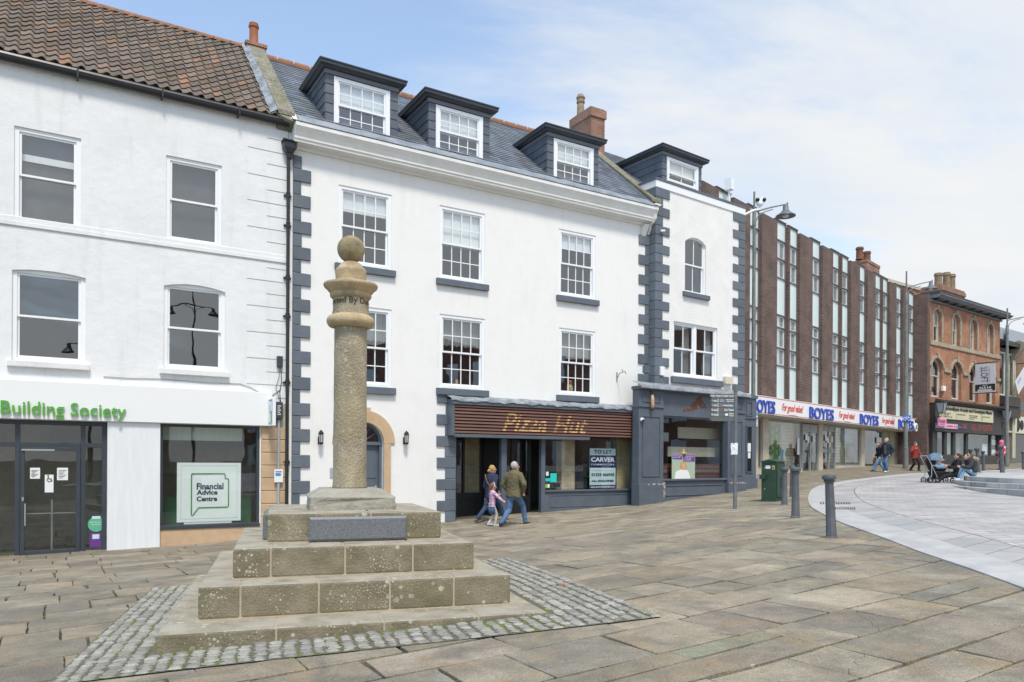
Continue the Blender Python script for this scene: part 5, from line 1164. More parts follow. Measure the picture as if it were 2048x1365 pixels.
def slw(N, L, vec, cs, b):
    s = N('ShaderNodeSeparateXYZ'); L(vec, s.inputs[0]); m_ = math_(N, L, 'MULTIPLY', s.outputs[2], 6.0); f_ = math_(N, L, 'FRACT', m_); g_ = math_(N, L, 'LESS_THAN', f_, .10); return mixc(N, L, g_, (.66, .56, .40), (.26, .19, .12)), f_
m_slw = mat('slatwall_board', (.45, .37, .25), .7, bump=.1, extra=slw)
mb = MB(); mb.box(WD.u(1500, ns, 900), WD.u(1603, ns, 900), ys + .40, ys + .45, zg, zSg0 - .08); mb.box(WD.u(1672, ns, 900), WD.u(1768, ns, 900), ys + .55, ys + .6, zg, zSg0 - .08); mb.build('display_back', m_slw, Dd)
mb = MB(); mb.box(WD.u(1603, ns, 900), WD.u(1672, ns, 900), ys + 2.5, ys + 2.6, zg, zSg0 - .08); mb.box(WD.u(1500, ns, 900), WD.u(1793, ns, 900), ys + .1, ys + 2.5, -.9, -.85); mb.build('store_interior', m_intL, Dd)
mb = MB(); zg0 = WD.z(1600, 943, ns)
r = (WD.u(1604.5, ns, 900), WD.u(1636, ns, 900), WD.z(1620, 945, ns), WD.z(1606, 848, ns))
def ddoor(r, zt_, mid):
    mb = MB(); frame_grid(mb, r, [(r[0] + r[1]) / 2 - .035], [zt_], ys - .02, ys + .08, .07)
    if mid: mb.box(r[0] + .1, r[1] - .1, ys - .015, ys + .06, mid, mid + .22)
    mb.box(r[0] + .08, r[1] - .08, ys + .0, ys + .06, zt_ + .07, r[3] - .07) 
    d_ = mb.build('door', m_gf, Dd); q = MB(); q.quad((r[0], ys + .03, r[2]), (r[1], ys + .03, r[2]), (r[1], ys + .03, r[3]), (r[0], ys + .03, r[3])); q.build('glass_pane', m_glassC, d_)
    q = MB(); c_ = (r[0] + r[1]) / 2
    for x in (c_ - .12, c_ + .12): q.box(x - .02, x + .02, ys - .08, ys - .03, r[2] + .9, r[2] + 1.3)
    q.build('handle', m_steel, d_)
    q = MB()
    for x, z in ((r[0] + .35, 1.6), (r[0] + .6, 1.5), (c_ + .3, 1.55)): q.box(x, x + .2, ys - .026, ys - .0205, r[2] + z, r[2] + z + .3)
    q.build('notice', [m_paper], d_)
ddoor(r, WD.z(1606, 864, ns), 0); ddoor((WD.u(1644.5, ns, 900), WD.u(1670, ns, 900), WD.z(1655, 943, ns), WD.z(1645, 850, ns)), WD.z(1645, 862, ns), WD.z(1657, 906, ns))
r = (WD.u(1767.5, ns, 900), WD.u(1791.5, ns, 900), zg, zt); mb = MB(); frame_grid(mb, r, [(r[0] + r[1]) / 2], [], ys + .02, ys + .12, .08); mb.quad((r[0], ys + .07, r[2]), (r[1], ys + .07, r[2]), (r[1], ys + .07, r[3]), (r[0], ys + .07, r[3])); mb.build('side_door', mat('olive_panel', (.28, .28, .18), .6), Dd)
def dposter(a, b, c, d, n, parent, name, m): r = rect(WD, a, b, c, d, n); mb = MB(); mb.box(r[0], r[1], -n - .004, -n, r[2], r[3]); return mb.build(name, m, parent), r
p_, r = dposter(1540, 1558, 851, 920, ns - .12, Dd, 'green_poster', mat('poster_green', (.02, .30, .05), .6))
mb = MB(); R = random.Random(2)
for i in range(5):
    for j in range(2): mb.lathe([(.001, 0), (.13, 0), (.13, .004), (.001, .004)], (0, 0, 0), 14); mb.v[-56:] = [(r[0] + (r[1] - r[0]) * (.27 + .46 * j) + x, ys + .12 - .006 - z, r[2] + .2 + (.36 * i) + (.15 * j) + y) for x, y, z in mb.v[-56:]]
mb.build('poster_print', mat('poster_orange', (.55, .30, .15), .6), p_)
dposter(1561, 1571, 895, 918, ns - .12, Dd, 'blue_poster', mat('poster_blue', (.15, .45, .65), .6, (.6, .6, .55), 9)); dposter(1561.5, 1571, 850, 882, ns - .12, Dd, 'pale_poster', mat('poster_pale', (.4, .42, .45), .6, (.6, .6, .62), 7))
dposter(1594.5, 1599, 876, 910, ns - .03, Dd, 'notice', m_paper); dposter(1728.5, 1745, 862, 925, ns - .3, Dd, 'brown_banner', mat('brown_banner', (.20, .06, .03), .6)); dposter(1736.5, 1746.5, 873, 908, ns - .28, Dd, 'diamond_panel', m_dark)
mb = MB(); r = rect(WD, 1690, 1716, 890, 925, ns - .4); mb.ball(((r[0] + r[1]) / 2 - .3, ys + .35, r[2] + .6), .38, 14, 10, (1, .5, 1.1)); mb.build('hanging_display', mat('straw_display', (.42, .32, .20), .8, (.3, .22, .14), 12), Dd)
r = rect(WD, 1682, 1706, 858, 885, ns - .4); mb = MB(); mb.box(r[0], r[1], ys + .35, ys + .4, r[2], r[3]); mb.build('display_poster', mat('display_blue', (.25, .35, .45), .6, (.55, .6, .65), 8), Dd)
for a, b, c, d, l in ((1756, 1763, 876, 886, 'window'), ): dposter(1753, 1763, 875, 886, ns + .0, Dd, 'no_smoking_sign', m_paper)
ns_ = WD.empty('no_cycling_sign', label='small white prohibition sign on the brown brick behind the man in red', cat='sign'); n_ = -2.19; r = rect(WD, 1817, 1826.5, 872.5, 883, n_); r = (min(r[0], uEnd - .55), min(r[1], uEnd - .03), r[2], r[3])
mb = MB(); mb.box(r[0], r[1], 2.17, 2.19, r[2], r[3]); mb.build('plate', m_paper, ns_); cx, cz_ = (r[0] + r[1]) / 2, (r[2] + r[3]) / 2
mb = MB(); mb.tube([(cx + .10 * cos(t), 2.165, cz_ + .10 * sin(t)) for t in [2 * pi * i / 16 for i in range(17)]], .018, 5); mb.tube([(cx - .07, 2.165, cz_ - .07), (cx + .07, 2.165, cz_ + .07)], .014, 5); mb.build('symbol', m_ink, ns_)
gs = WD.empty('round_sign', label='small round white sign with a black letter past the end of the BOYES sign', cat='sign'); u, z = WD.p(1832, 855, .3); mb = MB(); mb.lathe([(.001, -.04), (.27, -.04), (.27, .04), (.001, .04)], (0, 0, 0), 24); mb.v = [(u + x, -.3 + zz_, z + y) for x, y, zz_ in mb.v]; d_ = mb.build('disc', m_white, gs, bevel=.006)
mb = MB(); text_on(mb, 'G', u - .12, u + .08, z - .13, z + .13, -.345, bold=.04); mb.build('lettering', m_ink, d_)
# spikes and antenna boxes on the roof edge
rb = WD.empty('roof_antenna', label='two white antenna boxes on a pole on the brown store parapet above the white corner', cat='antenna'); u, z = WD.p(1463, 400, .2); mb = MB(); mb.tube([(u, -.1, zT - 2), (u, -.1, zT + .35)], .05, 8); mb.box(u - .12, u + .12, -.25, .05, zT + .1, zT + .55); mb.box(u - .1, u + .35, -.3, 0, zT - 1.9, zT - 1.4); mb.build('casing', m_upvc, rb)
# house and chimney behind the store
H = at_empty('rear_brick_house', WD.world(0, 0, 0), atan2(WD.d.y, WD.d.x), label='orange brick house rising behind the store roof with two tall chimney pots', cat='building')
nn = -9.0
a, b = WD.u(1734, nn, 560), WD.u(1759, nn, 560); zt0, zt1 = WD.z(1745, 530, nn), WD.z(1745, 560, nn)
mb = MB(); mb.box(a, b, 9, 10.4, 5, zt0); mb.box(a - .05, b + .05, 8.95, 10.45, zt0, zt0 + .25); chh = mb.build('chimney', m_brickR, H)
for px in (1735.5, 1750): chimney_pot(chh, WD.u(px, nn, 520), 9.7, zt0 + .35, 1.1, .32, mat('brown_pot', (.22, .09, .05), .8))
mb = MB(); a1, b1 = WD.u(1765, nn, 560), WD.u(1850, nn, 580); zA, zB_ = WD.z(1765, 562, nn), WD.z(1850, 583, nn); mb.prism([(a1, 3), (b1, 3), (b1, zB_ - .1), (a1, zA)], 'y', 9, 12); mb.build('wall', m_brickO, H)
mb = MB(); cop(mb, 0, 0, 0, 0, 0, 0, 0, 0) if False else mb.add([(a1 - .1, 8.85, zA), (b1 + .1, 8.85, zB_ - .1), (b1 + .1, 12.1, zB_ - .1), (a1 - .1, 12.1, zA), (a1 - .1, 8.85, zA + .3), (b1 + .1, 8.85, zB_ + .2), (b1 + .1, 12.1, zB_ + .2), (a1 - .1, 12.1, zA + .3)], [(0, 3, 2, 1), (4, 5, 6, 7), (0, 1, 5, 4), (1, 2, 6, 5), (2, 3, 7, 6), (3, 0, 4, 7)]); mb.build('coping', m_cream, H)
mb = MB(); mb.box(uLd - 6, uEnd, 9, 9.2, -1, zT - 1.0) if False else None

# ================================================================ RED BRICK VICTORIAN BUILDING
Ev = WE.empty('victorian_building', label='orange brick victorian building with pointed stone window arches and bracketed grey cornice', cat='building')
m_sE = mat('weathered_stone', (.42, .36, .26), .9, (.26, .23, .17), 4, 5, bump=.3); m_gC = mat('grey_cornice', (.20, .21, .23), .6, (.13, .135, .15), 4)
eR = WE.u(1999.5, 0, 700); zF = WE.z(1859, 603); zC = WE.z(1864.6, 584, .6)
top = [(1864, 1884.5, 613, 681), (1902.5, 1921, 622, 688.6), (1938.5, 1955.5, 632, 695.6), (1972.5, 1987.5, 641, 703)]
low = [(1861, 1886, 709, 793), (1902, 1924, 714, 796), (1937.5, 1957.5, 720, 797), (1972, 1991, 727, 800)]
zt_, zb_ = WE.z(1864, 613), WE.z(1864, 681); zt2, zb2 = WE.z(1861, 707), WE.z(1861, 793)
holes = []; RT = []; RL = []
for a, b, *_ in top: r = (WE.u(a + 2, 0, 650), WE.u(b - 1.5, 0, 650), zb_, zt_ - .12); RT.append(r); holes.append((*r, .32, .35))
for a, b, *_ in low: r = (WE.u(a + 1, 0, 750), WE.u(b - 1, 0, 750), zb2, zt2 - .25); RL.append(r); holes.append((*r, .52, .35))
zEs = WE.z(1856, 797, .3)
mb = MB(); wall_face(mb, 0.02, eR, zEs - .2, zF, holes); mb.box(.02, eR, .9, 9, -1.2, zF); mb.quad((eR, 0, -1), (eR, .9, -1), (eR, .9, zF), (eR, 0, zF)); mb.quad((.02, 0, -1), (.02, .9, -1), (.02, .9, zF), (.02, 0, zF)); mb.build('wall', m_brickO, Ev)
def ring(mb, r, rise, th, pr, down):
    a, b, c, d = r; zs_ = d - rise; P = arch_pts(a, b, zs_, rise, 14); Q = arch_pts(a - th, b + th, zs_, rise + th, 14)
    for i in range(14): mb.prism([P[i], P[i + 1], Q[i + 1], Q[i]], 'y', -pr, .01)
    mb.box(a - th, a, -pr, .01, zs_ - down, zs_); mb.box(b, b + th, -pr, .01, zs_ - down, zs_)
    m_ = (a + b) / 2; mb.prism([(m_ - .08, d), (m_ + .08, d), (m_ + .13, d + th + .12), (m_ - .13, d + th + .12)], 'y', -pr - .05, .0)
mb = MB()
for r in RT: ring(mb, r, .32, .16, .06, r[3] - .32 - r[2] - .02)
for r in RL: ring(mb, r, .52, .20, .08, .05)
mb.box(.02, eR, -.08, .01, zb_ - .30, zb_ - .04)
zi = RL[0][3] - .60
xs_ = [.02] + [x for r in RL for x in (r[0] - .2, r[1] + .2)] + [eR]
for i in range(0, len(xs_) - 1, 2):
    if xs_[i + 1] - xs_[i] > .05: mb.box(xs_[i], xs_[i + 1], -.10, .01, zi - .22, zi)
mb.build('stone_dressing', m_sE, Ev, bevel=.01)
m_fE = mat('old_white_frame', (.55, .52, .46), .6)
for i, r in enumerate(RT): sash(Ev, r, 2 if False else 1, 1, 1, rail=.5, fw=.06, sw=.06, st=.20, rise=.32, m=m_fE, blind=.5 if i < 3 else 0)
for i, r in enumerate(RL): sash(Ev, r, 1, 1, 1, rail=.55, fw=.07, sw=.06, st=.20, rise=.52, m=m_fE)
mb = MB(); mb.box(.1, eR - .1, .85, .89, zEs, zF); mb.build('interior', m_int, Ev)
mb = MB(); mb.box(.0, eR + .15, -.12, .3, zF, zF + .12); mb.box(.0, eR + .1, -.04, .3, zF + .12, zC - .16); mb.sweep([(-.1, zC - .16), (.5, zC - .16), (.62, zC - .02), (.66, zC), (.66, zC + .06), (-.1, zC + .10)], [((0, 0, 0), (0, -1)), ((eR, 0, 0), (1, -1)), ((eR, 3, 0), (1, 0))]); co = mb.build('cornice', m_gC, Ev, bevel=.01)
mb = MB(); nb = 9
for k in range(nb):
    x = .35 + (eR - .5) * k / (nb - 1); mb.prism([(-.04, zF + .14), (-.14, zF + .16), (-.16, zF + .30), (-.30, zF + .42), (-.46, zC - .20), (-.46, zC - .162), (-.04, zC - .162)], 'x', x - .07, x + .07)
mb.build('bracket', mat('dark_bracket', (.04, .042, .05), .6), co)
mb = MB(); mb.box(-.02, eR + .3, -.60, 4, zC + .10, zC + .22); mb.build('roof_edge', mat('roof_felt', (.06, .065, .07), .8), Ev)
nn = -1.5; a, b = WE.u(1872, nn, 560), WE.u(1930, nn, 570); zt0 = WE.z(1900, 574, nn)
a += .9; mb = MB(); mb.box(a, b, 1.5, 2.9, zC, zt0); mb.box(a - .06, b + .06, 1.44, 2.96, zt0 - .4, zt0 - .15); chm = mb.build('chimney', m_brickR, Ev)
for px in (1876.5, 1893, 1903): chimney_pot(chm, WE.u(px, nn - .6, 560), 2.1, zt0, 1.25 if px > 1880 else 1.0, .26, m_potB)
# shop front
m_sh = mat('dark_shop_paint', (.052, .048, .046), .6, (.04, .037, .036), 3)
nf = .35; e0_, e1_ = 0.02, WE.u(2013, .35, 850); zs1 = WE.z(1858, 862, .2); zft = WE.z(1856, 806, nf)
mb = MB(); mb.box(e0_, eR + .3, -nf, .0, zs1, zft); mb.sweep([(-.1, zft), (.1, zft), (.2, zft + .10), (.32, zft + .14), (.34, zft + .24), (0, zft + .32)], [((e0_, -nf, 0), (0, -1)), ((eR + .3, -nf, 0), (1, -1)), ((eR + .3, .2, 0), (1, 0))])
mb.box(e0_ + .1, eR, -.1, .2, -1.0, WE.z(1900, 910, .1)); mb.box(e0_ + .0, e0_ + .25, -.2, .2, -1, zs1); mb.box(eR - .2, eR + .3, -.2, .2, -1, zs1)
mll = [(1868, 1873.5), (1888, 1893), (1905.5, 1910), (1931, 1935.5), (1980, 1982), (1996, 1999)]
for a, b in mll: mb.box(WE.u(a, .05, 890), WE.u(b, .05, 890), -.08, .1, -.9, zs1)
mb.build('shop_front', m_sh, Ev)
mb = MB(); mb.quad((e0_ + .2, 0, -1), (eR, 0, -1), (eR, 0, zs1), (e0_ + .2, 0, zs1)); mb.build('shop_glass', m_glassC, Ev)
mb = MB(); mb.box(.1, eR - .1, .80, .84, -1, zs1); mb.build('shop_back', m_intL, Ev)
def eposter(a, b, c, d, n, m, name='window_sticker'): r = rect(WE, a, b, c, d, n); mb = MB(); mb.box(r[0], r[1], -n - .01, -n, r[2], r[3]); o = mb.build(name, m, Ev); return o, r
eposter(1875, 1887, 862, 877, -.1, mat('pink_lace', (.60, .50, .52), .8, (.3, .25, .27), 22)); eposter(1894, 1904.5, 862, 877, -.1, MATS['pink_lace']); eposter(1894, 1904.5, 877, 909, -.1, mat('mint_poster', (.4, .58, .55), .7, (.15, .2, .2), 16)); eposter(1861, 1867, 862, 880, -.1, MATS['pink_lace'])
eposter(1964, 1974, 888, 909, -.1, m_paper); eposter(1976, 1980, 890, 897, -.1, m_paper); eposter(1983, 1993, 880, 890, -.1, m_paper); eposter(1983, 1993, 900, 909, -.1, m_paper); eposter(1883, 1888, 880, 909, -.12, m_intL)
eposter(1912.5, 1930, 861, 867.5, .02, mat('yellow_panel', (.55, .50, .20), .6)); 
mb = MB(); r = rect(WE, 1913, 1927, 873, 931, -.25); mb.box(r[0], r[1], .25, .3, -1, r[3]); mb.mi = 1; mb.box(r[0] + .15, r[0] + .5, .24, .249, 1.6, 1.9); mb.box(r[0] + .2, r[1] - .15, .24, .249, .9, 1.4); mb.build('door', [mat('pale_door', (.42, .40, .33), .6), m_paper], Ev)
r = rect(WE, 1882, 1988, 810, 838, nf + .12); z1_, z0_ = WE.z(1882, 810, nf + .12), WE.z(1882, 837, nf + .12)
sn = WE.empty('arcade_sign', label='cream arcade name board with large dark condensed lettering on the dark fascia', cat='sign')
mb = MB(); w_ = r[1] - r[0]; mb.prism([(r[0] + .25, z1_), (r[1] - .1, z1_), (r[1], z1_ - .12), (r[1], z0_), (r[0], z0_), (r[0], z1_ - .5), (r[0] + .2, z1_ - .35)], 'y', -nf - .08, -nf - .002); mb.build('board', mat('cream_sign', (.60, .56, .38), .6), sn)
mb = MB(); h_ = z1_ - z0_; text_on(mb, 'Blackwellgate Arcade and Houndgate Mews', r[0] + .45, r[1] - .3, z0_ + h_ * .56, z0_ + h_ * .93, -nf - .08, bold=.02, ext=.01)
for i, s_ in enumerate(('1. Regal Hairdressing\n2. Sunlight Nails\n3. Darlington Lions Club', '4. Copper Beech Studios\n5.\n6.', '6. Mayland Antiques\n7. Penny Robinson\n8. The Loft', '9. Seaview Studio\n10.\n11.')): text_on(mb, s_, r[0] + .3 + i * w_ * .24, r[0] + .3 + i * w_ * .24 + w_ * .17, z0_ + h_ * .10, z0_ + h_ * .47, -nf - .08, ext=.005)
mb.build('lettering', m_ink, sn)
pk = WE.empty('nail_salon_sign', label='long pink nail shop sign with a pink panel at its left end', cat='sign'); r = rect(WE, 1858, 1917, 843, 857, nf + .1); zz1, zz0 = WE.z(1858, 841.5, nf + .1), WE.z(1858, 854.5, nf + .1)
mb = MB(); mb.box(.05, r[1], -nf - .06, -nf - .002, zz0, zz1 - .1); mb.build('board', mat('pink_sign', (.72, .42, .55), .6), pk)
mb = MB(); mb.box(-.25, .0 + 1.1, -nf - .75, -nf - .65, zz0 + .05, zz1 + .25) if False else mb.box(.0, 1.15, -nf - .2, -nf - .12, zz0 + .10, zz1 + .22); mb.build('panel', mat('pink_panel', (.75, .35, .55), .6), pk)
mb = MB(); text_on(mb, 'Sunlight', .08, 1.05, zz1 - .12, zz1 + .15, -nf - .2, bold=.03, shear=.2); text_on(mb, 'Sunlight', 1.25, 2.45, zz0 + .08, zz1 - .18, -nf - .06, bold=.03, shear=.2) ; mb.build('lettering', m_re, pk)
mb = MB(); text_on(mb, 'NAILS &\nBEAUTY', .2, .95, zz0 + .16, zz0 + .42, -nf - .2, bold=.02, align='CENTER'); text_on(mb, 'Nails', 2.6, 3.75, zz0 + .08, zz1 - .18, -nf - .06, bold=.01); text_on(mb, '38\nBONDGATE', 3.95, 4.5, zz0 + .08, zz0 + .38, -nf - .06, align='CENTER'); mb.build('lettering', mat('violet_print', (.25, .15, .55), .5), pk)
mb = MB(); zz1, zz0 = WE.z(1917, 849, nf + .02), WE.z(1917, 857, nf + .02); text_on(mb, 'ALL UP NORTH', WE.u(1943, nf, 850), WE.u(1984, nf, 855), zz0 - .05, zz1 + .1, -nf, bold=.0); text_on(mb, 'WORLD', WE.u(1923, nf, 850), WE.u(1934, nf, 855), zz0, zz1 + .05, -nf); mb.build('lettering', mat('dull_red_letter', (.40, .06, .04), .5), Ev)
lt = []
for px, py, nl, lb in ((1883, 815, .9, 'dark square lantern above the pink sign at the left of the cream name board'), (2014, 829, .7, 'dark square lantern at the right end of the arcade shop front')):
    e = WE.empty('shop_lantern', label=lb, cat='wall lamp', group='square lanterns on the dark shop front'); u, z = WE.p(px, py, nl); u = min(u, eR + .2); mb = MB(); n = nl
    for i in range(4):
        for (sx, sy) in ((-1, -1), (1, -1), (1, 1), (-1, 1)): pass
    for sx, sy in ((-1, -1), (1, -1), (1, 1), (-1, 1)): mb.tube([(u + .14 * sx, -n + .14 * sy, z - .35), (u + .25 * sx, -n + .25 * sy, z + .28)], .02, 5)
    mb.box(u - .27, u + .27, -n - .27, -n + .27, z + .28, z + .32); mb.box(u - .15, u + .15, -n - .15, -n + .15, z - .39, z - .35); mb.tube([(u, -n, z - .39), (u, -n, z - .6), (u, -nf + .0, z - .6), (u, -nf, z - 1.0)], .025, 6); mb.build('frame', m_dark, e)
    mb = MB(); taper(mb, u, -n, z - .34, z + .27, .13, .13, .235, .235); mb.build('glass', mat('lantern_glass', (.35, .38, .4), .2), e)
bn = WE.empty('hanging_banner', label='white and black LOFT banner hanging between two brackets on the orange brick wall', cat='banner'); u0_ = WE.u(1949, .1, 760); 
zb1, zb0 = WE.z(1948, 725, .8), WE.z(1948, 782, .8); wbn = 1.25
mb = MB(); mb.tube([(u0_, 0, zb1 + .12), (u0_, -1.55, zb1 + .12)], .035, 6); mb.tube([(u0_, 0, zb0 - .03), (u0_, -1.55, zb0 - .03)], .035, 6); mb.build('bracket', m_dark, bn)
mb = MB(); mb.box(u0_ - .02, u0_ + .02, -1.40, -.15, zb0 + .0, zb1 + .08); sh = mb.build('sheet', mat('banner_white', (.62, .63, .66), .7), bn)
mb = MB(); mb.box(u0_ - .025, u0_ - .021, -1.40, -.15, zb0 + .1, zb0 + (zb1 - zb0) * .30); mb.build('black_panel', m_ink, bn)
def on_side(mb, s_, y0_, y1_, z0_, z1_, x, bold=.0, rot=False):
    vs, fs = text_mesh(s_, bold, 0, 0.0, 3, 'CENTER'); xs = [v[0] for v in vs]; ys_ = [v[1] for v in vs]; a, b, c, d = min(xs), max(xs), min(ys_), max(ys_)
    if rot: mb.add([(x, y0_ + (v[1] - c) / (d - c) * (y1_ - y0_), z1_ + (v[0] - a) / (b - a) * (z0_ - z1_)) for v in vs], fs)
    else: mb.add([(x, y0_ + (v[0] - a) / (b - a) * (y1_ - y0_), z0_ + (v[1] - c) / (d - c) * (z1_ - z0_)) for v in vs], fs)
hb = zb1 - zb0; xb = u0_ - .029
mb = MB(); on_side(mb, 'LOFT', -.50, -.95, zb0 + hb * .36, zb0 + hb * .80, xb, .0, True); on_side(mb, 'THE', -.95, -.45, zb0 + hb * .83, zb0 + hb * .92, xb); on_side(mb, 'HAIR AND BEAUTY SALON', -1.0, -1.06, zb0 + hb * .36, zb0 + hb * .9, xb, 0, True); mb.build('lettering', m_ink, bn)
mb = MB(); on_side(mb, 'Tel:', -.95, -.6, zb0 + hb * .235, zb0 + hb * .28, xb); on_side(mb, '01325', -1.15, -.4, zb0 + hb * .14, zb0 + hb * .21, xb, .03); on_side(mb, '488888', -1.25, -.3, zb0 + hb * .05, zb0 + hb * .12, xb, .03); mb.build('lettering', m_white, bn)
mb = MB(); r = RL[1]; zc_ = r[2]
for k in range(3): mb.box(r[0] + .12, r[0] + .50, .22, .23, r[2] + .75 + .5 * k - .5 + .4, r[2] + 1.12 + .5 * k - .5 + .4)
mb.build('pink_letters', mat('magenta_vinyl', (.7, .02, .35), .5), Ev)
small('alarm_box', 'small white alarm box on the orange brick between the two left arched windows', 'alarm box', WE, 1887, 1892, 772, 782, .0, .15, m_upvc)
# ---- ornate narrow house and the last shops beyond
Fh = at_empty('ornate_house', WE.world(0, 0, 0), atan2(WE.d.y, WE.d.x), label='narrow ornate cream and grey bay fronted building beyond the orange brick one', cat='building')
f0, f1 = eR + .02, WE.u(2032, .0, 750); m_cr = mat('cream_joinery', (.58, .55, .42), .6); zt_ = WE.z(2010, 686)
yy = .25
mb = MB(); mb.box(f0, f1, yy, 6, -1, zt_ - .2); mb.build('wall', mat('ornate_wall', (.24, .20, .15), .8, (.17, .15, .12), 3), Fh)
mb = MB()
for z in (zt_ - .8, zt_ - 3.9, zt_ - 6.6): mb.box(f0, f1 + .02, yy - .15, yy - .001, z, z + .12)
for x in (f0 + .2, f0 + (f1 - f0) * .42, f1 - .95): 
    for z0_, z1_ in ((zt_ - 3.78, zt_ - .8), (zt_ - 6.48, zt_ - 4.6)): mb.box(x, x + .14, yy - .1, yy - .002, z0_, z1_)
for z0_ in (0, 1): mb.tube([(f1 - .1 - .3 * z0_, yy - .2, zt_ - 8.5), (f1 - .1 - .3 * z0_, yy - .2, zt_ - .9)], .07, 8)
mb.build('joinery', m_cr, Fh)
mb = MB(); mb.box(f0, f1 - .1, yy - .6, yy - .002, zt_ - 4.7, zt_ - 4.0); mb.box(f0, f1 + .1, yy - .7, yy + .0, zt_ - .3, zt_); mb.prism([(yy, zt_ - .3), (yy - .7, zt_ - .3), (yy - .6, zt_ + .1), (yy, zt_ + .3)], 'x', f0, f1 - .3); mb.box(f0, f1 + .2, yy - .5, yy - .002, WE.z(2010, 835), WE.z(2010, 810)); mb.build('canopy', m_sh, Fh)
mb = MB(); mb.prism([(yy, zt_ - 1.4), (yy - .5, zt_ - .9), (yy - .9, zt_ - .3), (yy - 1.1, zt_ + .1), (yy - .6, zt_ + .35), (yy, zt_ + .1)], 'x', f1 - .5, f1 - .1); mb.build('scroll_bracket', m_sE, Fh, bevel=.05)
mb = MB()
for z0_, z1_ in ((zt_ - 3.75, zt_ - .9), (zt_ - 6.4, zt_ - 4.8)): mb.box(f0 + .3, f1 - .9, yy - .02, yy - .003, z0_, z1_)
mb.build('window_pane', MATS['dark_mirror_glass'], Fh)
Gh = at_empty('end_shop', WE.world(0, 0, 0), atan2(WE.d.y, WE.d.x), label='plain brown brick shop with cream fascia at the right edge', cat='building')
g0, g1 = f1 + .02, f1 + 9; yg = .6; zt2_ = WE.z(2040, 693, -.6)
mb = MB(); mb.box(g0, g1, yg, 8, -1, zt2_); mb.build('wall', mat('brown_brick_end', (.2, .1, .06), .9, bump=.3, extra=brick_extra((.24, .12, .07), (.18, .09, .06), (.22, .17, .12))), Gh)
mb = MB(); mb.box(g0, g1, yg + .5, 8, zt2_, zt2_ + 1.3); mb.box(g0 + .6, g1, yg + .2, yg + .3, zt2_ + .1, zt2_ + 1.2); mb.build('attic', mat('grey_attic', (.35, .38, .42), .5), Gh)
zc1, zc0 = WE.z(2036, 833, -.3), WE.z(2036, 867, -.3)
mb = MB(); mb.box(g0, g1, yg - .25, yg - .002, zc0, zc1); mb.build('fascia', mat('cream_fascia', (.62, .60, .48), .6), Gh)
mb = MB(); zq_ = (zc0 + zc1) / 2
for dx_, h_ in ((1.25, .55), (1.45, .5), (1.65, .35)): mb.box(g0 + dx_, g0 + dx_ + .1, yg - .28, yg - .252, zq_ - h_, zq_ + h_)
mb.ball((g0 + 2.2, yg - .26, zq_), .4, 12, 8, (1, .08, 1)); mb.build('emblem', m_ink, Gh)
mb = MB(); mb.box(g0 + .6, g1, yg - .02, yg - .001, .4, zc0 - .05); mb.box(g0 + .9, g1, yg - .02, yg - .001, WE.z(2045, 822, -.6), WE.z(2045, 805, -.6)); mb.build('shop_glass', MATS['dark_mirror_glass'], Gh)
mb = MB(); mb.box(g0 + .5, g0 + .6, yg - .1, yg, -.5, zc0); mb.box(g0 + .1, g1, yg - .08, yg - .021, -1, .4); mb.build('shop_frame', m_sh, Gh)
kb = at_empty('kids_banner', WE.world(0, 0, 0), atan2(WE.d.y, WE.d.x), label='tilted white kids banner flag at the right edge above the last shop', cat='banner'); u, z = WE.p(2040, 790, .6)
mb = MB(); mb.add([(u - .9, -.6, z + .9), (u + 1.2, -.6, z + 2.4), (u + 1.7, -.6, z + 1.4), (u - .3, -.6, z + .0), (u - .9, -.57, z + .9), (u + 1.2, -.57, z + 2.4), (u + 1.7, -.57, z + 1.4), (u - .3, -.57, z + .0)], [(0, 1, 2, 3), (7, 6, 5, 4), (0, 4, 5, 1), (1, 5, 6, 2), (2, 6, 7, 3), (3, 7, 4, 0)]); kk = mb.build('sheet', MATS['banner_white'], kb)
vs_, fs_ = text_mesh('kids', .0); mb = MB(); th = .70; mb.add([(u - .35 + (x * cos(th) - y * sin(th)) * .5, -.605, z + .70 + (x * sin(th) + y * cos(th)) * .5) for x, y, _ in vs_], fs_); mb.build('lettering', MATS['violet_print'], kb)
mb = MB(); mb.tube([(u + 1.2, yg, z + 2.45), (u + 1.2, -.65, z + 2.45)], .03, 6); mb.build('pole', m_dark, kb)
# ================================================================ GROUND
def grid_sheet(name, xs, ys, off, m, kind='structure', z=None):
    xs = np.array(xs); ys = np.array(ys); X, Y = np.meshgrid(xs, ys); xy = np.stack([X.ravel(), Y.ravel()], 1); Z = Gv(xy) + off
    vs = [(a, b, c) for (a, b), c in zip(xy.tolist(), Z.tolist())]; nx = len(xs); fs = [(j * nx + i, j * nx + i + 1, (j + 1) * nx + i + 1, (j + 1) * nx + i) for j in range(len(ys) - 1) for i in range(nx - 1)]
    mb = MB(); mb.add(vs, fs); o = mb.build(name, m, None, smooth=True); tag(o, kind=kind); return o
m_joint = mat('mossy_joint_earth', (.095, .085, .062), .95, (.075, .078, .042), 3.0, 6, bump=.5)
tag(grid_sheet('ground', [-400, -120, -60, *range(-40, 61, 1), 90, 160, 500], [-300, -60, *range(-20, 75, 1), 100, 200, 600], -.030, m_joint), kind='structure')
def to_xy(a, b): return (a * FD.x + b * VD.x, a * FD.y + b * VD.y)
def pip(p, poly):
    x, y = p; c = False; n = len(poly); j = n - 1
    for i in range(n):
        if (poly[i][1] > y) != (poly[j][1] > y) and x < (poly[j][0] - poly[i][0]) * (y - poly[i][1]) / (poly[j][1] - poly[i][1]) + poly[i][0]: c = not c
        j = i
    return c
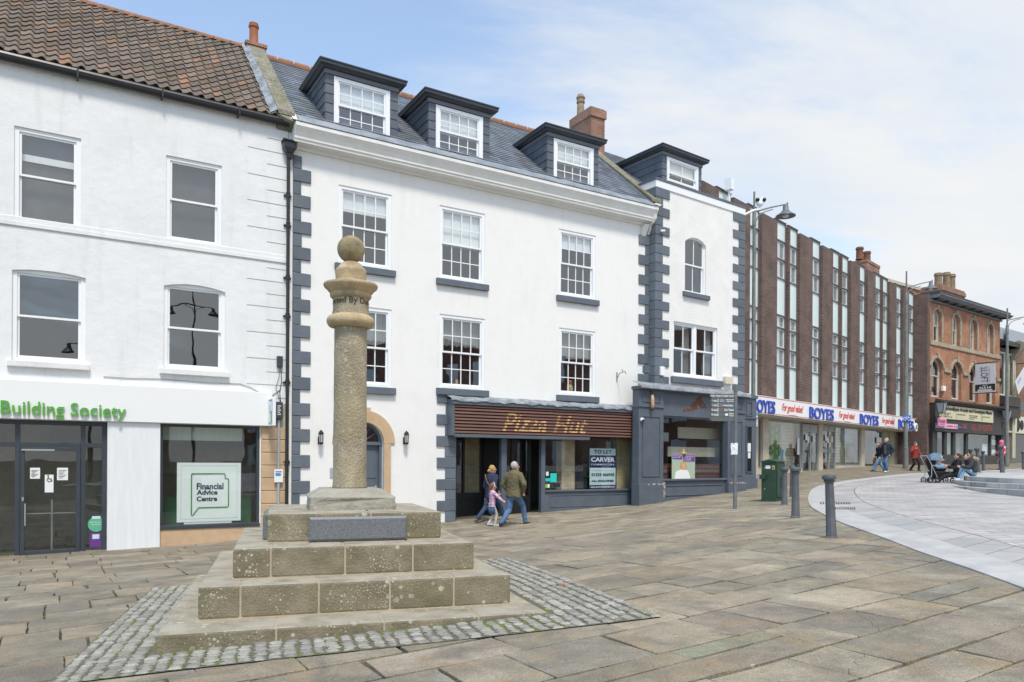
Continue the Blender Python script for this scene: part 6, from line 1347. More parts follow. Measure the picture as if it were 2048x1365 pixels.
# the curved road, read off the photograph
def gpts(L): return [ground(x, y) for x, y in L]
def smooth_curve(P, n=8):
    o = []
    for i in range(len(P) - 1):
        p0, p1, p2, p3 = P[max(i - 1, 0)], P[i], P[i + 1], P[min(i + 2, len(P) - 1)]
        for k in range(n):
            t = k / n; o.append(0.5 * ((2 * p1) + (-p0 + p2) * t + (2 * p0 - 5 * p1 + 4 * p2 - p3) * t * t + (-p0 + 3 * p1 - 3 * p2 + p3) * t ** 3))
    o.append(P[-1]); return o
outer = [Vector((p.x, p.y)) for p in gpts([(2048, 1179), (1941, 1139.7), (1846, 1107.5), (1774, 1080), (1674, 1043), (1638.6, 1025.3), (1619.6, 1011), (1617, 992), (1631.5, 975.3), (1679, 964.5), (1762.5, 953.8), (1853, 946.7)])]
d0 = (outer[0] - outer[1]).normalized(); outer = [outer[0] + d0 * 6, outer[0] + d0 * 2] + outer
d1 = (outer[-1] - outer[-2]).normalized(); outer += [outer[-1] + Vector((6, 4.0)), outer[-1] + Vector((16, 9.5))]
cv = smooth_curve(outer, 6)
road_poly = [(p.x, p.y) for p in cv] + [(60, cv[-1].y), (60, -10), (cv[0].x, -10)]
def offset_curve(cv, d):
    o = []
    for i, p in enumerate(cv):
        t = (cv[min(i + 1, len(cv) - 1)] - cv[max(i - 1, 0)]).normalized(); o.append(p + Vector((t.y, -t.x)) * d)
    return o
def strip(name, ca, cb, off, m, thick=.03, sub=4):
    mb = MB(); n = len(ca); pts = []
    for i in range(n):
        for k in range(sub + 1): p = ca[i].lerp(cb[i], k / sub); pts.append((p.x, p.y))
    Z = Gv(pts) + off; vs = [(p[0], p[1], z) for p, z in zip(pts, Z.tolist())]; w = sub + 1
    fs = [(i * w + k, i * w + k + 1, (i + 1) * w + k + 1, (i + 1) * w + k) for i in range(n - 1) for k in range(sub)]
    vs += [(vs[i * w][0], vs[i * w][1], vs[i * w][2] - thick) for i in range(n)]; b = n * w
    fs += [(b + i, i * w, (i + 1) * w, b + i + 1) for i in range(n - 1)]
    mb.add(vs, fs); o = mb.build(name, m, None); tag(o, kind='structure'); return o
def joints(w, l, c=(.12, .12, .12), rot=0, nz=.25):
    def f(N, L, vec, cs, b):
        m = N('ShaderNodeMapping'); m.inputs['Rotation'].default_value = (0, 0, rot); L(vec, m.inputs[0])
        t = N('ShaderNodeTexBrick'); L(m.outputs[0], t.inputs[0]); t.inputs['Scale'].default_value = 1; t.inputs['Brick Width'].default_value = w; t.inputs['Row Height'].default_value = l
        t.inputs['Mortar Size'].default_value = .009; t.inputs['Color1'].default_value = (1.16, 1.10, 1.09, 1); t.inputs['Color2'].default_value = (.80, .82, .84, 1); t.inputs['Mortar'].default_value = (.30, .29, .28, 1); t.inputs['Mortar Smooth'].default_value = .4
        col = mixc(N, L, 1.0, cs, t.outputs[0], 'MULTIPLY')
        h = math_(N, L, 'MULTIPLY_ADD', t.outputs['Fac'], -1.0, 1.0); return col, h
    return f
m_kerb = mat('pale_granite_kerb', (.47, .465, .45), .75, (.36, .355, .345), 2.2, 7, bump=.2, bscale=60)
m_band = mat('granite_band', (.42, .415, .40), .7, (.35, .345, .335), 1.2, 5, bump=.3, extra=joints(.9, .45, rot=-.6))
m_road = mat('granite_setts_road', (.455, .445, .43), .7, (.345, .335, .325), 1.0, 6, bump=.35, extra=joints(.60, .24, rot=.06))
ci = offset_curve(cv, .62); cj = offset_curve(cv, 1.30)
strip('kerb_band', cv, ci, .016, m_kerb, .05); 
strip('paved_band', offset_curve(cv, .634), offset_curve(cv, 1.30), .012, m_band)
# road sheet: dense grid kept inside the inner curve
inn = [(p.x, p.y) for p in offset_curve(cv, 1.315)]; rp = inn + [(60, inn[-1][1]), (60, -10), (inn[0][0], -10)]
bm_ = bmesh.new(); vv = [bm_.verts.new((x, y, 0)) for x, y in rp]; bm_.faces.new(vv); bmesh.ops.triangulate(bm_, faces=bm_.faces)
for k in range(4):
    es = [e for e in bm_.edges if e.calc_length() > 1.2]
    if es: bmesh.ops.subdivide_edges(bm_, edges=es, cuts=1); bmesh.ops.triangulate(bm_, faces=bm_.faces)
bm_.verts.ensure_lookup_table(); Z = Gv([[v.co.x, v.co.y] for v in bm_.verts]) + .012
for v, z in zip(bm_.verts, Z): v.co.z = z
me = bpy.data.meshes.new('road'); bmesh.ops.recalc_face_normals(bm_, faces=bm_.faces)
for f in bm_.faces:
    if f.normal.z < 0: f.normal_flip()
bm_.to_mesh(me); bm_.free(); me.materials.append(m_road); ro_ = bpy.data.objects.new('road', me); COL.objects.link(ro_); tag(ro_, kind='structure')
# drain covers
for k, (a, b, c, d) in enumerate(((1640, 1702, 1006, 1010.5), (1662, 1712, 1016.5, 1021.5))):
    e = [ground(a, d), ground(b, d), ground(b, c), ground(a, c)]; o = (e[0] + e[1] + e[2] + e[3]) / 4
    mb = MB(); n_ = 12
    for i in range(n_):
        f = lambda t, s_: (e[0].lerp(e[1], t).lerp(e[3].lerp(e[2], t), s_)); q = [f((i + .1) / n_, .05), f((i + .6) / n_, .05), f((i + .6) / n_, .95), f((i + .1) / n_, .95)]
        mb.add([(p.x - o.x, p.y - o.y, p.z - o.z + .024) for p in q], [(0, 1, 2, 3)])
    ob = mb.build('drain_cover', mat('rusty_iron', (.09, .055, .04), .8), None); ob.location = o; tag(ob, label=('long rusty slotted drain cover across the pale kerb, the farther one' if k == 0 else 'shorter rusty slotted drain cover right behind the leaning nearest bollard'), cat='drain cover')
# ---- flagstones
# monument frame
ME = Vector((.954, .2996)).normalized(); MBk = Vector((-ME.y, ME.x)); D0 = 8.0
def mon_corner(px, depth): r = ray(px, 1000); return Vector((r.x * depth, depth))
tiers = []
for px, py, d, w in ((535, 1029, 1.0, .2358), (465.8, 1098.5, .9346, .3103), (396.1, 1175.8, .8755, .3822), (311.7, 1270.8, .8043, .4476)):
    r = ray(px, py); dd = D0 * d; tiers.append((Vector((r.x * dd, dd)), w * D0, EYE + r.z * dd))
c3, w3, _ = tiers[3]
def mon_local(p): q = Vector(p) - c3; return q.dot(ME), q.dot(MBk)
def in_cobble(p): a, b = mon_local(p); return -.66 < a < w3 + 1.02 and -.60 < b < w3 + .75
R = random.Random(11)
m_flag = mat('york_stone_flag', (1, 1, 1), .82, (.74, .72, .68), 3.2, 8, bump=.55, attr='Col')
def flag_extra(N, L, vec, cs, b):
    n = N('ShaderNodeTexNoise'); n.inputs['Scale'].default_value = 1.1; n.inputs['Detail'].default_value = 8; n.inputs['Roughness'].default_value = .7; n.inputs['Distortion'].default_value = .6; L(vec, n.inputs[0])
    mr = N('ShaderNodeMapRange'); mr.inputs[1].default_value = .44; mr.inputs[2].default_value = .64; mr.inputs[4].default_value = .72; L(n.outputs[0], mr.inputs[0]); out = mixc(N, L, mr.outputs[0], cs, (.125, .115, .095))
    n = N('ShaderNodeTexNoise'); n.inputs['Scale'].default_value = 2.3; n.inputs['Detail'].default_value = 6; L(vec, n.inputs[0])
    mr = N('ShaderNodeMapRange'); mr.inputs[1].default_value = .56; mr.inputs[2].default_value = .72; mr.inputs[4].default_value = .55; L(n.outputs[0], mr.inputs[0]); out = mixc(N, L, mr.outputs[0], out, (.33, .23, .12))
    v = N('ShaderNodeTexVoronoi'); v.inputs['Scale'].default_value = 2.2; L(vec, v.inputs[0]); sp = N('ShaderNodeSeparateColor'); L(v.outputs['Color'], sp.inputs[0]); rr = math_(N, L, 'MULTIPLY', sp.outputs[0], .055); f_ = math_(N, L, 'LESS_THAN', v.outputs['Distance'], rr); f_ = math_(N, L, 'MULTIPLY', f_, .5); out = mixc(N, L, f_, out, (.5, .49, .45))
    n2 = N('ShaderNodeTexNoise'); n2.inputs['Scale'].default_value = 70; n2.inputs['Detail'].default_value = 5; L(vec, n2.inputs[0]); n3 = N('ShaderNodeTexNoise'); n3.inputs['Scale'].default_value = 6; n3.inputs['Detail'].default_value = 6; n3.inputs['Distortion'].default_value = 1.2; L(vec, n3.inputs[0])
    mr2 = N('ShaderNodeMapRange'); mr2.inputs[1].default_value = .3; mr2.inputs[2].default_value = .7; mr2.inputs[3].default_value = .68; mr2.inputs[4].default_value = 1.25; L(n2.outputs[0], mr2.inputs[0]); cc = N('ShaderNodeCombineColor'); [L(mr2.outputs[0], cc.inputs[i]) for i in range(3)]
    out = mixc(N, L, 1.0, out, cc.outputs[0], 'MULTIPLY')
    h = math_(N, L, 'MULTIPLY_ADD', n3.outputs[0], 2.2, n2.outputs[0]); return out, h
m_flag = mat('york_stone_flags', (1, 1, 1), .8, (.74, .72, .68), 3.2, 8, bump=.6, attr='Col', extra=flag_extra)
PAL = [(.36, .33, .265), (.33, .315, .265), (.38, .35, .285), (.345, .325, .275), (.31, .30, .265), (.40, .365, .295), (.34, .31, .25), (.37, .315, .23), (.355, .31, .275), (.35, .345, .32), (.36, .33, .27), (.34, .32, .265)]
PALG = [(.25, .255, .225), (.27, .27, .235), (.235, .24, .215), (.29, .27, .22), (.26, .265, .24)]
stones = []     # (list of ab points, colour, height)
def jag(p, q, n, amp, seed):
    o = []
    for i in range(1, n):
        t = i / n; x = p[0] + (q[0] - p[0]) * t; y = p[1] + (q[1] - p[1]) * t; dx_, dy_ = q[0] - p[0], q[1] - p[1]; l = max(1e-6, sqrt(dx_ * dx_ + dy_ * dy_))
        k = amp * R.uniform(-1, 1); o.append((x - dy_ / l * k, y + dx_ / l * k))
    return o
def stone(a0, a1, b0, b1, col, near, crack=0.0, jit=.02, gap=.017, amp=.006):
    ga = gap * .5; J_ = lambda: R.uniform(-jit, jit) * .5
    cs = [(a0 + ga + J_() * .5, b0 + gap + J_()), (a1 - ga + J_() * .5, b0 + gap + J_()), (a1 - ga + J_() * .5, b1 - gap + J_()), (a0 + ga + J_() * .5, b1 - gap + J_())]
    if near and crack > .1 and R.random() < .08:      # a broken corner
        k = R.randrange(4); c = cs[k]; m_ = ((a0 + a1) / 2, (b0 + b1) / 2); t = R.uniform(.03, .08); cs[k] = (c[0] + (m_[0] - c[0]) * t, c[1] + (m_[1] - c[1]) * t)
    pts = []; n = 6 if near else 1; idx = []
    for i in range(4):
        idx.append(len(pts)); pts.append(cs[i])
        if n > 1: pts += jag(cs[i], cs[(i + 1) % 4], n, amp, 0)
    h = R.uniform(-.004, .005)
    if near and R.random() < crack:
        N_ = len(pts); i = R.randrange(N_); j = (i + N_ // 2 + R.randrange(-3, 4)) % N_
        if i > j: i, j = j, i
        if j - i > 2 and N_ - (j - i) > 2:
            path = jag(pts[i], pts[j], 7, .035, 0)
            A_ = pts[i:j + 1] + path[::-1]; B_ = pts[j:] + pts[:i + 1] + path
            for P in (A_, B_):
                cx, cy = sum(p[0] for p in P) / len(P), sum(p[1] for p in P) / len(P); sh = 1 - .008
                stones.append(([(cx + (p[0] - cx) * sh, cy + (p[1] - cy) * sh) for p in P], col, h + R.uniform(-.003, .003)))
            return
    stones.append((pts, col, h))
b = 0.6
while b < 18.4:
    rowh = R.choice([.46, .55, .66, .78]); a = -17 + R.uniform(0, .5)
    rowh = min(rowh, 18.45 - b) if 18.45 - b > .2 else .21
    grey = b > 15.9
    while a < 34:
        w = R.choice([R.uniform(.40, .65), R.uniform(.65, 1.0), R.uniform(.9, 1.35)]); w = 1.0 if (a < -4.4 and b > 15.4) else w
        x, y = to_xy(a + w / 2, b + rowh / 2)
        if y > 2 and abs(x) < y * .85 + 3:
            near = y < 17; isg = (a + w / 2 < -4.4 and b > 15.4)
            if not pip((x, y), road_poly) or min((Vector((x, y)) - p).length for p in cv) < 1.0:
                c = R.choice(PALG if isg else PAL); k = R.uniform(.78, 1.17) * (.86 if x < -1.2 else 1.0); c = (c[0] * k * 1.02, c[1] * k * .935, c[2] * k * .80)
                lm_ = sum(c) / 3; c = tuple(v * .5 + t_ * lm_ * .5 for v, t_ in zip(c, (1.17, 1.03, .80)))
                if not isg and R.random() < .22 and near and w > .7 and rowh > .6:   # two stones across the course
                    f = R.uniform(.35, .65); stone(a, a + w, b, b + rowh * f, c, near, .16); c2 = tuple(v * R.uniform(.9, 1.1) for v in c); stone(a, a + w, b + rowh * f, b + rowh, c2, near, .08)
                else: stone(a, a + w, b, b + rowh, c, near and not isg, .30 if near and not isg else 0, .010 if isg else .03, .006 if isg else .016)
        a += w
    b += rowh
# farther pavement in front of the narrow building and the store: small brown pavers
b = 18.45; 
while b < 50:
    rowh = .30 if b < 34 else .6; a = 4.0
    while a < 64:
        w = R.uniform(.40, .62) * (1 if b < 34 else 1.8); x, y = to_xy(a + w / 2, b + rowh / 2)
        if not pip((x, y), road_poly):
            q = Vector((x, y)); inB = (q - WA.p0).dot(WA.n) > .9 and (q - WA.p0).dot(WA.d) < bR - .1
            if not inB and (q - WC.p0).dot(WC.n) < .5 or (q - WC.p0).dot(WC.d) > cR and (q - WD.p0).dot(WD.n) < 1.5:
                k = R.uniform(.9, 1.1) * .9; stone(a, a + w, b, b + rowh, (.30 * k, .26 * k, .19 * k), False, 0, .01, .005)
        a += w
    b += rowh
print('stones', len(stones))
mb = MB(); allp = [to_xy(*p) for s_ in stones for p in s_[0]]; Z = Gv(allp); i = 0; vs = []
for P, c, h in stones:
    n = len(P); mb.col = c; tx, ty = R.uniform(-.008, .008), R.uniform(-.008, .008); zz_ = [Z[i + k] + h for k in range(n)]; cx = sum(allp[i + k][0] for k in range(n)) / n; cy = sum(allp[i + k][1] for k in range(n)) / n
    ring0 = []; ring1 = []; ring2 = []
    for k in range(n):
        x, y = allp[i + k]; z = zz_[k] + tx * (x - cx) + ty * (y - cy); ring0.append((x, y, z - .05))
        l = max(.05, sqrt((x - cx) ** 2 + (y - cy) ** 2)); s_ = 1 - .008 / l; ring1.append((x, y, z - .005)); ring2.append((cx + (x - cx) * s_, cy + (y - cy) * s_, z))
    o = len(mb.v); mb.add(ring2 + ring1 + ring0, [tuple(range(n))] + [(k, k + n, (k + 1) % n + n, (k + 1) % n) for k in range(n)] + [(k + n, k + 2 * n, (k + 1) % n + 2 * n, (k + 1) % n + n) for k in range(n)]); i += n
fo = mb.build('pavement', m_flag, None); tag(fo, kind='structure')
# ---- cobbles round the monument
def to_m(a, b): q = c3 + ME * a + MBk * b; return (q.x, q.y)
def mossbed(N, L, vec, cs, b):
    n = N('ShaderNodeTexNoise'); n.inputs['Scale'].default_value = 2.2; n.inputs['Detail'].default_value = 5; L(vec, n.inputs[0]); mr = N('ShaderNodeMapRange'); mr.inputs[1].default_value = .52; mr.inputs[2].default_value = .62; L(n.outputs[0], mr.inputs[0])
    n2 = N('ShaderNodeTexNoise'); n2.inputs['Scale'].default_value = 50; n2.inputs['Detail'].default_value = 4; L(vec, n2.inputs[0]); return mixc(N, L, mr.outputs[0], cs, (.13, .16, .03)), n2.outputs[0]
m_bed = mat('mossy_cobble_bed', (.15, .135, .10), .95, (.11, .10, .07), 9, 5, bump=1.0, extra=mossbed)
A0, A1, B0, B1 = -.66, w3 + .92, -.62, w3 + .78; mb = MB(); n_ = 26; pts = [to_m(A0 + (A1 - A0) * i / n_, B0 + (B1 - B0) * j / n_) for j in range(n_ + 1) for i in range(n_ + 1)]; Z = Gv(pts) + .008
mb.add([(p[0], p[1], z) for p, z in zip(pts, Z)], [(j * (n_ + 1) + i, j * (n_ + 1) + i + 1, (j + 1) * (n_ + 1) + i + 1, (j + 1) * (n_ + 1) + i) for j in range(n_) for i in range(n_)]); tag(mb.build('cobble_bed', m_bed, None, smooth=True), kind='structure')
cob = []; a = A0 + .02
while a < A1 - .06:
    w = R.uniform(.092, .128); bb = B0 + R.uniform(0, .05)
    while bb < B1 - .05:
        l = R.uniform(.062, .105)
        if not (-.02 < a + w / 2 < w3 + .02 and -.02 < bb + l / 2 < w3 + .02): cob.append((a + R.uniform(-.01, .01), bb, w - .006 + R.uniform(-.012, .008), l - .006))
        bb += l + .004
    a += w + R.uniform(.006, .016)
q = [to_m(c[0] + c[2] / 2, c[1] + c[3] / 2) for c in cob]; Z = Gv(q); mb = MB()
for (a, bb, w, l), z in zip(cob, Z):
    k = R.uniform(.66, 1.25); mb.col = (.345 * k, .33 * k, .295 * k); n = 5; vs = []; sk = R.uniform(-.012, .012); tz = R.uniform(-.12, .12)
    for j in range(n):
        for i in range(n):
            u, v = i / (n - 1), j / (n - 1); ed = min(u, 1 - u, v, 1 - v); h = .011 * (1 - (abs(2 * u - 1) ** 6)) * (1 - (abs(2 * v - 1) ** 6)) + R.uniform(-.0030, .0030) + tz * (u - .5) * .06
            pull = .10 if (i in (0, n - 1) and j in (0, n - 1)) else 0
            uu = .5 + (u - .5) * (1 - pull) + R.uniform(-.025, .025); vv_ = .5 + (v - .5) * (1 - pull) + R.uniform(-.03, .03)
            x, y = to_m(a + uu * w + sk * v, bb + vv_ * l); vs.append((x, y, z + .008 + h))
    mb.add(vs, [(j * n + i, j * n + i + 1, (j + 1) * n + i + 1, (j + 1) * n + i) for j in range(n - 1) for i in range(n - 1)])
m_cob = mat('granite_cobble', (1, 1, 1), .7, (.70, .70, .68), 25, 6, bump=.6, bscale=60, attr='Col', extra=lichen_extra((.55, .55, .5), (.22, .21, .15), .25))
tag(mb.build('cobbles', m_cob, None), kind='structure'); print('cobbles', len(cob))
# moss tufts between the near cobbles
mb = MB()
for _ in range(2600):
    c = R.choice(cob)
    if c[1] > 0.1 and R.random() < .8: continue
    x, y = to_m(c[0] + c[2] + .013 + R.uniform(-.010, .010), c[1] + R.uniform(-.01, c[3] + .01)); 
    if mnoise.noise(Vector((x * 1.6, y * 1.6, 3))) < .05: continue
    z = G(x, y) + .010; s_ = R.uniform(.004, .011); t = R.uniform(0, 6.28)
    mb.add([(x + s_ * cos(t), y + s_ * sin(t), z), (x + s_ * cos(t + 2.1), y + s_ * sin(t + 2.1), z), (x + s_ * cos(t + 4.2), y + s_ * sin(t + 4.2), z), (x, y, z + R.uniform(.006, .018))], [(0, 1, 3), (1, 2, 3), (2, 0, 3)])
tag(mb.build('moss', mat('bright_moss', (.14, .20, .03), .9, (.08, .12, .02), 20), None), kind='stuff')

# ================================================================ MARKET CROSS
m_gran = mat('lichened_sandstone_step', (.33, .285, .21), .9, (.20, .17, .12), 2.6, 7, bump=.55, extra=pale_top(lichen_extra((.66, .66, .56), (.15, .14, .075))))
m_mort = mat('cream_mortar', (.44, .36, .25), .9, (.36, .30, .21), 8)
cM = tiers[0][0] + ME * (tiers[0][1] / 2) + MBk * (tiers[0][1] / 2)
M = at_empty('market_cross', (cM.x, cM.y, G(cM.x, cM.y)), atan2(ME.y, ME.x), label='tall round stone market cross topped by a ball on four square lichened steps', cat='monument'); gz = M.location.z
def ml(p): q = p - cM; return q.dot(ME), q.dot(MBk)
nblk = [(1, 0), (4, .36), (5, .30), (5, .60)]
fr_x = [[0, 1], [0, .172, .626 * .0 + .385 + .235 * .0, 1], None, None]
ztops = [t[2] for t in tiers]
for i, (c, w, zt_) in enumerate(tiers):
    x0, y0 = ml(c); zb_ = ztops[i + 1] if i < 3 else gz - .45; x1, y1 = x0 + w, y0 + w; h = zt_ - zb_
    fx = ([0, .58, 1], [0, .145, .46, .77, 1], [0, .135, .43, .70, .935 * .0 + .895 * .0 + .86 * 0 + .83, 1], [0, .275, .545, .80, 1])[i]
    if i == 1: fx = [0, .145, .442, .728, 1]
    if i == 2: fx = [0, .122, .358, .585, .80, 1]
    mb = MB(); g_ = .004; zb2 = zb_ + (.008 if i < 3 else 0); R2 = random.Random(i)
    dpt = w * .36
    for k in range(len(fx) - 1): mb.box(x0 + w * fx[k] + (g_ if k else 0), x0 + w * fx[k + 1] - (g_ if k < len(fx) - 2 else 0), y0, y0 + dpt, zb2 - gz, zt_ - gz + R2.uniform(-.002, .002))
    ny_ = 4 if i else 2
    for k in range(ny_):
        ya, yb_ = y0 + dpt + .008 + (w - dpt - .008) * k / ny_, y0 + dpt + (w - dpt - .008) * (k + 1) / ny_
        mb.box(x0, x0 + w * .5 - .004, ya, yb_, zb2 - gz, zt_ - gz + R2.uniform(-.002, .002)); mb.box(x0 + w * .5 + .004, x1, ya, yb_, zb2 - gz, zt_ - gz + R2.uniform(-.002, .002))
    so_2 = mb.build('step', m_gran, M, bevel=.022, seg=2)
    mb = MB(); e = .006; mb.box(x0 + e, x1 - e, y0 + e, y1 - e, zb_ - gz - .0 if i == 3 else zb_ - gz + .001, zt_ - gz - .007)
    if i < 3: mb.box(x0 - .012, x1 + .012, y0 - .012, y1 + .012, zb_ - gz - .004, zb_ - gz + .008)
    mb.build('mortar', m_mort, so_2)
    if i == 0:
        X0, Y0, X1, Y1, H0 = x0, y0, x1, y1, zt_ - gz
hb = ztops[0] - ztops[1]
m_plq = mat('dark_granite_plaque', (.20, .205, .215), .5, (.09, .095, .10), 130, 2, lo=.42, hi=.58)
def plaque(u0, u1, face):
    mb = MB(); z0_, z1_ = H0 - hb * .97, H0 - hb * .12; b_ = .025
    P = [(u0, z0_), (u1, z0_), (u1, z1_), (u0, z1_)]; Q = [(u0 + b_, z0_ + b_), (u1 - b_, z0_ + b_), (u1 - b_, z1_ - b_), (u0 + b_, z1_ - b_)]
    def W_(p, t): return (p[0], Y0 - t, p[1]) if face == 'f' else (X0 - t, p[0], p[1])
    vs = [W_(p, -.02) for p in P] + [W_(p, .035) for p in P] + [W_(p, .055) for p in Q]
    mb.add(vs, [(3, 2, 1, 0), (8, 9, 10, 11)] + [(k, (k + 1) % 4, (k + 1) % 4 + 4, k + 4) for k in range(4)] + [(k + 4, (k + 1) % 4 + 4, (k + 1) % 4 + 8, k + 8) for k in range(4)]); return mb.build('plaque', m_plq, M)
wm = tiers[0][1]; plaque(X0 + wm * .225, X0 + wm * .79, 'f'); plaque(Y0 + wm * .2, Y0 + wm * .8, 's')
# base block, shaft, rings, ball (sizes from the photograph at the depth of the axis)
px0 = 700.0; rr0 = ray(px0, 900); 
# axis: where the sight line through the column crosses the middle of the top step
best = None
for k in range(200):
    d = 8.2 + k * .01; p = Vector((rr0.x * d, d)); a_, b_ = ml(p)
    if best is None or abs(b_ - 0.0) < best[0]: best = (abs(b_), d, a_, b_)
dA, axx, axy = best[1], best[2], best[3]; sc_ = dA / F
m_shaft = mat('weathered_shaft_stone', (.47, .39, .26), .92, (.27, .23, .165), 2.3, 8, bump=.9, stretch=(1, 1, .8), extra=lichen_extra((.55, .52, .40), (.27, .21, .11), .8)); m_cap = mat('honey_sandstone', (.55, .42, .25), .88, (.36, .275, .165), 3, 8, bump=.5, extra=lichen_extra((.58, .50, .36), (.20, .16, .09), .5)); m_capD = mat('darkened_sandstone', (.42, .33, .18), .9, (.14, .115, .07), 3.5, 7, bump=.5)
def Zp(py): return EYE + ray(px0, py).z * dA - gz
bw = 168 * sc_ / 2 * .98; zb0, zb1 = H0 + .0, Zp(976)
dfr = 1.0
mb = MB(); hx = bw * .98; lo_ = [(-hx, -hx), (hx, -hx), (hx, hx), (-hx, hx)]
def lay(s, c, z, j=0):
    R3 = random.Random(int(z * 1000)); pts = [(axx + x * s, axy + y * s) for x, y in [(-hx + c, -hx), (0, -hx), (hx - c, -hx), (hx, -hx + c), (hx, 0), (hx, hx - c), (hx - c, hx), (0, hx), (-hx + c, hx), (-hx, hx - c), (-hx, 0), (-hx, -hx + c)]]
    return [(x + R3.uniform(-j, j), y + R3.uniform(-j, j), z + R3.uniform(-j, j) * .5) for x, y in pts]
hb2 = zb1 - zb0
L_ = [lay(1.0, .05, zb0, .0), lay(1.01, .05, zb0 + hb2 * .22, .01), lay(.99, .05, zb0 + hb2 * .45, .012), lay(1.0, .06, zb0 + hb2 * .62, .012), lay(.76, .06, zb1 - .02, .008), lay(.70, .06, zb1, .004)]
vs = [v for l in L_ for v in l]; fs = [(k * 12 + i, k * 12 + (i + 1) % 12, (k + 1) * 12 + (i + 1) % 12, (k + 1) * 12 + i) for k in range(5) for i in range(12)] + [tuple(range(60, 72))]; mb.add(vs, fs)
bo_ = mb.build('base_block', mat('grey_base_stone', (.37, .345, .285), .92, (.26, .24, .19), 4, 7, bump=.8, bscale=25), M, bevel=.012, seg=2)
mb = MB(); yF = axy - hx * 1.0
def crack(p, q, th=.012):
    pass
rs = 66 * sc_ / 2
prof = []; zt_s = Zp(655)
wob = lambda t, z: 1 + .022 * mnoise.noise(Vector((cos(t) * 1.4, sin(t) * 1.4, z * 1.3))) + .014 * mnoise.noise(Vector((cos(t) * 5, sin(t) * 5, z * 8)))
nz_ = 60; z_s0 = zb1 - .01
for i in range(nz_ + 1): t = i / nz_; prof.append((rs * (1.0 - .035 * t + (.05 * max(0, .05 - t) / .05)), z_s0 + (zt_s - z_s0) * t))
mb = MB(); mb.lathe(prof, (axx, axy, 0), 56, wob); mb.build('shaft', m_shaft, M, smooth=True)
k_ = sc_
def rp_(lst): return [(w / 2 * k_, Zp(y)) for w, y in lst]
mb = MB(); mb.lathe(rp_([(66, 657), (84, 655), (93, 649), (94, 643), (90, 637), (82, 634), (72, 632)]), (axx, axy, 0), 56); mb.build('ring', m_cap, M, smooth=True)
mb = MB(); mb.lathe(rp_([(73, 634), (72, 632), (72, 628), (70, 620), (70, 600), (72, 596)]), (axx, axy, 0), 56, wob); dr_ = mb.build('drum', m_shaft, M, smooth=True)
mb = MB(); mb.lathe(rp_([(72, 600), (80, 596), (82, 592), (80, 589), (86, 586), (94, 581), (104, 577), (107, 573), (105, 570), (62, 566), (60, 564)]), (axx, axy, 0), 56); mb.build('cornice_ring', m_cap, M, smooth=True, auto=rad(50))
mb = MB(); mb.lathe(rp_([(60, 570), (60, 547), (61, 543), (58, 540), (54, 539), (40, 529), (24, 524), (16, 520)]), (axx, axy, 0), 48); mb.build('dome', m_cap, M, smooth=True, auto=rad(50))
rb_ = 27 * k_; mb = MB(); mb.ball((axx, axy, Zp(499.5)), rb_, 40, 28)
mb.build('ball', m_capD, M, smooth=True)
# carved words wrapped round the drum
vs, fs = text_mesh('erected By Dame', .01, 0, 0.0, 4); xs = [v[0] for v in vs]; w_t = max(xs) - min(xs); mn = min(xs); zc = Zp(612); hh = 12 * k_ / .72; rt = 35.6 * k_; ang0 = atan2((Matrix.Rotation(-atan2(ME.y, ME.x), 2) @ (Vector((0, 0)) - cM)).y - axy, (Matrix.Rotation(-atan2(ME.y, ME.x), 2) @ (Vector((0, 0)) - cM)).x - axx)
span = rad(195); mb = MB(); mb.add([(axx + rt * cos(ang0 - span / 2 * 1.02 + span * (v[0] - mn) / w_t), axy + rt * sin(ang0 - span / 2 * 1.02 + span * (v[0] - mn) / w_t), zc + v[1] * hh * .95) for v in vs], fs); mb.build('carved_lettering', mat('dark_carving', (.05, .045, .035), .95), dr_)
# fallen leaf
p = ground(1121, 1175); lf = MB(); R4 = random.Random(4); pts = [(cos(t) * (.05 + .02 * sin(3 * t)), sin(t) * (.035 + .01 * cos(5 * t)), .02 + .012 * sin(2 * t)) for t in [2 * pi * i / 12 for i in range(12)]]; lf.add(pts + [(0, 0, .035)], [(i, (i + 1) % 12, 12) for i in range(12)]); lo2 = lf.build('fallen_leaf', mat('brown_leaf', (.28, .10, .05), .7), None); lo2.location = (p.x, p.y, p.z + .01); tag(lo2, label='single curled brown leaf lying on the cobbles right of the monument', cat='leaf')

# ================================================================ GRANITE STEPS AND PLATFORM at the right
cur = [Vector((p.x, p.y)) for p in gpts([(1881, 966.5), (1903, 973), (1935, 980), (1973, 987), (2048, 995), (2160, 1005)])]
cur = cur + [cur[-1] + (cur[-1] - cur[-2]).normalized() * 3]
sc1 = smooth_curve(cur, 6)
m_gs = mat('grey_granite_step', (.40, .41, .41), .75, (.28, .285, .28), 3, 6, bump=.2, bscale=70, extra=joints(.9, 5.0, rot=0)); m_gt = mat('pale_granite_top', (.47, .475, .47), .7, (.40, .40, .395), 2, 5, bump=.2, extra=joints(.8, .8))
m_gs = mat('grey_granite_riser', (.52, .525, .51), .75, (.38, .385, .37), 1.6, 7, bump=.3, extra=joints(.9, .8))
zbot = min(p.z for p in gpts([(1903, 973), (1973, 987), (2048, 995)])) 
ztp = [EYE + ray(1990, 955).z * 1, 0, 0]
P1 = ground(1973, 987); dP = P1.y
zst = [EYE + ray(1973, 972.5).z * (dP + .15), EYE + ray(1973, 963 - .0).z * (dP + .15 + .0), 0]
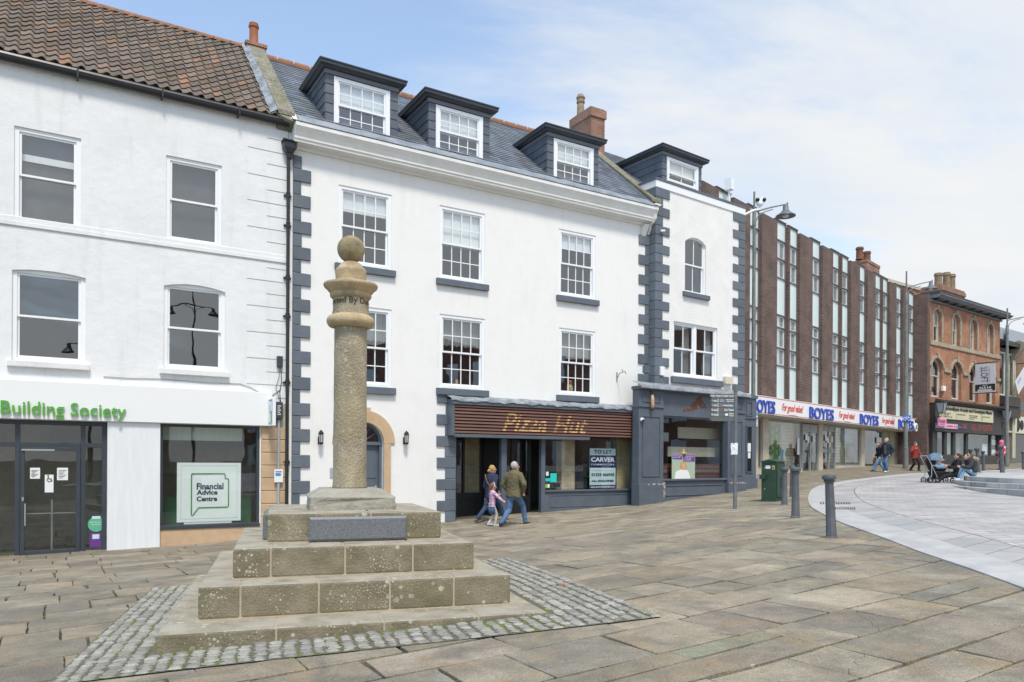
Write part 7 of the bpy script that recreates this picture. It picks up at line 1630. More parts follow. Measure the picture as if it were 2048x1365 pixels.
def step_poly(off, z1, name, zb, m, pxl):
    oc = [p for p in offset_curve(sc1, -off) if PX + F * p.x / p.y > pxl]; pts = [(p.x, p.y) for p in oc]; a = oc[0]
    bk_ = ground(1995, 936.5); far = [(46, oc[-1].y), (46, 62), (bk_.x + 3, bk_.y + 8), (bk_.x - .3 * off, bk_.y)]
    poly = pts + far; mb = MB(); n = len(poly); vs = [(x, y, z1) for x, y in poly] + [(x, y, zb) for x, y in poly]
    mb.add(vs, [tuple(range(n))] + [(i, (i + 1) % n, (i + 1) % n + n, i + n) for i in range(n)])
    m_l = len(pts); q = [(x, y, z1 + .001) for x, y in pts]
    return mb.build(name, m, None, bevel=0)
riser = .152; z3 = P1.z + riser * .95
for i, (off, pxl) in enumerate(((0.0, 1878), (.36, 1899), (.72, 1927))):
    o = step_poly(off, z3 + riser * i, 'steps', z3 + riser * i - riser - (.6 if i == 0 else .04), m_gs, pxl); tag(o, kind='structure')
zpl = z3 + riser * 2
# joints and overhang lip on each step
print('step z', P1.z, zpl)

# ---- terrace across the square, outside the frame to the right; only the shop and window glass mirrors it
op = at_empty('opposite_terrace', (34, 0, 0), rad(90), label='dark brick terrace across the square, seen only as reflections in the shop glass', cat='building')
mb = MB(); wb = MB(); u = -34
for hgt, w, col_ in ((11, 13, 0), (13.5, 10, 0), (9.5, 14, 0), (12, 11, 0), (10.5, 12, 0)):
    mb.box(-u - w, -u - .02, -10, 0, -2, hgt)
    for fl in range(3):
        for k in range(int(w / 2.4)): x = -u - w + 1.2 + k * 2.4; wb.box(x - .5, x + .5, .002, .06, 1.2 + fl * 3.3, 3.2 + fl * 3.3)
    u += w
mb.build('wall', m_brickR, op); wb.build('window', MATS['white_frame_paint'], op)

def far_lamp(px, py, label, Dv=43.0):
    r = ray(px, py); v = Vector((r.x * Dv, Dv)); d_ = (v - WA.p0).dot(WA.n); q = v - WA.n * (2 * d_); z = EYE + r.z * Dv
    z0 = G(q.x, q.y); h = z - z0; e = at_empty('lamp_post', (q.x, q.y, z0), 0, label=label, cat='street lamp', group='twin armed lamps mirrored in the upper windows')
    rd = Vector((r.x, 1.0)).normalized(); rr = rd - WA.n * (2 * rd.dot(WA.n)); t = Vector((-rr.y, rr.x)); m_ = MATS['dark_metal']
    mb = MB(); mb.tube([(0, 0, -.2), (0, 0, h - 1), (0, 0, h + .9)], [.11, .07, .03], 10); mb.build('post', m_, e)
    for s_ in (-1, 1):
        mb = MB(); T = lambda a, b: (t.x * a * s_, t.y * a * s_, h + b); mb.tube([T(0, .1), T(1.15, .02)], .035, 6); mb.tube([T(.03, -.6), T(.15, -.15), T(.6, .02)], .025, 6); mb.build('arm', m_, e)
        mb = MB(); mb.lathe([(.02, 0), (.10, -.03), (.12, -.22), (.2, -.32), (.33, -.45), (.33, -.48), (.1, -.42)], T(1.12, 0), 16); mb.build('lamp_head', m_, e)
far_lamp(388, 612, 'twin armed bell lamp across the square, reflected in the second upper floor window')
far_lamp(181, 690, 'second twin armed bell lamp, of which one bell is reflected in the left window')
# ================================================================ STREET FURNITURE
m_bol = mat('bollard_paint', (.105, .11, .12), .5, (.075, .08, .088), 5, 5, bump=.15, bscale=50)
def bollard(px, py, top, label, lean=0.0, tint=1.0):
    p = ground(px, py); h = (py - top) / F * p.y; s = h
    e = at_empty('bollard', p, 0, label=label, cat='bollard', group='grey iron bollards round the paved circle')
    e.rotation_euler = (0, rad(lean), 0); mb = MB()
    def oct_(z, r, n=16): return [(r * (1.0 if k % 2 else .93) * cos(2 * pi * k / n), r * (1.0 if k % 2 else .93) * sin(2 * pi * k / n), z) for k in range(n)]
    L = [oct_(-.1, .085 * s), oct_(.03 * s, .084 * s), oct_(.05 * s, .078 * s), oct_(.86 * s, .062 * s)]; vs = [v for l in L for v in l]
    mb.add(vs, [(i * 16 + k, i * 16 + (k + 1) % 16, (i + 1) * 16 + (k + 1) % 16, (i + 1) * 16 + k) for i in range(3) for k in range(16)]); mb.build('shaft', m_bol, e, smooth=True, auto=rad(25))
    mb = MB(); mb.lathe([(r * s, z * s) for r, z in ((.062, .855), (.080, .875), (.086, .888), (.080, .90), (.076, .903), (.078, .910), (.102, .915), (.105, .925), (.105, .965), (.098, .978), (.06, .992), (.001, 1.0))], (0, 0, 0), 28); mb.build('cap', m_bol, e, smooth=True, auto=rad(35))
    mb = MB(); mb.lathe([(.10 * s, -.05), (.098 * s, .015 * s), (.088 * s, .022 * s)], (0, 0, 0), 20); mb.build('foot', mat('worn_iron_foot', (.16, .17, .18), .6, (.09, .09, .08), 9), e); return e
for a in ((1663, 1076, 948, 'nearest grey bollard, leaning, on the flagstones beside the pale kerb', -2.6), (1591, 1035, 934, 'grey bollard second nearest, upright on the flagstones left of the leaning one', -.3), (1568.5, 1010.5, 934.5, 'grey bollard standing close to the right side of the green cabinet', .4), (1584, 994, 931.5, 'grey bollard partly hidden behind the second nearest one', .4),
          (2005, 948, 890.5, 'tilted grey bollard on the granite steps in front of the person in red vest', -4), (1957, 945.5, 896, 'grey bollard right behind the woman seated in the fur hooded jacket', -3.5), (1967.5, 942, 902, 'short grey bollard just right of the one behind the seated woman', -3), (1942, 941, 898, 'grey bollard mostly hidden behind the seated woman\'s fur hood', -2), (2047, 940, 903, 'grey bollard cut off by the right edge of the photo', -2)): bollard(*a)
def zat(px, py, d): return EYE + ray(px, py).z * d
def xat(px, py, d): return ray(px, py).x * d
m_post = mat('grey_green_post', (.20, .215, .205), .5, (.14, .15, .145), 3, 4, bump=.05); m_postd = mat('lamp_bell_grey', (.13, .14, .15), .45)
def lamp_post(base_xy, px, ys, arm, label, sub=None, wb=.105, wt=.06):
    x, y = base_xy; z0 = G(x, y); e = at_empty('lamp_post', (x, y, z0), 0, label=label, cat='street lamp', group='tall grey lamp posts with bell shaped lamps'); Z = lambda py: zat(px, py, y) - z0
    top, armY, col_ = ys; mb = MB(); mb.tube([(0, 0, -.2), (0, 0, 1.2), (0, 0, 1.22), (0, 0, Z(col_))], [wb, wb, wb * .82, wt], 14); mb.tube([(0, 0, Z(col_)), (0, 0, Z(col_) + .06), (0, 0, Z(col_) + .5), (0, 0, Z(col_) + .56)], [wt * 1.3, wt * 1.3, wt * 1.15, wt * .8], 14); mb.tube([(0, 0, Z(col_)), (0, 0, Z(top))], wt * .62, 10); mb.build('post', m_post, e, smooth=True, auto=rad(40))
    ax, ay = arm; L = (ax - px) / F * y; z1, z2 = Z(armY), zat(ax, ay, y) - z0; mb = MB()
    mb.tube([(0, 0, z1), (L * .5, 0, (z1 + z2) / 2 + .02), (L, 0, z2)], [.035, .03, .028], 8); mb.tube([(0.02, 0, z1 - .75), (.03, 0, z1 - .45), (L * .12, 0, z1 - .16), (L * .3, 0, z1 + .0), (L * .55, 0, z1 + .10)], .022, 8); mb.tube([(L * .98, 0, z2 + .05), (L * .98, 0, z2 - .12)], .03, 8); mb.build('arm', m_post, e, smooth=True, auto=rad(40))
    mb = MB(); lx_ = L * .93 if sub is None else L * .93; h = .62; mb.lathe([(a_ * .8, b_ * .8) for a_, b_ in ((.02, 0), (.10, -.02), (.13, -.08), (.135, -.24), (.17, -.28), (.23, -.36), (.36, -.46), (.46, -.52), (.47, -.56), (.44, -.56), (.3, -.50), (.15, -.42))], (lx_, 0, z2 - .04), 28); hd = mb.build('lamp_head', m_postd, e, smooth=True, auto=rad(50))
    mb = MB(); mb.ball((lx_, 0, z2 - .45), .14, 14, 8, (1, 1, .7)); mb.build('lamp_bowl', mat('lamp_bowl', (.55, .56, .55), .2), hd, smooth=True); return e, z0, Z
d1_ = 29.0; l1, z01, Z1 = lamp_post((xat(1506, 900, d1_), d1_), 1507.5, (384, 424, 452), (1575, 408), 'tall grey lamp post with a camera at its top, behind the blue corner shop')
cm = at_empty('street_camera', (l1.location.x, d1_, z01), 0, label='white twin lens street camera on an arm at the top of the nearest lamp post', cat='camera'); Lc = lambda px: (px - 1507.5) / F * d1_
mb = MB(); mb.tube([(0, 0, Z1(421)), (Lc(1494), 0, Z1(427)), (Lc(1484), 0, Z1(433))], .045, 8); mb.tube([(0, 0, Z1(421)), (Lc(1519), 0, Z1(419)), (Lc(1519), 0, Z1(410))], .05, 8); mb.build('mount', m_upvc, cm, smooth=True, auto=rad(40))
mb = MB(); mb.ball((Lc(1518.5), 0, Z1(408)), .13, 14, 10, (1, 1, .9)); mb.ball((Lc(1514), 0, Z1(401)), .11, 12, 8); mb.ball((Lc(1524), 0, Z1(401)), .11, 12, 8); hc = mb.build('camera_head', m_upvc, cm, smooth=True); mb = MB(); mb.ball((Lc(1513), -.07, Z1(401)), .08, 12, 8); mb.ball((Lc(1526), -.07, Z1(401)), .08, 12, 8); mb.build('lens', m_black, hc, smooth=True)
nb_ = at_empty('parking_notice', (l1.location.x, d1_, z01), 0, label='small white and teal parking notice on the post beside the blue corner', cat='sign'); mb = MB(); mb.box(Lc(1508.5), Lc(1514.5), -.13, -.11, Z1(853), Z1(829)); mb.mi = 1; mb.box(Lc(1508.5), Lc(1514.5), -.134, -.1305, Z1(833), Z1(829)); mb.mi = 2
for k in range(5): mb.box(Lc(1509.5), Lc(1513.3), -.134, -.1305, Z1(850 - k * 3), Z1(849 - k * 3))
mb.build('plate', [m_paper, MATS['teal_sticker'], m_ink], nb_)
g2 = ground(1811, 937.5); l2, z02, Z2 = lamp_post((g2.x, g2.y), 1813.5, (543, 576, 606), (1866, 562), 'tall grey lamp post with a blue cycle sign, in front of the brown brick store', wb=.15, wt=.075)
cs_ = at_empty('cycle_sign', (g2.x, g2.y, z02), 0, label='blue sign with a white bicycle on the lamp post over the red coated man', cat='sign'); Lc2 = lambda px: (px - 1811.5) / F * g2.y; mb = MB(); mb.box(Lc2(1802), Lc2(1818.5), -.19, -.17, Z2(842.5), Z2(831.5)); pl_ = mb.build('plate', mat('sign_sky_blue', (.01, .13, .50), .5), cs_, bevel=.01)
mb = MB(); 
for cx in (1806, 1814.5):
    mb.tube([(Lc2(cx) + .09 * cos(t), -.197, Z2(838.5) + .09 * sin(t)) for t in [2 * pi * i / 12 for i in range(13)]], .012, 4)
mb.tube([(Lc2(1806), -.197, Z2(838.5)), (Lc2(1808.5), -.197, Z2(835)), (Lc2(1813), -.197, Z2(835)), (Lc2(1810), -.197, Z2(838.5)), (Lc2(1808), -.197, Z2(834.5))], .012, 4); mb.tube([(Lc2(1814.5), -.197, Z2(838.5)), (Lc2(1812.7), -.197, Z2(833.8)), (Lc2(1814), -.197, Z2(833.8))], .012, 4); mb.build('cycle_symbol', m_white, pl_)
g3 = ground(2013, 934); l3, z03, Z3 = lamp_post((g3.x, g3.y), 2016.5, (617, 641, 668), (2066, 632), 'tall grey lamp post at the right edge beside the orange brick building', wb=.14, wt=.075)
# wayfinding post
gp = ground(1470, 1018); dpz = gp.y; k_ = dpz / F; wf = at_empty('wayfinding_post', gp, 0, label='slim grey fingerpost with Public Toilets boards in front of the blue shop', cat='signpost')
m_wf = mat('grey_board', (.115, .125, .118), .55, (.10, .108, .102), 4); Zw = lambda py: zat(1470, py, dpz) - gp.z; Xw = lambda px: (px - 1471.5) * k_
mb = MB(); mb.tube([(0, 0, -.1), (0, 0, Zw(860)), (0, 0, Zw(772))], [3.9 * k_, 3.6 * k_, 3.5 * k_], 14); mb.lathe([(4.0 * k_, 0), (4.0 * k_, .12), (.01, .13)], (0, 0, Zw(784)), 14); mb.build('post', mat('post_grey', (.16, .175, .18), .5, (.11, .12, .12), 4), wf, smooth=True, auto=rad(40))
ysl = [(788.5, 797.4), (797.9, 806.2), (806.8, 815.4), (816, 825), (825.4, 834.3), (834.8, 843)]
txt = [[('Public Toilets in Dolphin Centre', 1421, 1468, .5)], [('1 min', 1425, 1433, .5), ('Market Area and\nDolphin Centre', 1452, 1467, .85)], [('1 min', 1425, 1433, .5), ('Leisure Centre', 1446, 1465, .4)], [('12 mins', 1423, 1434, .5), ('Civic Theatre', 1448.5, 1467, .5)], [('15 mins', 1423, 1434, .5), ('Railway\nStation', 1458, 1467, .8)], []]
bd = MB(); tx = MB(); dk = MB()
for i, ((a, b), T) in enumerate(zip(ysl, txt)):
    x0, x1, z0, z1 = Xw(1420.5), Xw(1468.3), Zw(b), Zw(a); rr_ = (z1 - z0) * .35; bd.prism([(x0 + rr_, z0), (x1, z0), (x1, z1), (x0 + rr_, z1), (x0 + .02, z1 - rr_ * .6), (x0, (z0 + z1) / 2), (x0 + .02, z0 + rr_ * .6)], 'y', -.03, .03)
    for s_, u0, u1, hf in T: hh_ = (z1 - z0) * hf; zc_ = (z0 + z1) / 2; text_on(tx, s_, Xw(u0), Xw(u1), zc_ - hh_ / 2, zc_ + hh_ / 2, -.03, bold=.02, ext=.002, align='RIGHT' if u0 > 1440 else 'LEFT')
    if T and i: 
        x = Xw(1435.6); zc_ = (z0 + z1) / 2; tx.ball((x, -.034, zc_ + .035), .010, 6, 4, (1, .3, 1)); tx.tube([(x, -.034, zc_ + .025), (x, -.034, zc_ - .005), (x - .015, -.034, zc_ - .04)], .006, 4); tx.tube([(x, -.034, zc_ - .005), (x + .015, -.034, zc_ - .04)], .006, 4)
bo3 = bd.build('board', m_wf, wf); mb = MB(); mb.box(Xw(1450), Xw(1456), -.034, -.0305, Zw(832), Zw(828)); 
tx.v += []; o_ = len(tx.v); tx.add(mb.v, mb.f); tx.build('lettering', m_white, bo3)
dk = MB(); dk.box(Xw(1439), Xw(1448), -.034, -.0305, Zw(805.5), Zw(799)); dk.mi = 1; dk.box(Xw(1440), Xw(1445), -.034, -.0305, Zw(814.8), Zw(808.5)); dk.mi = 0; dk.box(Xw(1452), Xw(1467), -.034, -.0305, Zw(815), Zw(812.3)); dk.build('board_picture', [mat('steel_blue_print', (.17, .26, .34), .6), mat('rust_print', (.32, .12, .08), .6)], bo3)
mb = MB(); mb.add([(Xw(1471), -.03, Zw(853)), (Xw(1484), .55, Zw(851)), (Xw(1484), .55, Zw(844)), (Xw(1471), -.03, Zw(846)), (Xw(1471), .01, Zw(853)), (Xw(1484), .59, Zw(851)), (Xw(1484), .59, Zw(844)), (Xw(1471), .01, Zw(846))], [(0, 1, 2, 3), (7, 6, 5, 4), (0, 4, 5, 1), (2, 6, 7, 3), (1, 5, 6, 2), (0, 3, 7, 4)]); mb.build('side_board', mat('navy_board', (.03, .035, .06), .5), wf)
pn = at_empty('paper_notice', gp, 0, label='crumpled white paper taped round the slim grey fingerpost', cat='paper'); mb = MB(); R = random.Random(8); n_ = 6; x0, x1, z0, z1 = Xw(1461.5), Xw(1476), Zw(909.5), Zw(886.5); vs = []
for j in range(n_ + 1):
    for i in range(n_ + 1):
        u, v = i / n_, j / n_; vs.append((x0 + (x1 - x0) * (u * (1 - .12 * (1 - v)) + .05 * (1 - v)) + R.uniform(-.008, .008), -.062 + R.uniform(-.014, .012) + .05 * abs(u - .5), z0 + (z1 - z0) * v + R.uniform(-.01, .01)))
mb.add(vs, [(j * (n_ + 1) + i, j * (n_ + 1) + i + 1, (j + 1) * (n_ + 1) + i + 1, (j + 1) * (n_ + 1) + i) for j in range(n_) for i in range(n_)]); mb.build('sheet', mat('crumpled_paper', (.72, .72, .78), .7), pn)
# green cabinet
gc = ground(1552.5, 1003.5); kc = gc.y / F; cb_ = at_empty('utility_cabinet', gc, rad(-42), label='dark green metal utility cabinet with stickers behind the grey bollards', cat='cabinet'); m_gr = mat('cabinet_green', (.022, .060, .034), .5, (.017, .046, .027), 3, 5, bump=.1)
wq, dq, hq = .44, .60, 79 * kc; mb = MB(); mb.box(-wq, 0, 0, dq, -.1, .07); mb.box(-wq + .008, -.008, .008, dq - .008, .072, hq); mb.build('body', m_gr, cb_, bevel=.006)
mb = MB(); mb.prism([(-wq - .02, hq + .002), (.02, hq + .002), (.02, hq + .02), (-wq / 2, hq + .075), (-wq - .02, hq + .02)], 'y', -.02, dq + .02); mb.build('lid', m_gr, cb_, bevel=.005)
mb = MB(); mb.box(.0, .012, .03, dq - .03, .12, hq - .06); mb.box(.0, .03, dq * .48, dq * .52, hq * .35, hq * .62); mb.build('door', m_gr, cb_, bevel=.004)
mb = MB(); mb.box(-wq * .70, -wq * .40, .002, .0075, hq - .19, hq - .10); mb.mi = 1; mb.box(-wq * .28, -wq * .12, .002, .0075, hq - .21, hq - .10); mb.mi = 2; mb.box(-wq * .24, -wq * .16, -.001, .0018, hq - .19, hq - .13); mb.mi = 0; mb.box(-wq * .78, -wq * .74, .003, .0075, hq * .84, hq * .86); mb.box(-wq * .78, -wq * .74, .003, .0075, hq * .30, hq * .32); mb.build('sticker', [m_paper, mat('yellow_label', (.6, .5, .2), .6), m_ink], cb_)
mb = MB(); mb.box(-wq - .06, -wq * .66, -.09, -.0, hq * .56, hq * .68); lk = mb.build('lock_box', m_gr, cb_, bevel=.004); mb = MB(); mb.box(-wq - .10, -wq - .01, -.10, -.091, hq * .57, hq * .67); mb.build('label_plate', MATS['grey_pvc'], lk)

# ================================================================ PEOPLE
def ik(a, c, l1, l2, bend):
    a, c = Vector(a), Vector(c); d = c - a; L = min(d.length, (l1 + l2) * .999); dn = d.normalized(); x = (l1 * l1 - l2 * l2 + L * L) / (2 * L); h = sqrt(max(0, l1 * l1 - x * x)); b = Vector(bend); b = (b - dn * b.dot(dn)).normalized(); return a + dn * x + b * h
def cap(mb, p, q, r1, r2, flat=1.0, fd=None, seg=14):
    p, q = Vector(p), Vector(q); d = (q - p); L = max(d.length, 1e-4); dn = d / L; pts = []; rs = []
    for t in (-90, -60, -30, 0): pts.append(p + dn * (r1 * sin(rad(t)))); rs.append(max(.001, r1 * cos(rad(t))))
    for t in (0, 30, 60, 90): pts.append(q + dn * (r2 * sin(rad(t)))); rs.append(max(.001, r2 * cos(rad(t))))
    pts[3] = p; pts[4] = q if L > .002 else p + dn * .002
    o = len(mb.v); mb.tube(pts, rs, seg)
    if flat != 1.0:
        f = Vector(fd)
        for i in range(o, len(mb.v)):
            v = Vector(mb.v[i]); w = v - p; t_ = w.dot(dn); pr = p + dn * t_; r_ = v - pr; mb.v[i] = tuple(pr + r_ - f * r_.dot(f) * (1 - flat))
WRINKLE = [True]
def trunk(mb, P, R_, flat, seg=20):
    o = len(mb.v); mb.tube(P, R_, seg); A_ = Vector(P[0]); B_ = Vector(P[-1]); d = (B_ - A_).normalized(); f = Vector((0, 1, 0))
    for i in range(o, len(mb.v)):
        v = Vector(mb.v[i]); pr = A_ + d * (v - A_).dot(d); r_ = v - pr; mb.v[i] = tuple(pr + r_ - f * r_.dot(f) * (1 - flat))
def remesh(mb, name, m, parent, vox=.011, smooth=4, extra=None):
    o = mb.build('tmp', m, None); md = o.modifiers.new('r', 'REMESH'); md.mode = 'VOXEL'; md.voxel_size = vox
    if smooth: s_ = o.modifiers.new('s', 'SMOOTH'); s_.iterations = smooth; s_.factor = .6
    dg = bpy.context.evaluated_depsgraph_get(); me = bpy.data.meshes.new_from_object(o.evaluated_get(dg)); bpy.data.objects.remove(o)
    if extra:
        bm = bmesh.new(); bm.from_mesh(me); t = bpy.data.meshes.new('t'); t.from_pydata(extra.v, [], extra.f); bm.from_mesh(t); bmesh.ops.recalc_face_normals(bm, faces=bm.faces); bm.to_mesh(me); bm.free()
    if WRINKLE[0] and name in ('coat', 'jacket', 'trousers'):
        for v in me.vertices:
            c = v.co; q = mnoise.noise(Vector((c.x * 9, c.y * 9, c.z * 17))) + .5 * mnoise.noise(Vector((c.x * 22, c.y * 22, c.z * 40))); v.co = c + v.normal * (q * .011)
    me.name = name; me.materials.clear(); me.materials.append(m); me.polygons.foreach_set('use_smooth', [True] * len(me.polygons))
    ob = bpy.data.objects.new(name, me); COL.objects.link(ob); ob.parent = parent; return ob
SK = mat('skin', (.62, .38, .27), .55, (.55, .32, .23), 14, 3)
def cloth(name, c, c2=None, sc=6, extra=None, rough=.85): return mat(name, c, rough, c2 or tuple(v * .72 for v in c), sc, 5, bump=.35, bscale=26, extra=extra)
def hand(mb, ex, w, d, side, r=.009, s=1.0):
    d = d.normalized(); a = d.cross(side).normalized(); b = a.cross(d).normalized()
    cap(mb, w, w + d * .07 * s, .026 * s, .032 * s, .5, b)
    for k, (o_, l) in enumerate(((-.028, .062), (-.010, .072), (.009, .068), (.027, .052))):
        p0 = w + d * .075 * s + a * o_ * s; p1 = p0 + (d * .9 + b * .35).normalized() * l * .5 * s; p2 = p1 + (d * .55 + b * .85).normalized() * l * .5 * s; cap(ex, p0, p1, r * s, r * .95 * s, seg=8); cap(ex, p1, p2, r * .95 * s, r * .8 * s, seg=8)
    p0 = w + d * .03 * s - a * .028 * s; p1 = p0 + (d * .6 - a * .8 + b * .3).normalized() * .035 * s; cap(ex, p0, p1, .011 * s, .010 * s, seg=8); cap(ex, p1, p1 + (d * .9 - a * .1 + b * .3).normalized() * .03 * s, .010 * s, .008 * s, seg=8)
def person(loc, yaw, H, label, J, top, bottom, shoes, hair, hairstyle='short', long=.0, coat_r=1.0, skirt=None, group=None, vox=.012, headturn=0, extra_parts=None, child=False, bulk=1.0, leg_m=None, hat=None):
    e = at_empty('person', loc, yaw, label=label, cat='person', group=group); h = H; V = Vector
    pel = V(J.get('pelvis', (0, 0, .52 * h))); lean = V(J.get('lean', (0, .01 * h, .29 * h)))
    ch = pel + lean * .78; nk = pel + lean * 1.12; up = lean.normalized(); hd = nk + up * .055 * h + V(J.get('head', (0, .012 * h, .03 * h))); bu = bulk
    sw = .108 * h * (1.02 if not child else .95); R_ = V(J.get('side', (1, 0, 0))); hR = V(J.get('hside', (1, 0, 0))); shl = [ch + R_ * s_ * sw + up * .05 * h for s_ in (-1, 1)]; hip = [pel + hR * s_ * .052 * h - V((0, 0, .01 * h)) for s_ in (-1, 1)]
    ft = [V(J['footL']), V(J['footR'])]; kb = J.get('knee', ((0, 1, .1), (0, 1, .1))); kn = [ik(hip[i], ft[i] + V((0, 0, .045 * h)), .245 * h, .245 * h, kb[i]) for i in (0, 1)]; ank = [ft[i] + V((0, 0, .045 * h)) for i in (0, 1)]
    wr = [V(J['handL']), V(J['handR'])]; eb = J.get('elbow', ((-.4, -1, -.2), (.4, -1, -.2))); el = [ik(shl[i], wr[i], .165 * h, .15 * h, eb[i]) for i in (0, 1)]
    for i in (0, 1):
        d = wr[i] - shl[i]
        if d.length > .31 * h: wr[i] = shl[i] + d.normalized() * .31 * h
    b = MB(); ex = MB(); hr_ = .062 * h if not child else .078 * h; fw = V((sin(headturn), cos(headturn), 0)); fwr = V((fw.y, -fw.x, 0))
    cap(b, pel, ch, .075 * h, .085 * h, .7, V((0, 1, 0))); cap(b, ch, nk, .06 * h, .034 * h); cap(b, nk, hd - V((0, 0, .02 * h)), .032 * h, .032 * h)
    o = len(b.v); b.ball(hd, hr_ * .80, 18, 14, (.93, 1.08, 1.22)); cap(b, hd + V((0, 0, -hr_ * .6)) + fw * hr_ * .35, hd + V((0, 0, -hr_ * .75)) + fw * hr_ * .55, hr_ * .4, hr_ * .34)
    cap(b, hd + fw * hr_ * .80 + V((0, 0, hr_ * .1)), hd + fw * hr_ * 1.0 + V((0, 0, -hr_ * .18)), hr_ * .12, hr_ * .19)
    for s_ in (-1, 1): cap(b, hd + fwr * s_ * hr_ * .74 + V((0, 0, hr_ * .08)), hd + fwr * s_ * hr_ * .78 - V((0, 0, hr_ * .22)), hr_ * .2, hr_ * .14, .5, fwr)
    for i in (0, 1):
        cap(b, hip[i], kn[i], .045 * h, .032 * h); cap(b, kn[i], ank[i], .032 * h, .022 * h); cap(b, shl[i], el[i], .03 * h, .024 * h); cap(b, el[i], wr[i], .024 * h, .016 * h); hand(b, ex, wr[i], wr[i] - el[i] if 'hdir' not in J else V(J['hdir'][i]), V((1 if i else -1, 0, .01)), s=h / 1.72)
    body = remesh(b, 'body', SK, e, .011 if not child else .009, 2, ex)
    f = MB(); 
    for s_ in (-1, 1): f.ball(hd + fw * hr_ * .80 + fwr * s_ * hr_ * .33 + V((0, 0, hr_ * .12)), hr_ * .10, 8, 6, (1, 1, .6))
    f.build('eyes', m_ink, e); f = MB(); f.ball(hd + fw * hr_ * .86 - V((0, 0, hr_ * .48)), hr_ * .16, 8, 6, (1.2, .8, .4)); f.build('mouth', mat('lips', (.42, .16, .13), .5), e)
    # coat
    c = MB(); k = coat_r; ow = .075 * h; hem = pel - up * (long * h)
    trunk(c, [hem, hem + up * .05 * h, pel + up * .10 * h, ch, ch + up * .03 * h], [.104 * h * k * bu, .101 * h * k * bu, .094 * h * k * bu, .102 * h * k * bu, .06 * h], .68); cap(c, pel + up * .04 * h, ch + up * .02 * h, .086 * h * k * bu, .098 * h * k * bu, .70, V((0, 1, 0))); cap(c, shl[0] + R_ * .02 * h - up * .012 * h, shl[1] - R_ * .02 * h - up * .012 * h, .047 * h * k, .047 * h * k); cap(c, ch + up * .05 * h, nk - up * .01 * h, .06 * h, .042 * h)
    for i in (0, 1): cap(c, shl[i], el[i], .042 * h * k, .036 * h * k); cap(c, el[i], wr[i] - (wr[i] - el[i]).normalized() * .012 * h, .036 * h * k, .026 * h * k)
    remesh(c, J.get('topname', 'coat'), top, e, .013 if not child else .009, 4)
    lm = leg_m or bottom; t = MB(); cap(t, pel - V((0, 0, .01 * h)), pel + V((0, 0, .03 * h)), .078 * h * bu, .078 * h * bu, .74, V((0, 1, 0)))
    wl = J.get('leg', (.056, .041, .036))
    for i in (0, 1): cap(t, hip[i], kn[i], wl[0] * h, wl[1] * h); cap(t, kn[i], ank[i] + (kn[i] - ank[i]).normalized() * .012 * h, wl[1] * h, wl[2] * h)
    remesh(t, 'trousers' if skirt is None else 'tights', lm, e, .012 if not child else .008, 3)
    if skirt:
        s_ = MB(); cap(s_, pel + V((0, 0, .02 * h)), pel - V((0, 0, skirt[0] * h)), .085 * h, skirt[1] * h, .75, V((0, 1, 0))); remesh(s_, 'skirt', bottom, e, .012, 3)
    td = J.get('toe', ((0, 1, 0), (0, 1, 0))); q = None
    for i in (0, 1):
        s2 = MB(); d = V(td[i]).normalized(); cap(s2, ft[i] + V((0, 0, .026 * h)) - d * .02 * h, ft[i] + V((0, 0, .020 * h)) + d * .095 * h, .027 * h, .019 * h); cap(s2, ft[i] + V((0, 0, .03 * h)), ank[i], .028 * h, .027 * h); remesh(s2, 'shoe', shoes, e, .010, 2)
    # hair
    if hair:
        g = MB(); bk = -fw; g.ball(hd + bk * hr_ * .22 + V((0, 0, hr_ * .22)), hr_ * .86, 16, 12, (1, 1.04, 1.12))
        if hairstyle == 'bun': g.ball(hd + bk * hr_ * 1.15 - V((0, 0, hr_ * .45)), hr_ * .42, 12, 8); cap(g, hd + bk * hr_ * .4, hd + bk * hr_ * .8 - V((0, 0, hr_ * .5)), hr_ * .75, hr_ * .5)
        if hairstyle == 'pony': cap(g, hd + bk * hr_ * .9 + V((0, 0, hr_ * .2)), hd + bk * hr_ * 1.25 - V((0, 0, hr_ * 1.6)), hr_ * .32, hr_ * .16); cap(g, hd + bk * hr_ * .3, hd + bk * hr_ * .5 - V((0, 0, hr_ * .3)), hr_ * .82, hr_ * .6)
        if hairstyle == 'bob': cap(g, hd + bk * hr_ * .3, hd + bk * hr_ * .4 - V((0, 0, hr_ * 1.0)), hr_ * .92, hr_ * .8)
        if hairstyle == 'hood': g = MB(); g.ball(hd + bk * hr_ * .12 + V((0, 0, hr_ * .12)), hr_ * 1.08, 16, 12, (1, 1.05, 1.15)); cap(g, hd + bk * hr_ * .2, nk, hr_ * 1.0, hr_ * .8)
        remesh(g, 'hood' if hairstyle == 'hood' else 'hair', hair, e, .010, 1)
    if hat:
        g = MB(); o = len(g.v); g.ball(hd + V((0, 0, hr_ * .52)) - fw * hr_ * .1, hr_ * .86, 16, 10, (1.0, 1.08, .8)); g.lathe([(hr_ * .9, -.02), (hr_ * .93, .0), (hr_ * .9, .03)], tuple(hd + V((0, 0, hr_ * .42)) - fw * hr_ * .08), 18); g.build('hat', hat, e, smooth=True)
    if extra_parts: extra_parts(e, dict(pel=pel, ch=ch, nk=nk, hd=hd, hr=hr_, fw=fw, shl=shl, el=el, wr=wr, h=h, up=up, kn=kn, ank=ank, ft=ft))
    return e
denim = cloth('blue_denim', (.055, .11, .22), (.10, .19, .34), 5); denimD = cloth('dark_denim', (.022, .040, .085), (.035, .06, .12), 5); denimL = cloth('light_denim', (.24, .38, .55), (.16, .27, .42), 5)
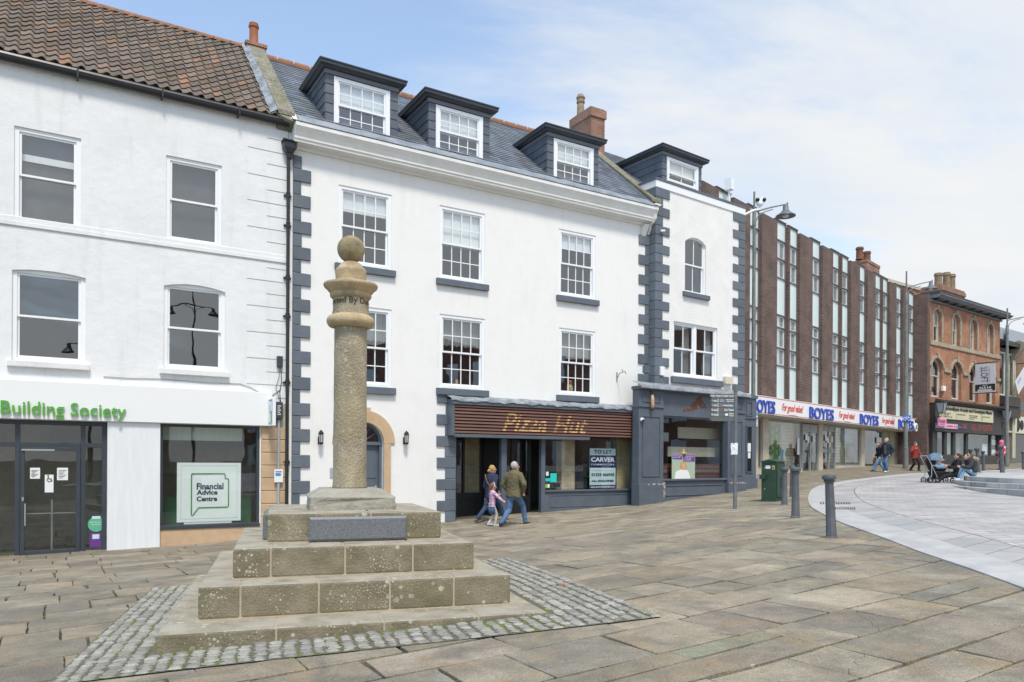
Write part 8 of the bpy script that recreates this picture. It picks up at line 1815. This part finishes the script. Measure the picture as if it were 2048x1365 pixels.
blkc = cloth('black_cloth', (.014, .014, .017)); navy = cloth('navy_coat', (.018, .024, .055), (.028, .036, .08), 10); olive = cloth('olive_jacket', (.15, .125, .065), (.105, .088, .045), 5)
brnL = mat('brown_leather', (.16, .07, .035), .5); blkL = mat('black_leather', (.012, .012, .013), .35); whtS = mat('white_shoe', (.6, .62, .68), .5)
yawF = atan2(FD.y, FD.x) - pi / 2        # forward (+y) turned to the facade direction
def walk(H, s=.36, lead='R', armL=None, armR=None, **k):
    hs = s * H / 1.0 / 1.9; w = .05 * H; fl = (-w, -hs if lead == 'R' else hs, .02 if lead == 'R' else 0); fr = (w, hs if lead == 'R' else -hs, .02 if lead == 'L' else 0)
    J = dict(pelvis=(0, 0, (.515 - s * .10) * H), footL=fl, footR=fr, handL=armL or (-.15 * H, .08 * H, .47 * H), handR=armR or (.15 * H, -.06 * H, .47 * H)); J.update(k); return J
def at(px, py, dz=0): p = ground(px, py); return (p.x, p.y, p.z + dz)
# three walkers before the slatted shop
def m_extra(e, q): 
    g = MB(); h = q['h']; cap(g, q['nk'] + Vector((0, -.01, 0)), q['nk'] + Vector((0, -.005, .025 * h)), .046 * h, .042 * h); remesh(g, 'collar', cloth('brown_collar', (.09, .07, .04)), e, .01, 1)
person(at(1027, 1052), yawF + rad(22), 1.74, 'grey haired man in an olive jacket and blue jeans walking past the shop', walk(1.74, .44, 'R', armL=(-.22, .10, .85), armR=(.235, .10, .88), elbow=((-1, -.5, 0), (1, -.7, 0)), toe=((0, 1, .25), (0, 1, 0)), head=(0, .03, .05)), olive, denim, blkL, cloth('grey_hair', (.50, .49, .48), (.34, .33, .32), 22), 'short', long=.055, coat_r=1.12, extra_parts=m_extra, bulk=1.12, headturn=.55)
def w_extra(e, q):
    g = MB(); h = q['h']; a, b = q['shl'][0] + Vector((.05, -.06, .05)), q['pel'] + Vector((.16, .05, .03)); n = 8
    g.tube([a + (b - a) * (i / n) + Vector((0, -.075 * sin(pi * i / n) - .06, .02)) for i in range(n + 1)], .008, 6); g.build('bag_strap', mat('tan_strap', (.30, .15, .06), .5), e)
    g = MB(); cap(g, q['nk'] + Vector((0, .02, .0)), q['nk'] + Vector((0, .03, .03)), .05, .05); remesh(g, 'scarf', cloth('pale_scarf', (.55, .48, .5)), e, .01, 1)
person(at(982, 1044), yawF + rad(12), 1.63, 'blonde woman in a navy coat and dark jeans walking beside the man', walk(1.63, .50, 'R', armL=(-.2, .18, .80), armR=(.2, .05, .82), toe=((0, 1, .3), (0, 1, .1)), head=(0, .03, .04)), navy, denimD, brnL, cloth('blonde_hair', (.50, .32, .12), (.36, .21, .08), 20), 'bun', long=.085, coat_r=1.08, extra_parts=w_extra, bulk=1.1, headturn=.3)
wp = at(975, 1041); bgp = at_empty('paper_bag', (wp[0], wp[1] + .25, wp[2]), yawF, label='brown paper bag hanging between the blonde woman and the shop', cat='bag'); mb = MB(); mb.box(-.13, .13, -.05, .05, .28, .60); mb.build('bag', mat('kraft_paper', (.36, .22, .11), .8), bgp, bevel=.01); mb = MB(); mb.tube([(-.06, 0, .6), (-.04, 0, .72), (.04, 0, .72), (.06, 0, .6)], .006, 5); mb.build('handle', MATS['kraft_paper'], bgp)
def plaid(N, L, vec, cs, b):
    s = N('ShaderNodeSeparateXYZ'); L(vec, s.inputs[0]); out = cs
    for ax, fr in ((0, 13.0), (2, 13.0), (1, 13.0)):
        m_ = math_(N, L, 'MULTIPLY', s.outputs[ax], fr); f_ = math_(N, L, 'FRACT', m_); g_ = math_(N, L, 'LESS_THAN', f_, .38); g_ = math_(N, L, 'MULTIPLY', g_, .42); out = mixc(N, L, g_, out, (.35, .13, .30))
    return out, s.outputs[0]
def ch_extra(e, q):
    g = MB(); hd, hr = q['hd'], q['hr']; g.tube([hd + Vector((hr * .95 * cos(t), hr * .15, hr * .25 + hr * 1.02 * sin(t))) for t in [rad(a) for a in range(-10, 191, 15)]], .010, 6); g.build('hair_band', whtS, e)
    g = MB()
    for i in (0, 1):
        for k in range(3): p = q['ank'][i].lerp(q['kn'][i], .35 + k * .22); d = (q['kn'][i] - q['ank'][i]).normalized(); g.tube([p - d * .008, p + d * .008], .031, 12)
    g.build('sock_stripe', mat('navy_stripe', (.06, .05, .16), .8), e)
person(at(984, 1053), yawF - rad(10), 1.08, 'small girl in a pink checked jacket holding the man\'s hand', walk(1.08, .12, 'R', pelvis=(0, 0, .56), armL=(-.14, .03, .52), armR=(.34, .18, .66), elbow=((-.5, -1, -.2), (.2, -.4, -1)), topname='jacket', leg=(.05, .038, .034), head=(0, .01, .05)), cloth('pink_check_jacket', (.62, .50, .55), (.55, .42, .50), 9, plaid), cloth('blue_skirt', (.05, .13, .28)), whtS, cloth('brown_hair', (.22, .11, .05), (.14, .07, .03), 20), 'pony', long=.06, coat_r=1.12, skirt=(.13, .115), child=True, leg_m=cloth('cream_tights', (.55, .48, .42)), extra_parts=ch_extra)
WRINKLE[0] = False
# couple and the man in red by the store
yl = atan2(-WD.d.y, -WD.d.x) - pi / 2
def bag_extra(e, q):
    g = MB(); cap(g, q['wr'][1] + Vector((.02, .02, -.12)), q['wr'][1] + Vector((.02, .02, -.28)), .09, .12, .4, Vector((1, 0, 0))); g.build('handbag', brnL, e, smooth=True)
person(at(1759, 943.5), yl - rad(34), 1.60, 'woman in a black coat and pale flared jeans walking left with a brown bag', walk(1.60, .50, 'L', armR=(.20, .10, .78), elbow=((-.4, -1, -.2), (.4, -1, -.2)), leg=(.056, .043, .054)), blkc, denimL, blkL, cloth('auburn_hair', (.20, .09, .05), (.13, .06, .03), 20), 'bob', long=.05, extra_parts=bag_extra)
def shirt_extra(e, q):
    g = MB(); cap(g, q['pel'] + Vector((0, .115, .02)), q['ch'] + Vector((0, .12, 0)), .085, .09, .5, Vector((0, 1, 0))); remesh(g, 'jumper', cloth('grey_jumper', (.16, .155, .165)), e, .012, 2)
person(at(1774, 945.5), yl - rad(22), 1.78, 'balding man in a dark blue open jacket and jeans beside the woman', walk(1.78, .12, 'L', armR=(-.0 + .22, .04, .90), armL=(-.24, .06, .92), elbow=((-1, -.6, 0), (1, -.6, 0)), head=(0, .03, .05)), cloth('blue_black_jacket', (.028, .035, .055)), denim, whtS, cloth('grey_stubble', (.40, .33, .29)), 'short', long=.05, coat_r=1.12, bulk=1.15, extra_parts=shirt_extra)
def beard(e, q):
    g = MB(); cap(g, q['hd'] + q['fw'] * q['hr'] * .6 - Vector((0, 0, q['hr'] * .5)), q['hd'] + q['fw'] * q['hr'] * .5 - Vector((0, 0, q['hr'] * .95)), q['hr'] * .5, q['hr'] * .35); g.build('beard', cloth('white_beard', (.6, .58, .55)), e, smooth=True)
    g = MB(); cap(g, q['nk'], q['nk'] + Vector((0, .02, .03)), .07, .065); g.build('scarf', blkc, e, smooth=True)
person(at(1829, 942.5), pi + rad(20), 1.70, 'bearded man in a red coat, grey beanie and black trousers walking forwards', walk(1.70, .22, 'L', armL=(-.24, .22, .88), armR=(.20, .24, 1.22), elbow=((-.7, -1, -.3), (.7, -.3, -1))), cloth('red_coat', (.30, .035, .025), (.20, .025, .02), 5), blkc, brnL, None, long=.08, coat_r=1.16, bulk=1.1, hat=cloth('grey_beanie', (.12, .12, .13)), extra_parts=beard)
# person in pink and red vest on the platform
def vest(e, q):
    h = q['h']; g = MB(); cap(g, q['pel'] + Vector((0, 0, .01)), q['ch'] + q['up'] * .05 * h, .108 * h, .112 * h, .78, Vector((0, 1, 0))); cap(g, q['shl'][0] + Vector((.03, 0, 0)), q['shl'][1] - Vector((.03, 0, 0)), .062 * h, .062 * h); remesh(g, 'vest', cloth('red_vest', (.62, .03, .05), (.5, .02, .04), 7), e, .013, 3)
    g = MB(); b0 = q['ch'] + Vector((0, -.135, -.02)); g.box(b0.x - .09, b0.x + .09, b0.y - .02, b0.y - .005, b0.z, b0.z + .12); g.box(b0.x - .06, b0.x + .06, b0.y - .02, b0.y - .005, b0.z - .30, b0.z - .2); g.build('vest_print', m_paper, e)
    g = MB(); g.box(q['wr'][1].x - .03, q['wr'][1].x + .25, q['wr'][1].y + .05, q['wr'][1].y + .06, q['wr'][1].z - .1, q['wr'][1].z + .3); g.build('leaflet', m_paper, e)
def plat(px, py):
    r = ray(px, py); t = (zpl - EYE) / r.z; g = ground(px, py); return (r.x * g.y, g.y, g.z) if t <= 0 or t > 60 else (r.x * min(t, g.y + 6), min(t, g.y + 6), zpl)
gpp = at(2004, 940); person(gpp, rad(35), 1.72, 'person in a pink hood, red vest and black skirt standing on the platform', walk(1.72, .14, 'R', armL=(-.20, .25, .95), armR=(.22, .2, .98), topname='sweatshirt', leg=(.05, .042, .036)), cloth('pink_sweat', (.75, .22, .42)), blkc, blkL, MATS['pink_sweat'], 'hood', long=.0, coat_r=1.05, skirt=(.24, .13), leg_m=cloth('pale_pink_tights', (.62, .40, .40)), extra_parts=vest)

# ---- the two people seated on the steps, pushchair with a baby
def loc3(px, py, z): d = ground(1935, 972).y + 1.2; return Vector((ray(px, py).x * d, d, z))
ys = rad(88); sx = 60.0
gseat = loc3(1946, 946, zpl); dS = gseat.y; kS = F / dS
def fur(e, q):
    g = MB(); R = random.Random(3); c = q['nk'] + Vector((0, -.09, .02)); g.tube([c + Vector((.17 * cos(t), .12 * sin(t) - .02, .05 * sin(t) - .0)) for t in [rad(a) for a in range(150, 400, 14)]], .065, 10)
    for i in range(len(g.v)): v = Vector(g.v[i]); g.v[i] = tuple(v + Vector((R.uniform(-1, 1), R.uniform(-1, 1), R.uniform(-1, 1))) * .016)
    g.build('fur_trim', cloth('beige_fur', (.42, .33, .22), (.25, .19, .13), 30), e)
    g = MB(); hd, hr = q['hd'], q['hr']; g.tube([hd + Vector((hr * .9 * cos(t), hr * .1, hr * .3 + hr * .85 * sin(t))) for t in [rad(a) for a in range(0, 181, 15)]], .012, 6); g.build('sunglasses', m_black, e)
person(tuple(gseat), ys, 1.62, 'woman in a black fur hooded jacket and pale jeans seated on the top step', dict(pelvis=(0, 0, .11), lean=(0, .12, .43), head=(0, .05, .0), footL=(-.12, .50, -.150), footR=(.06, .46, -.150), handL=(-.16, .50, .34), handR=(.30, -.22, .06), knee=((0, .4, 1), (0, .4, 1)), elbow=((-.5, -.4, -1), (.4, -1, 0))), cloth('black_puffer', (.018, .02, .024), (.04, .042, .048), 8), denimL, whtS, cloth('blonde_streaked', (.45, .33, .17), (.25, .15, .07), 18), 'short', long=-.03, coat_r=1.2, extra_parts=fur, bulk=1.1)
gs2 = loc3(1925, 944, zpl); gs2.y += .35
person(tuple(gs2), ys - rad(12), 1.70, 'person dressed in black with brown boots leaning beside the woman in the fur hood', dict(pelvis=(0, 0, .08), lean=(0, -.04, .46), head=(0, .02, .0), footL=(-.10, .72, -.36), footR=(.10, .62, -.36), handL=(-.1, .3, .35), handR=(.20, .34, .3), knee=((0, .3, 1), (0, .3, 1)), elbow=((-.5, -.4, -1), (.4, -1, 0))), blkc, blkc, brnL, cloth('dark_brown_hair', (.07, .04, .025)), 'short', long=0)
gp_ = ground(1866, 966); kp = F / gp_.y; pu = at_empty('pushchair', gp_, 0, label='pushchair with a blue hood, silver frame and black basket beside the seated pair', cat='pushchair')
X = lambda px: (px - 1866) / kp; Zp_ = lambda py: zat(1866, py, gp_.y) - gp_.z
m_sil = mat('silver_frame', (.50, .51, .53), .3, metal=.7); fr = MB()
for y in (-.20, .24):
    fr.tube([(X(1847), y, Zp_(912)), (X(1852), y, Zp_(920)), (X(1869), y, Zp_(956)), (X(1870), y, Zp_(960))], .014, 8); fr.tube([(X(1857), y, Zp_(930)), (X(1857), y, Zp_(950)), (X(1854), y, Zp_(960))], .014, 8); fr.tube([(X(1889), y, Zp_(936)), (X(1897), y, Zp_(952)), (X(1899), y, Zp_(958))], .014, 8); fr.tube([(X(1857), y, Zp_(931)), (X(1889), y, Zp_(937))], .014, 8)
fr.tube([(X(1847), -.20, Zp_(912)), (X(1847), .24, Zp_(912))], .016, 8); fr.build('frame', m_sil, pu, smooth=True, auto=rad(40))
for (cx, cy) in ((1854, -.24), (1855, .26), (1867.5, -.24), (1868, .28), (1899, -.2), (1899, .24)):
    r_ = .088; w = MB(); w.tube([(X(cx) + r_ * cos(t), cy, r_ + .005 + r_ * sin(t)) for t in [2 * pi * i / 16 for i in range(17)]], .022, 8); w.build('wheel', m_black, pu, smooth=True); w = MB(); w.tube([(X(cx), cy - .02, r_), (X(cx), cy + .02, r_)], .035, 10); w.build('hub', m_sil, pu)
hdm = MB(); n_ = 12; c0 = Vector((X(1870), .02, Zp_(921)))
for i in range(n_):
    for j in range(8):
        P = lambda a, b: (c0.x + .27 * cos(a) * (1 if True else 1), c0.y - .25 * cos(b) * 1.0, c0.z + .27 * sin(a) * sin(b) + .0)
        a0, a1 = rad(62 + 120 * i / n_), rad(62 + 120 * (i + 1) / n_); b0, b1 = pi * j / 8, pi * (j + 1) / 8; hdm.quad(P(a0, b0), P(a1, b0), P(a1, b1), P(a0, b1))
hdm.build('hood', cloth('pram_blue', (.09, .15, .21), (.14, .22, .30), 4), pu, smooth=True)
hdm = MB(); hdm.tube([(c0.x + .13, c0.y - .25 * cos(t), c0.z + .25 * sin(t)) for t in [pi * i / 12 for i in range(13)]], .012, 6); hdm.build('hood_rim', m_sil, pu, smooth=True)
sm_ = MB(); cap(sm_, (X(1860), .02, Zp_(922)), (X(1866), .02, Zp_(935)), .15, .17); cap(sm_, (X(1866), .02, Zp_(936)), (X(1886), .02, Zp_(938)), .13, .11); sm_.build('seat', blkc, pu, smooth=True)
sm_ = MB(); cap(sm_, (X(1868), .0, Zp_(932)), (X(1884), .0, Zp_(934)), .15, .12); sm_.build('blanket', cloth('blanket_blue', (.17, .30, .42), (.26, .40, .52), 6), pu, smooth=True)
sm_ = MB(); taper(sm_, X(1874), .02, Zp_(959), Zp_(943), .16, .15, .25, .22); sm_.build('basket', blkc, pu, bevel=.03)
by = at_empty('person', gp_, 0, label='baby in a cream hat lying in the blue hooded pushchair', cat='baby'); g = MB(); hb_ = Vector((X(1871), -.06, Zp_(918))); g.ball(hb_, .082, 14, 10); cap(g, hb_, hb_ + Vector((.08, 0, -.16)), .05, .08); cap(g, hb_ + Vector((.1, -.06, -.08)), hb_ + Vector((.2, -.1, -.04)), .03, .025); remesh(g, 'body', SK, by, .01, 2)
g = MB(); g.ball(hb_ + Vector((-.015, .01, .03)), .088, 14, 10); g.build('hat', cloth('cream_hat', (.55, .52, .38)), by, smooth=True); g = MB(); g.ball(hb_ + Vector((.05, -.065, .0)), .011, 6, 4); g.ball(hb_ + Vector((.0, -.08, .0)), .011, 6, 4); g.build('eyes', m_ink, by)
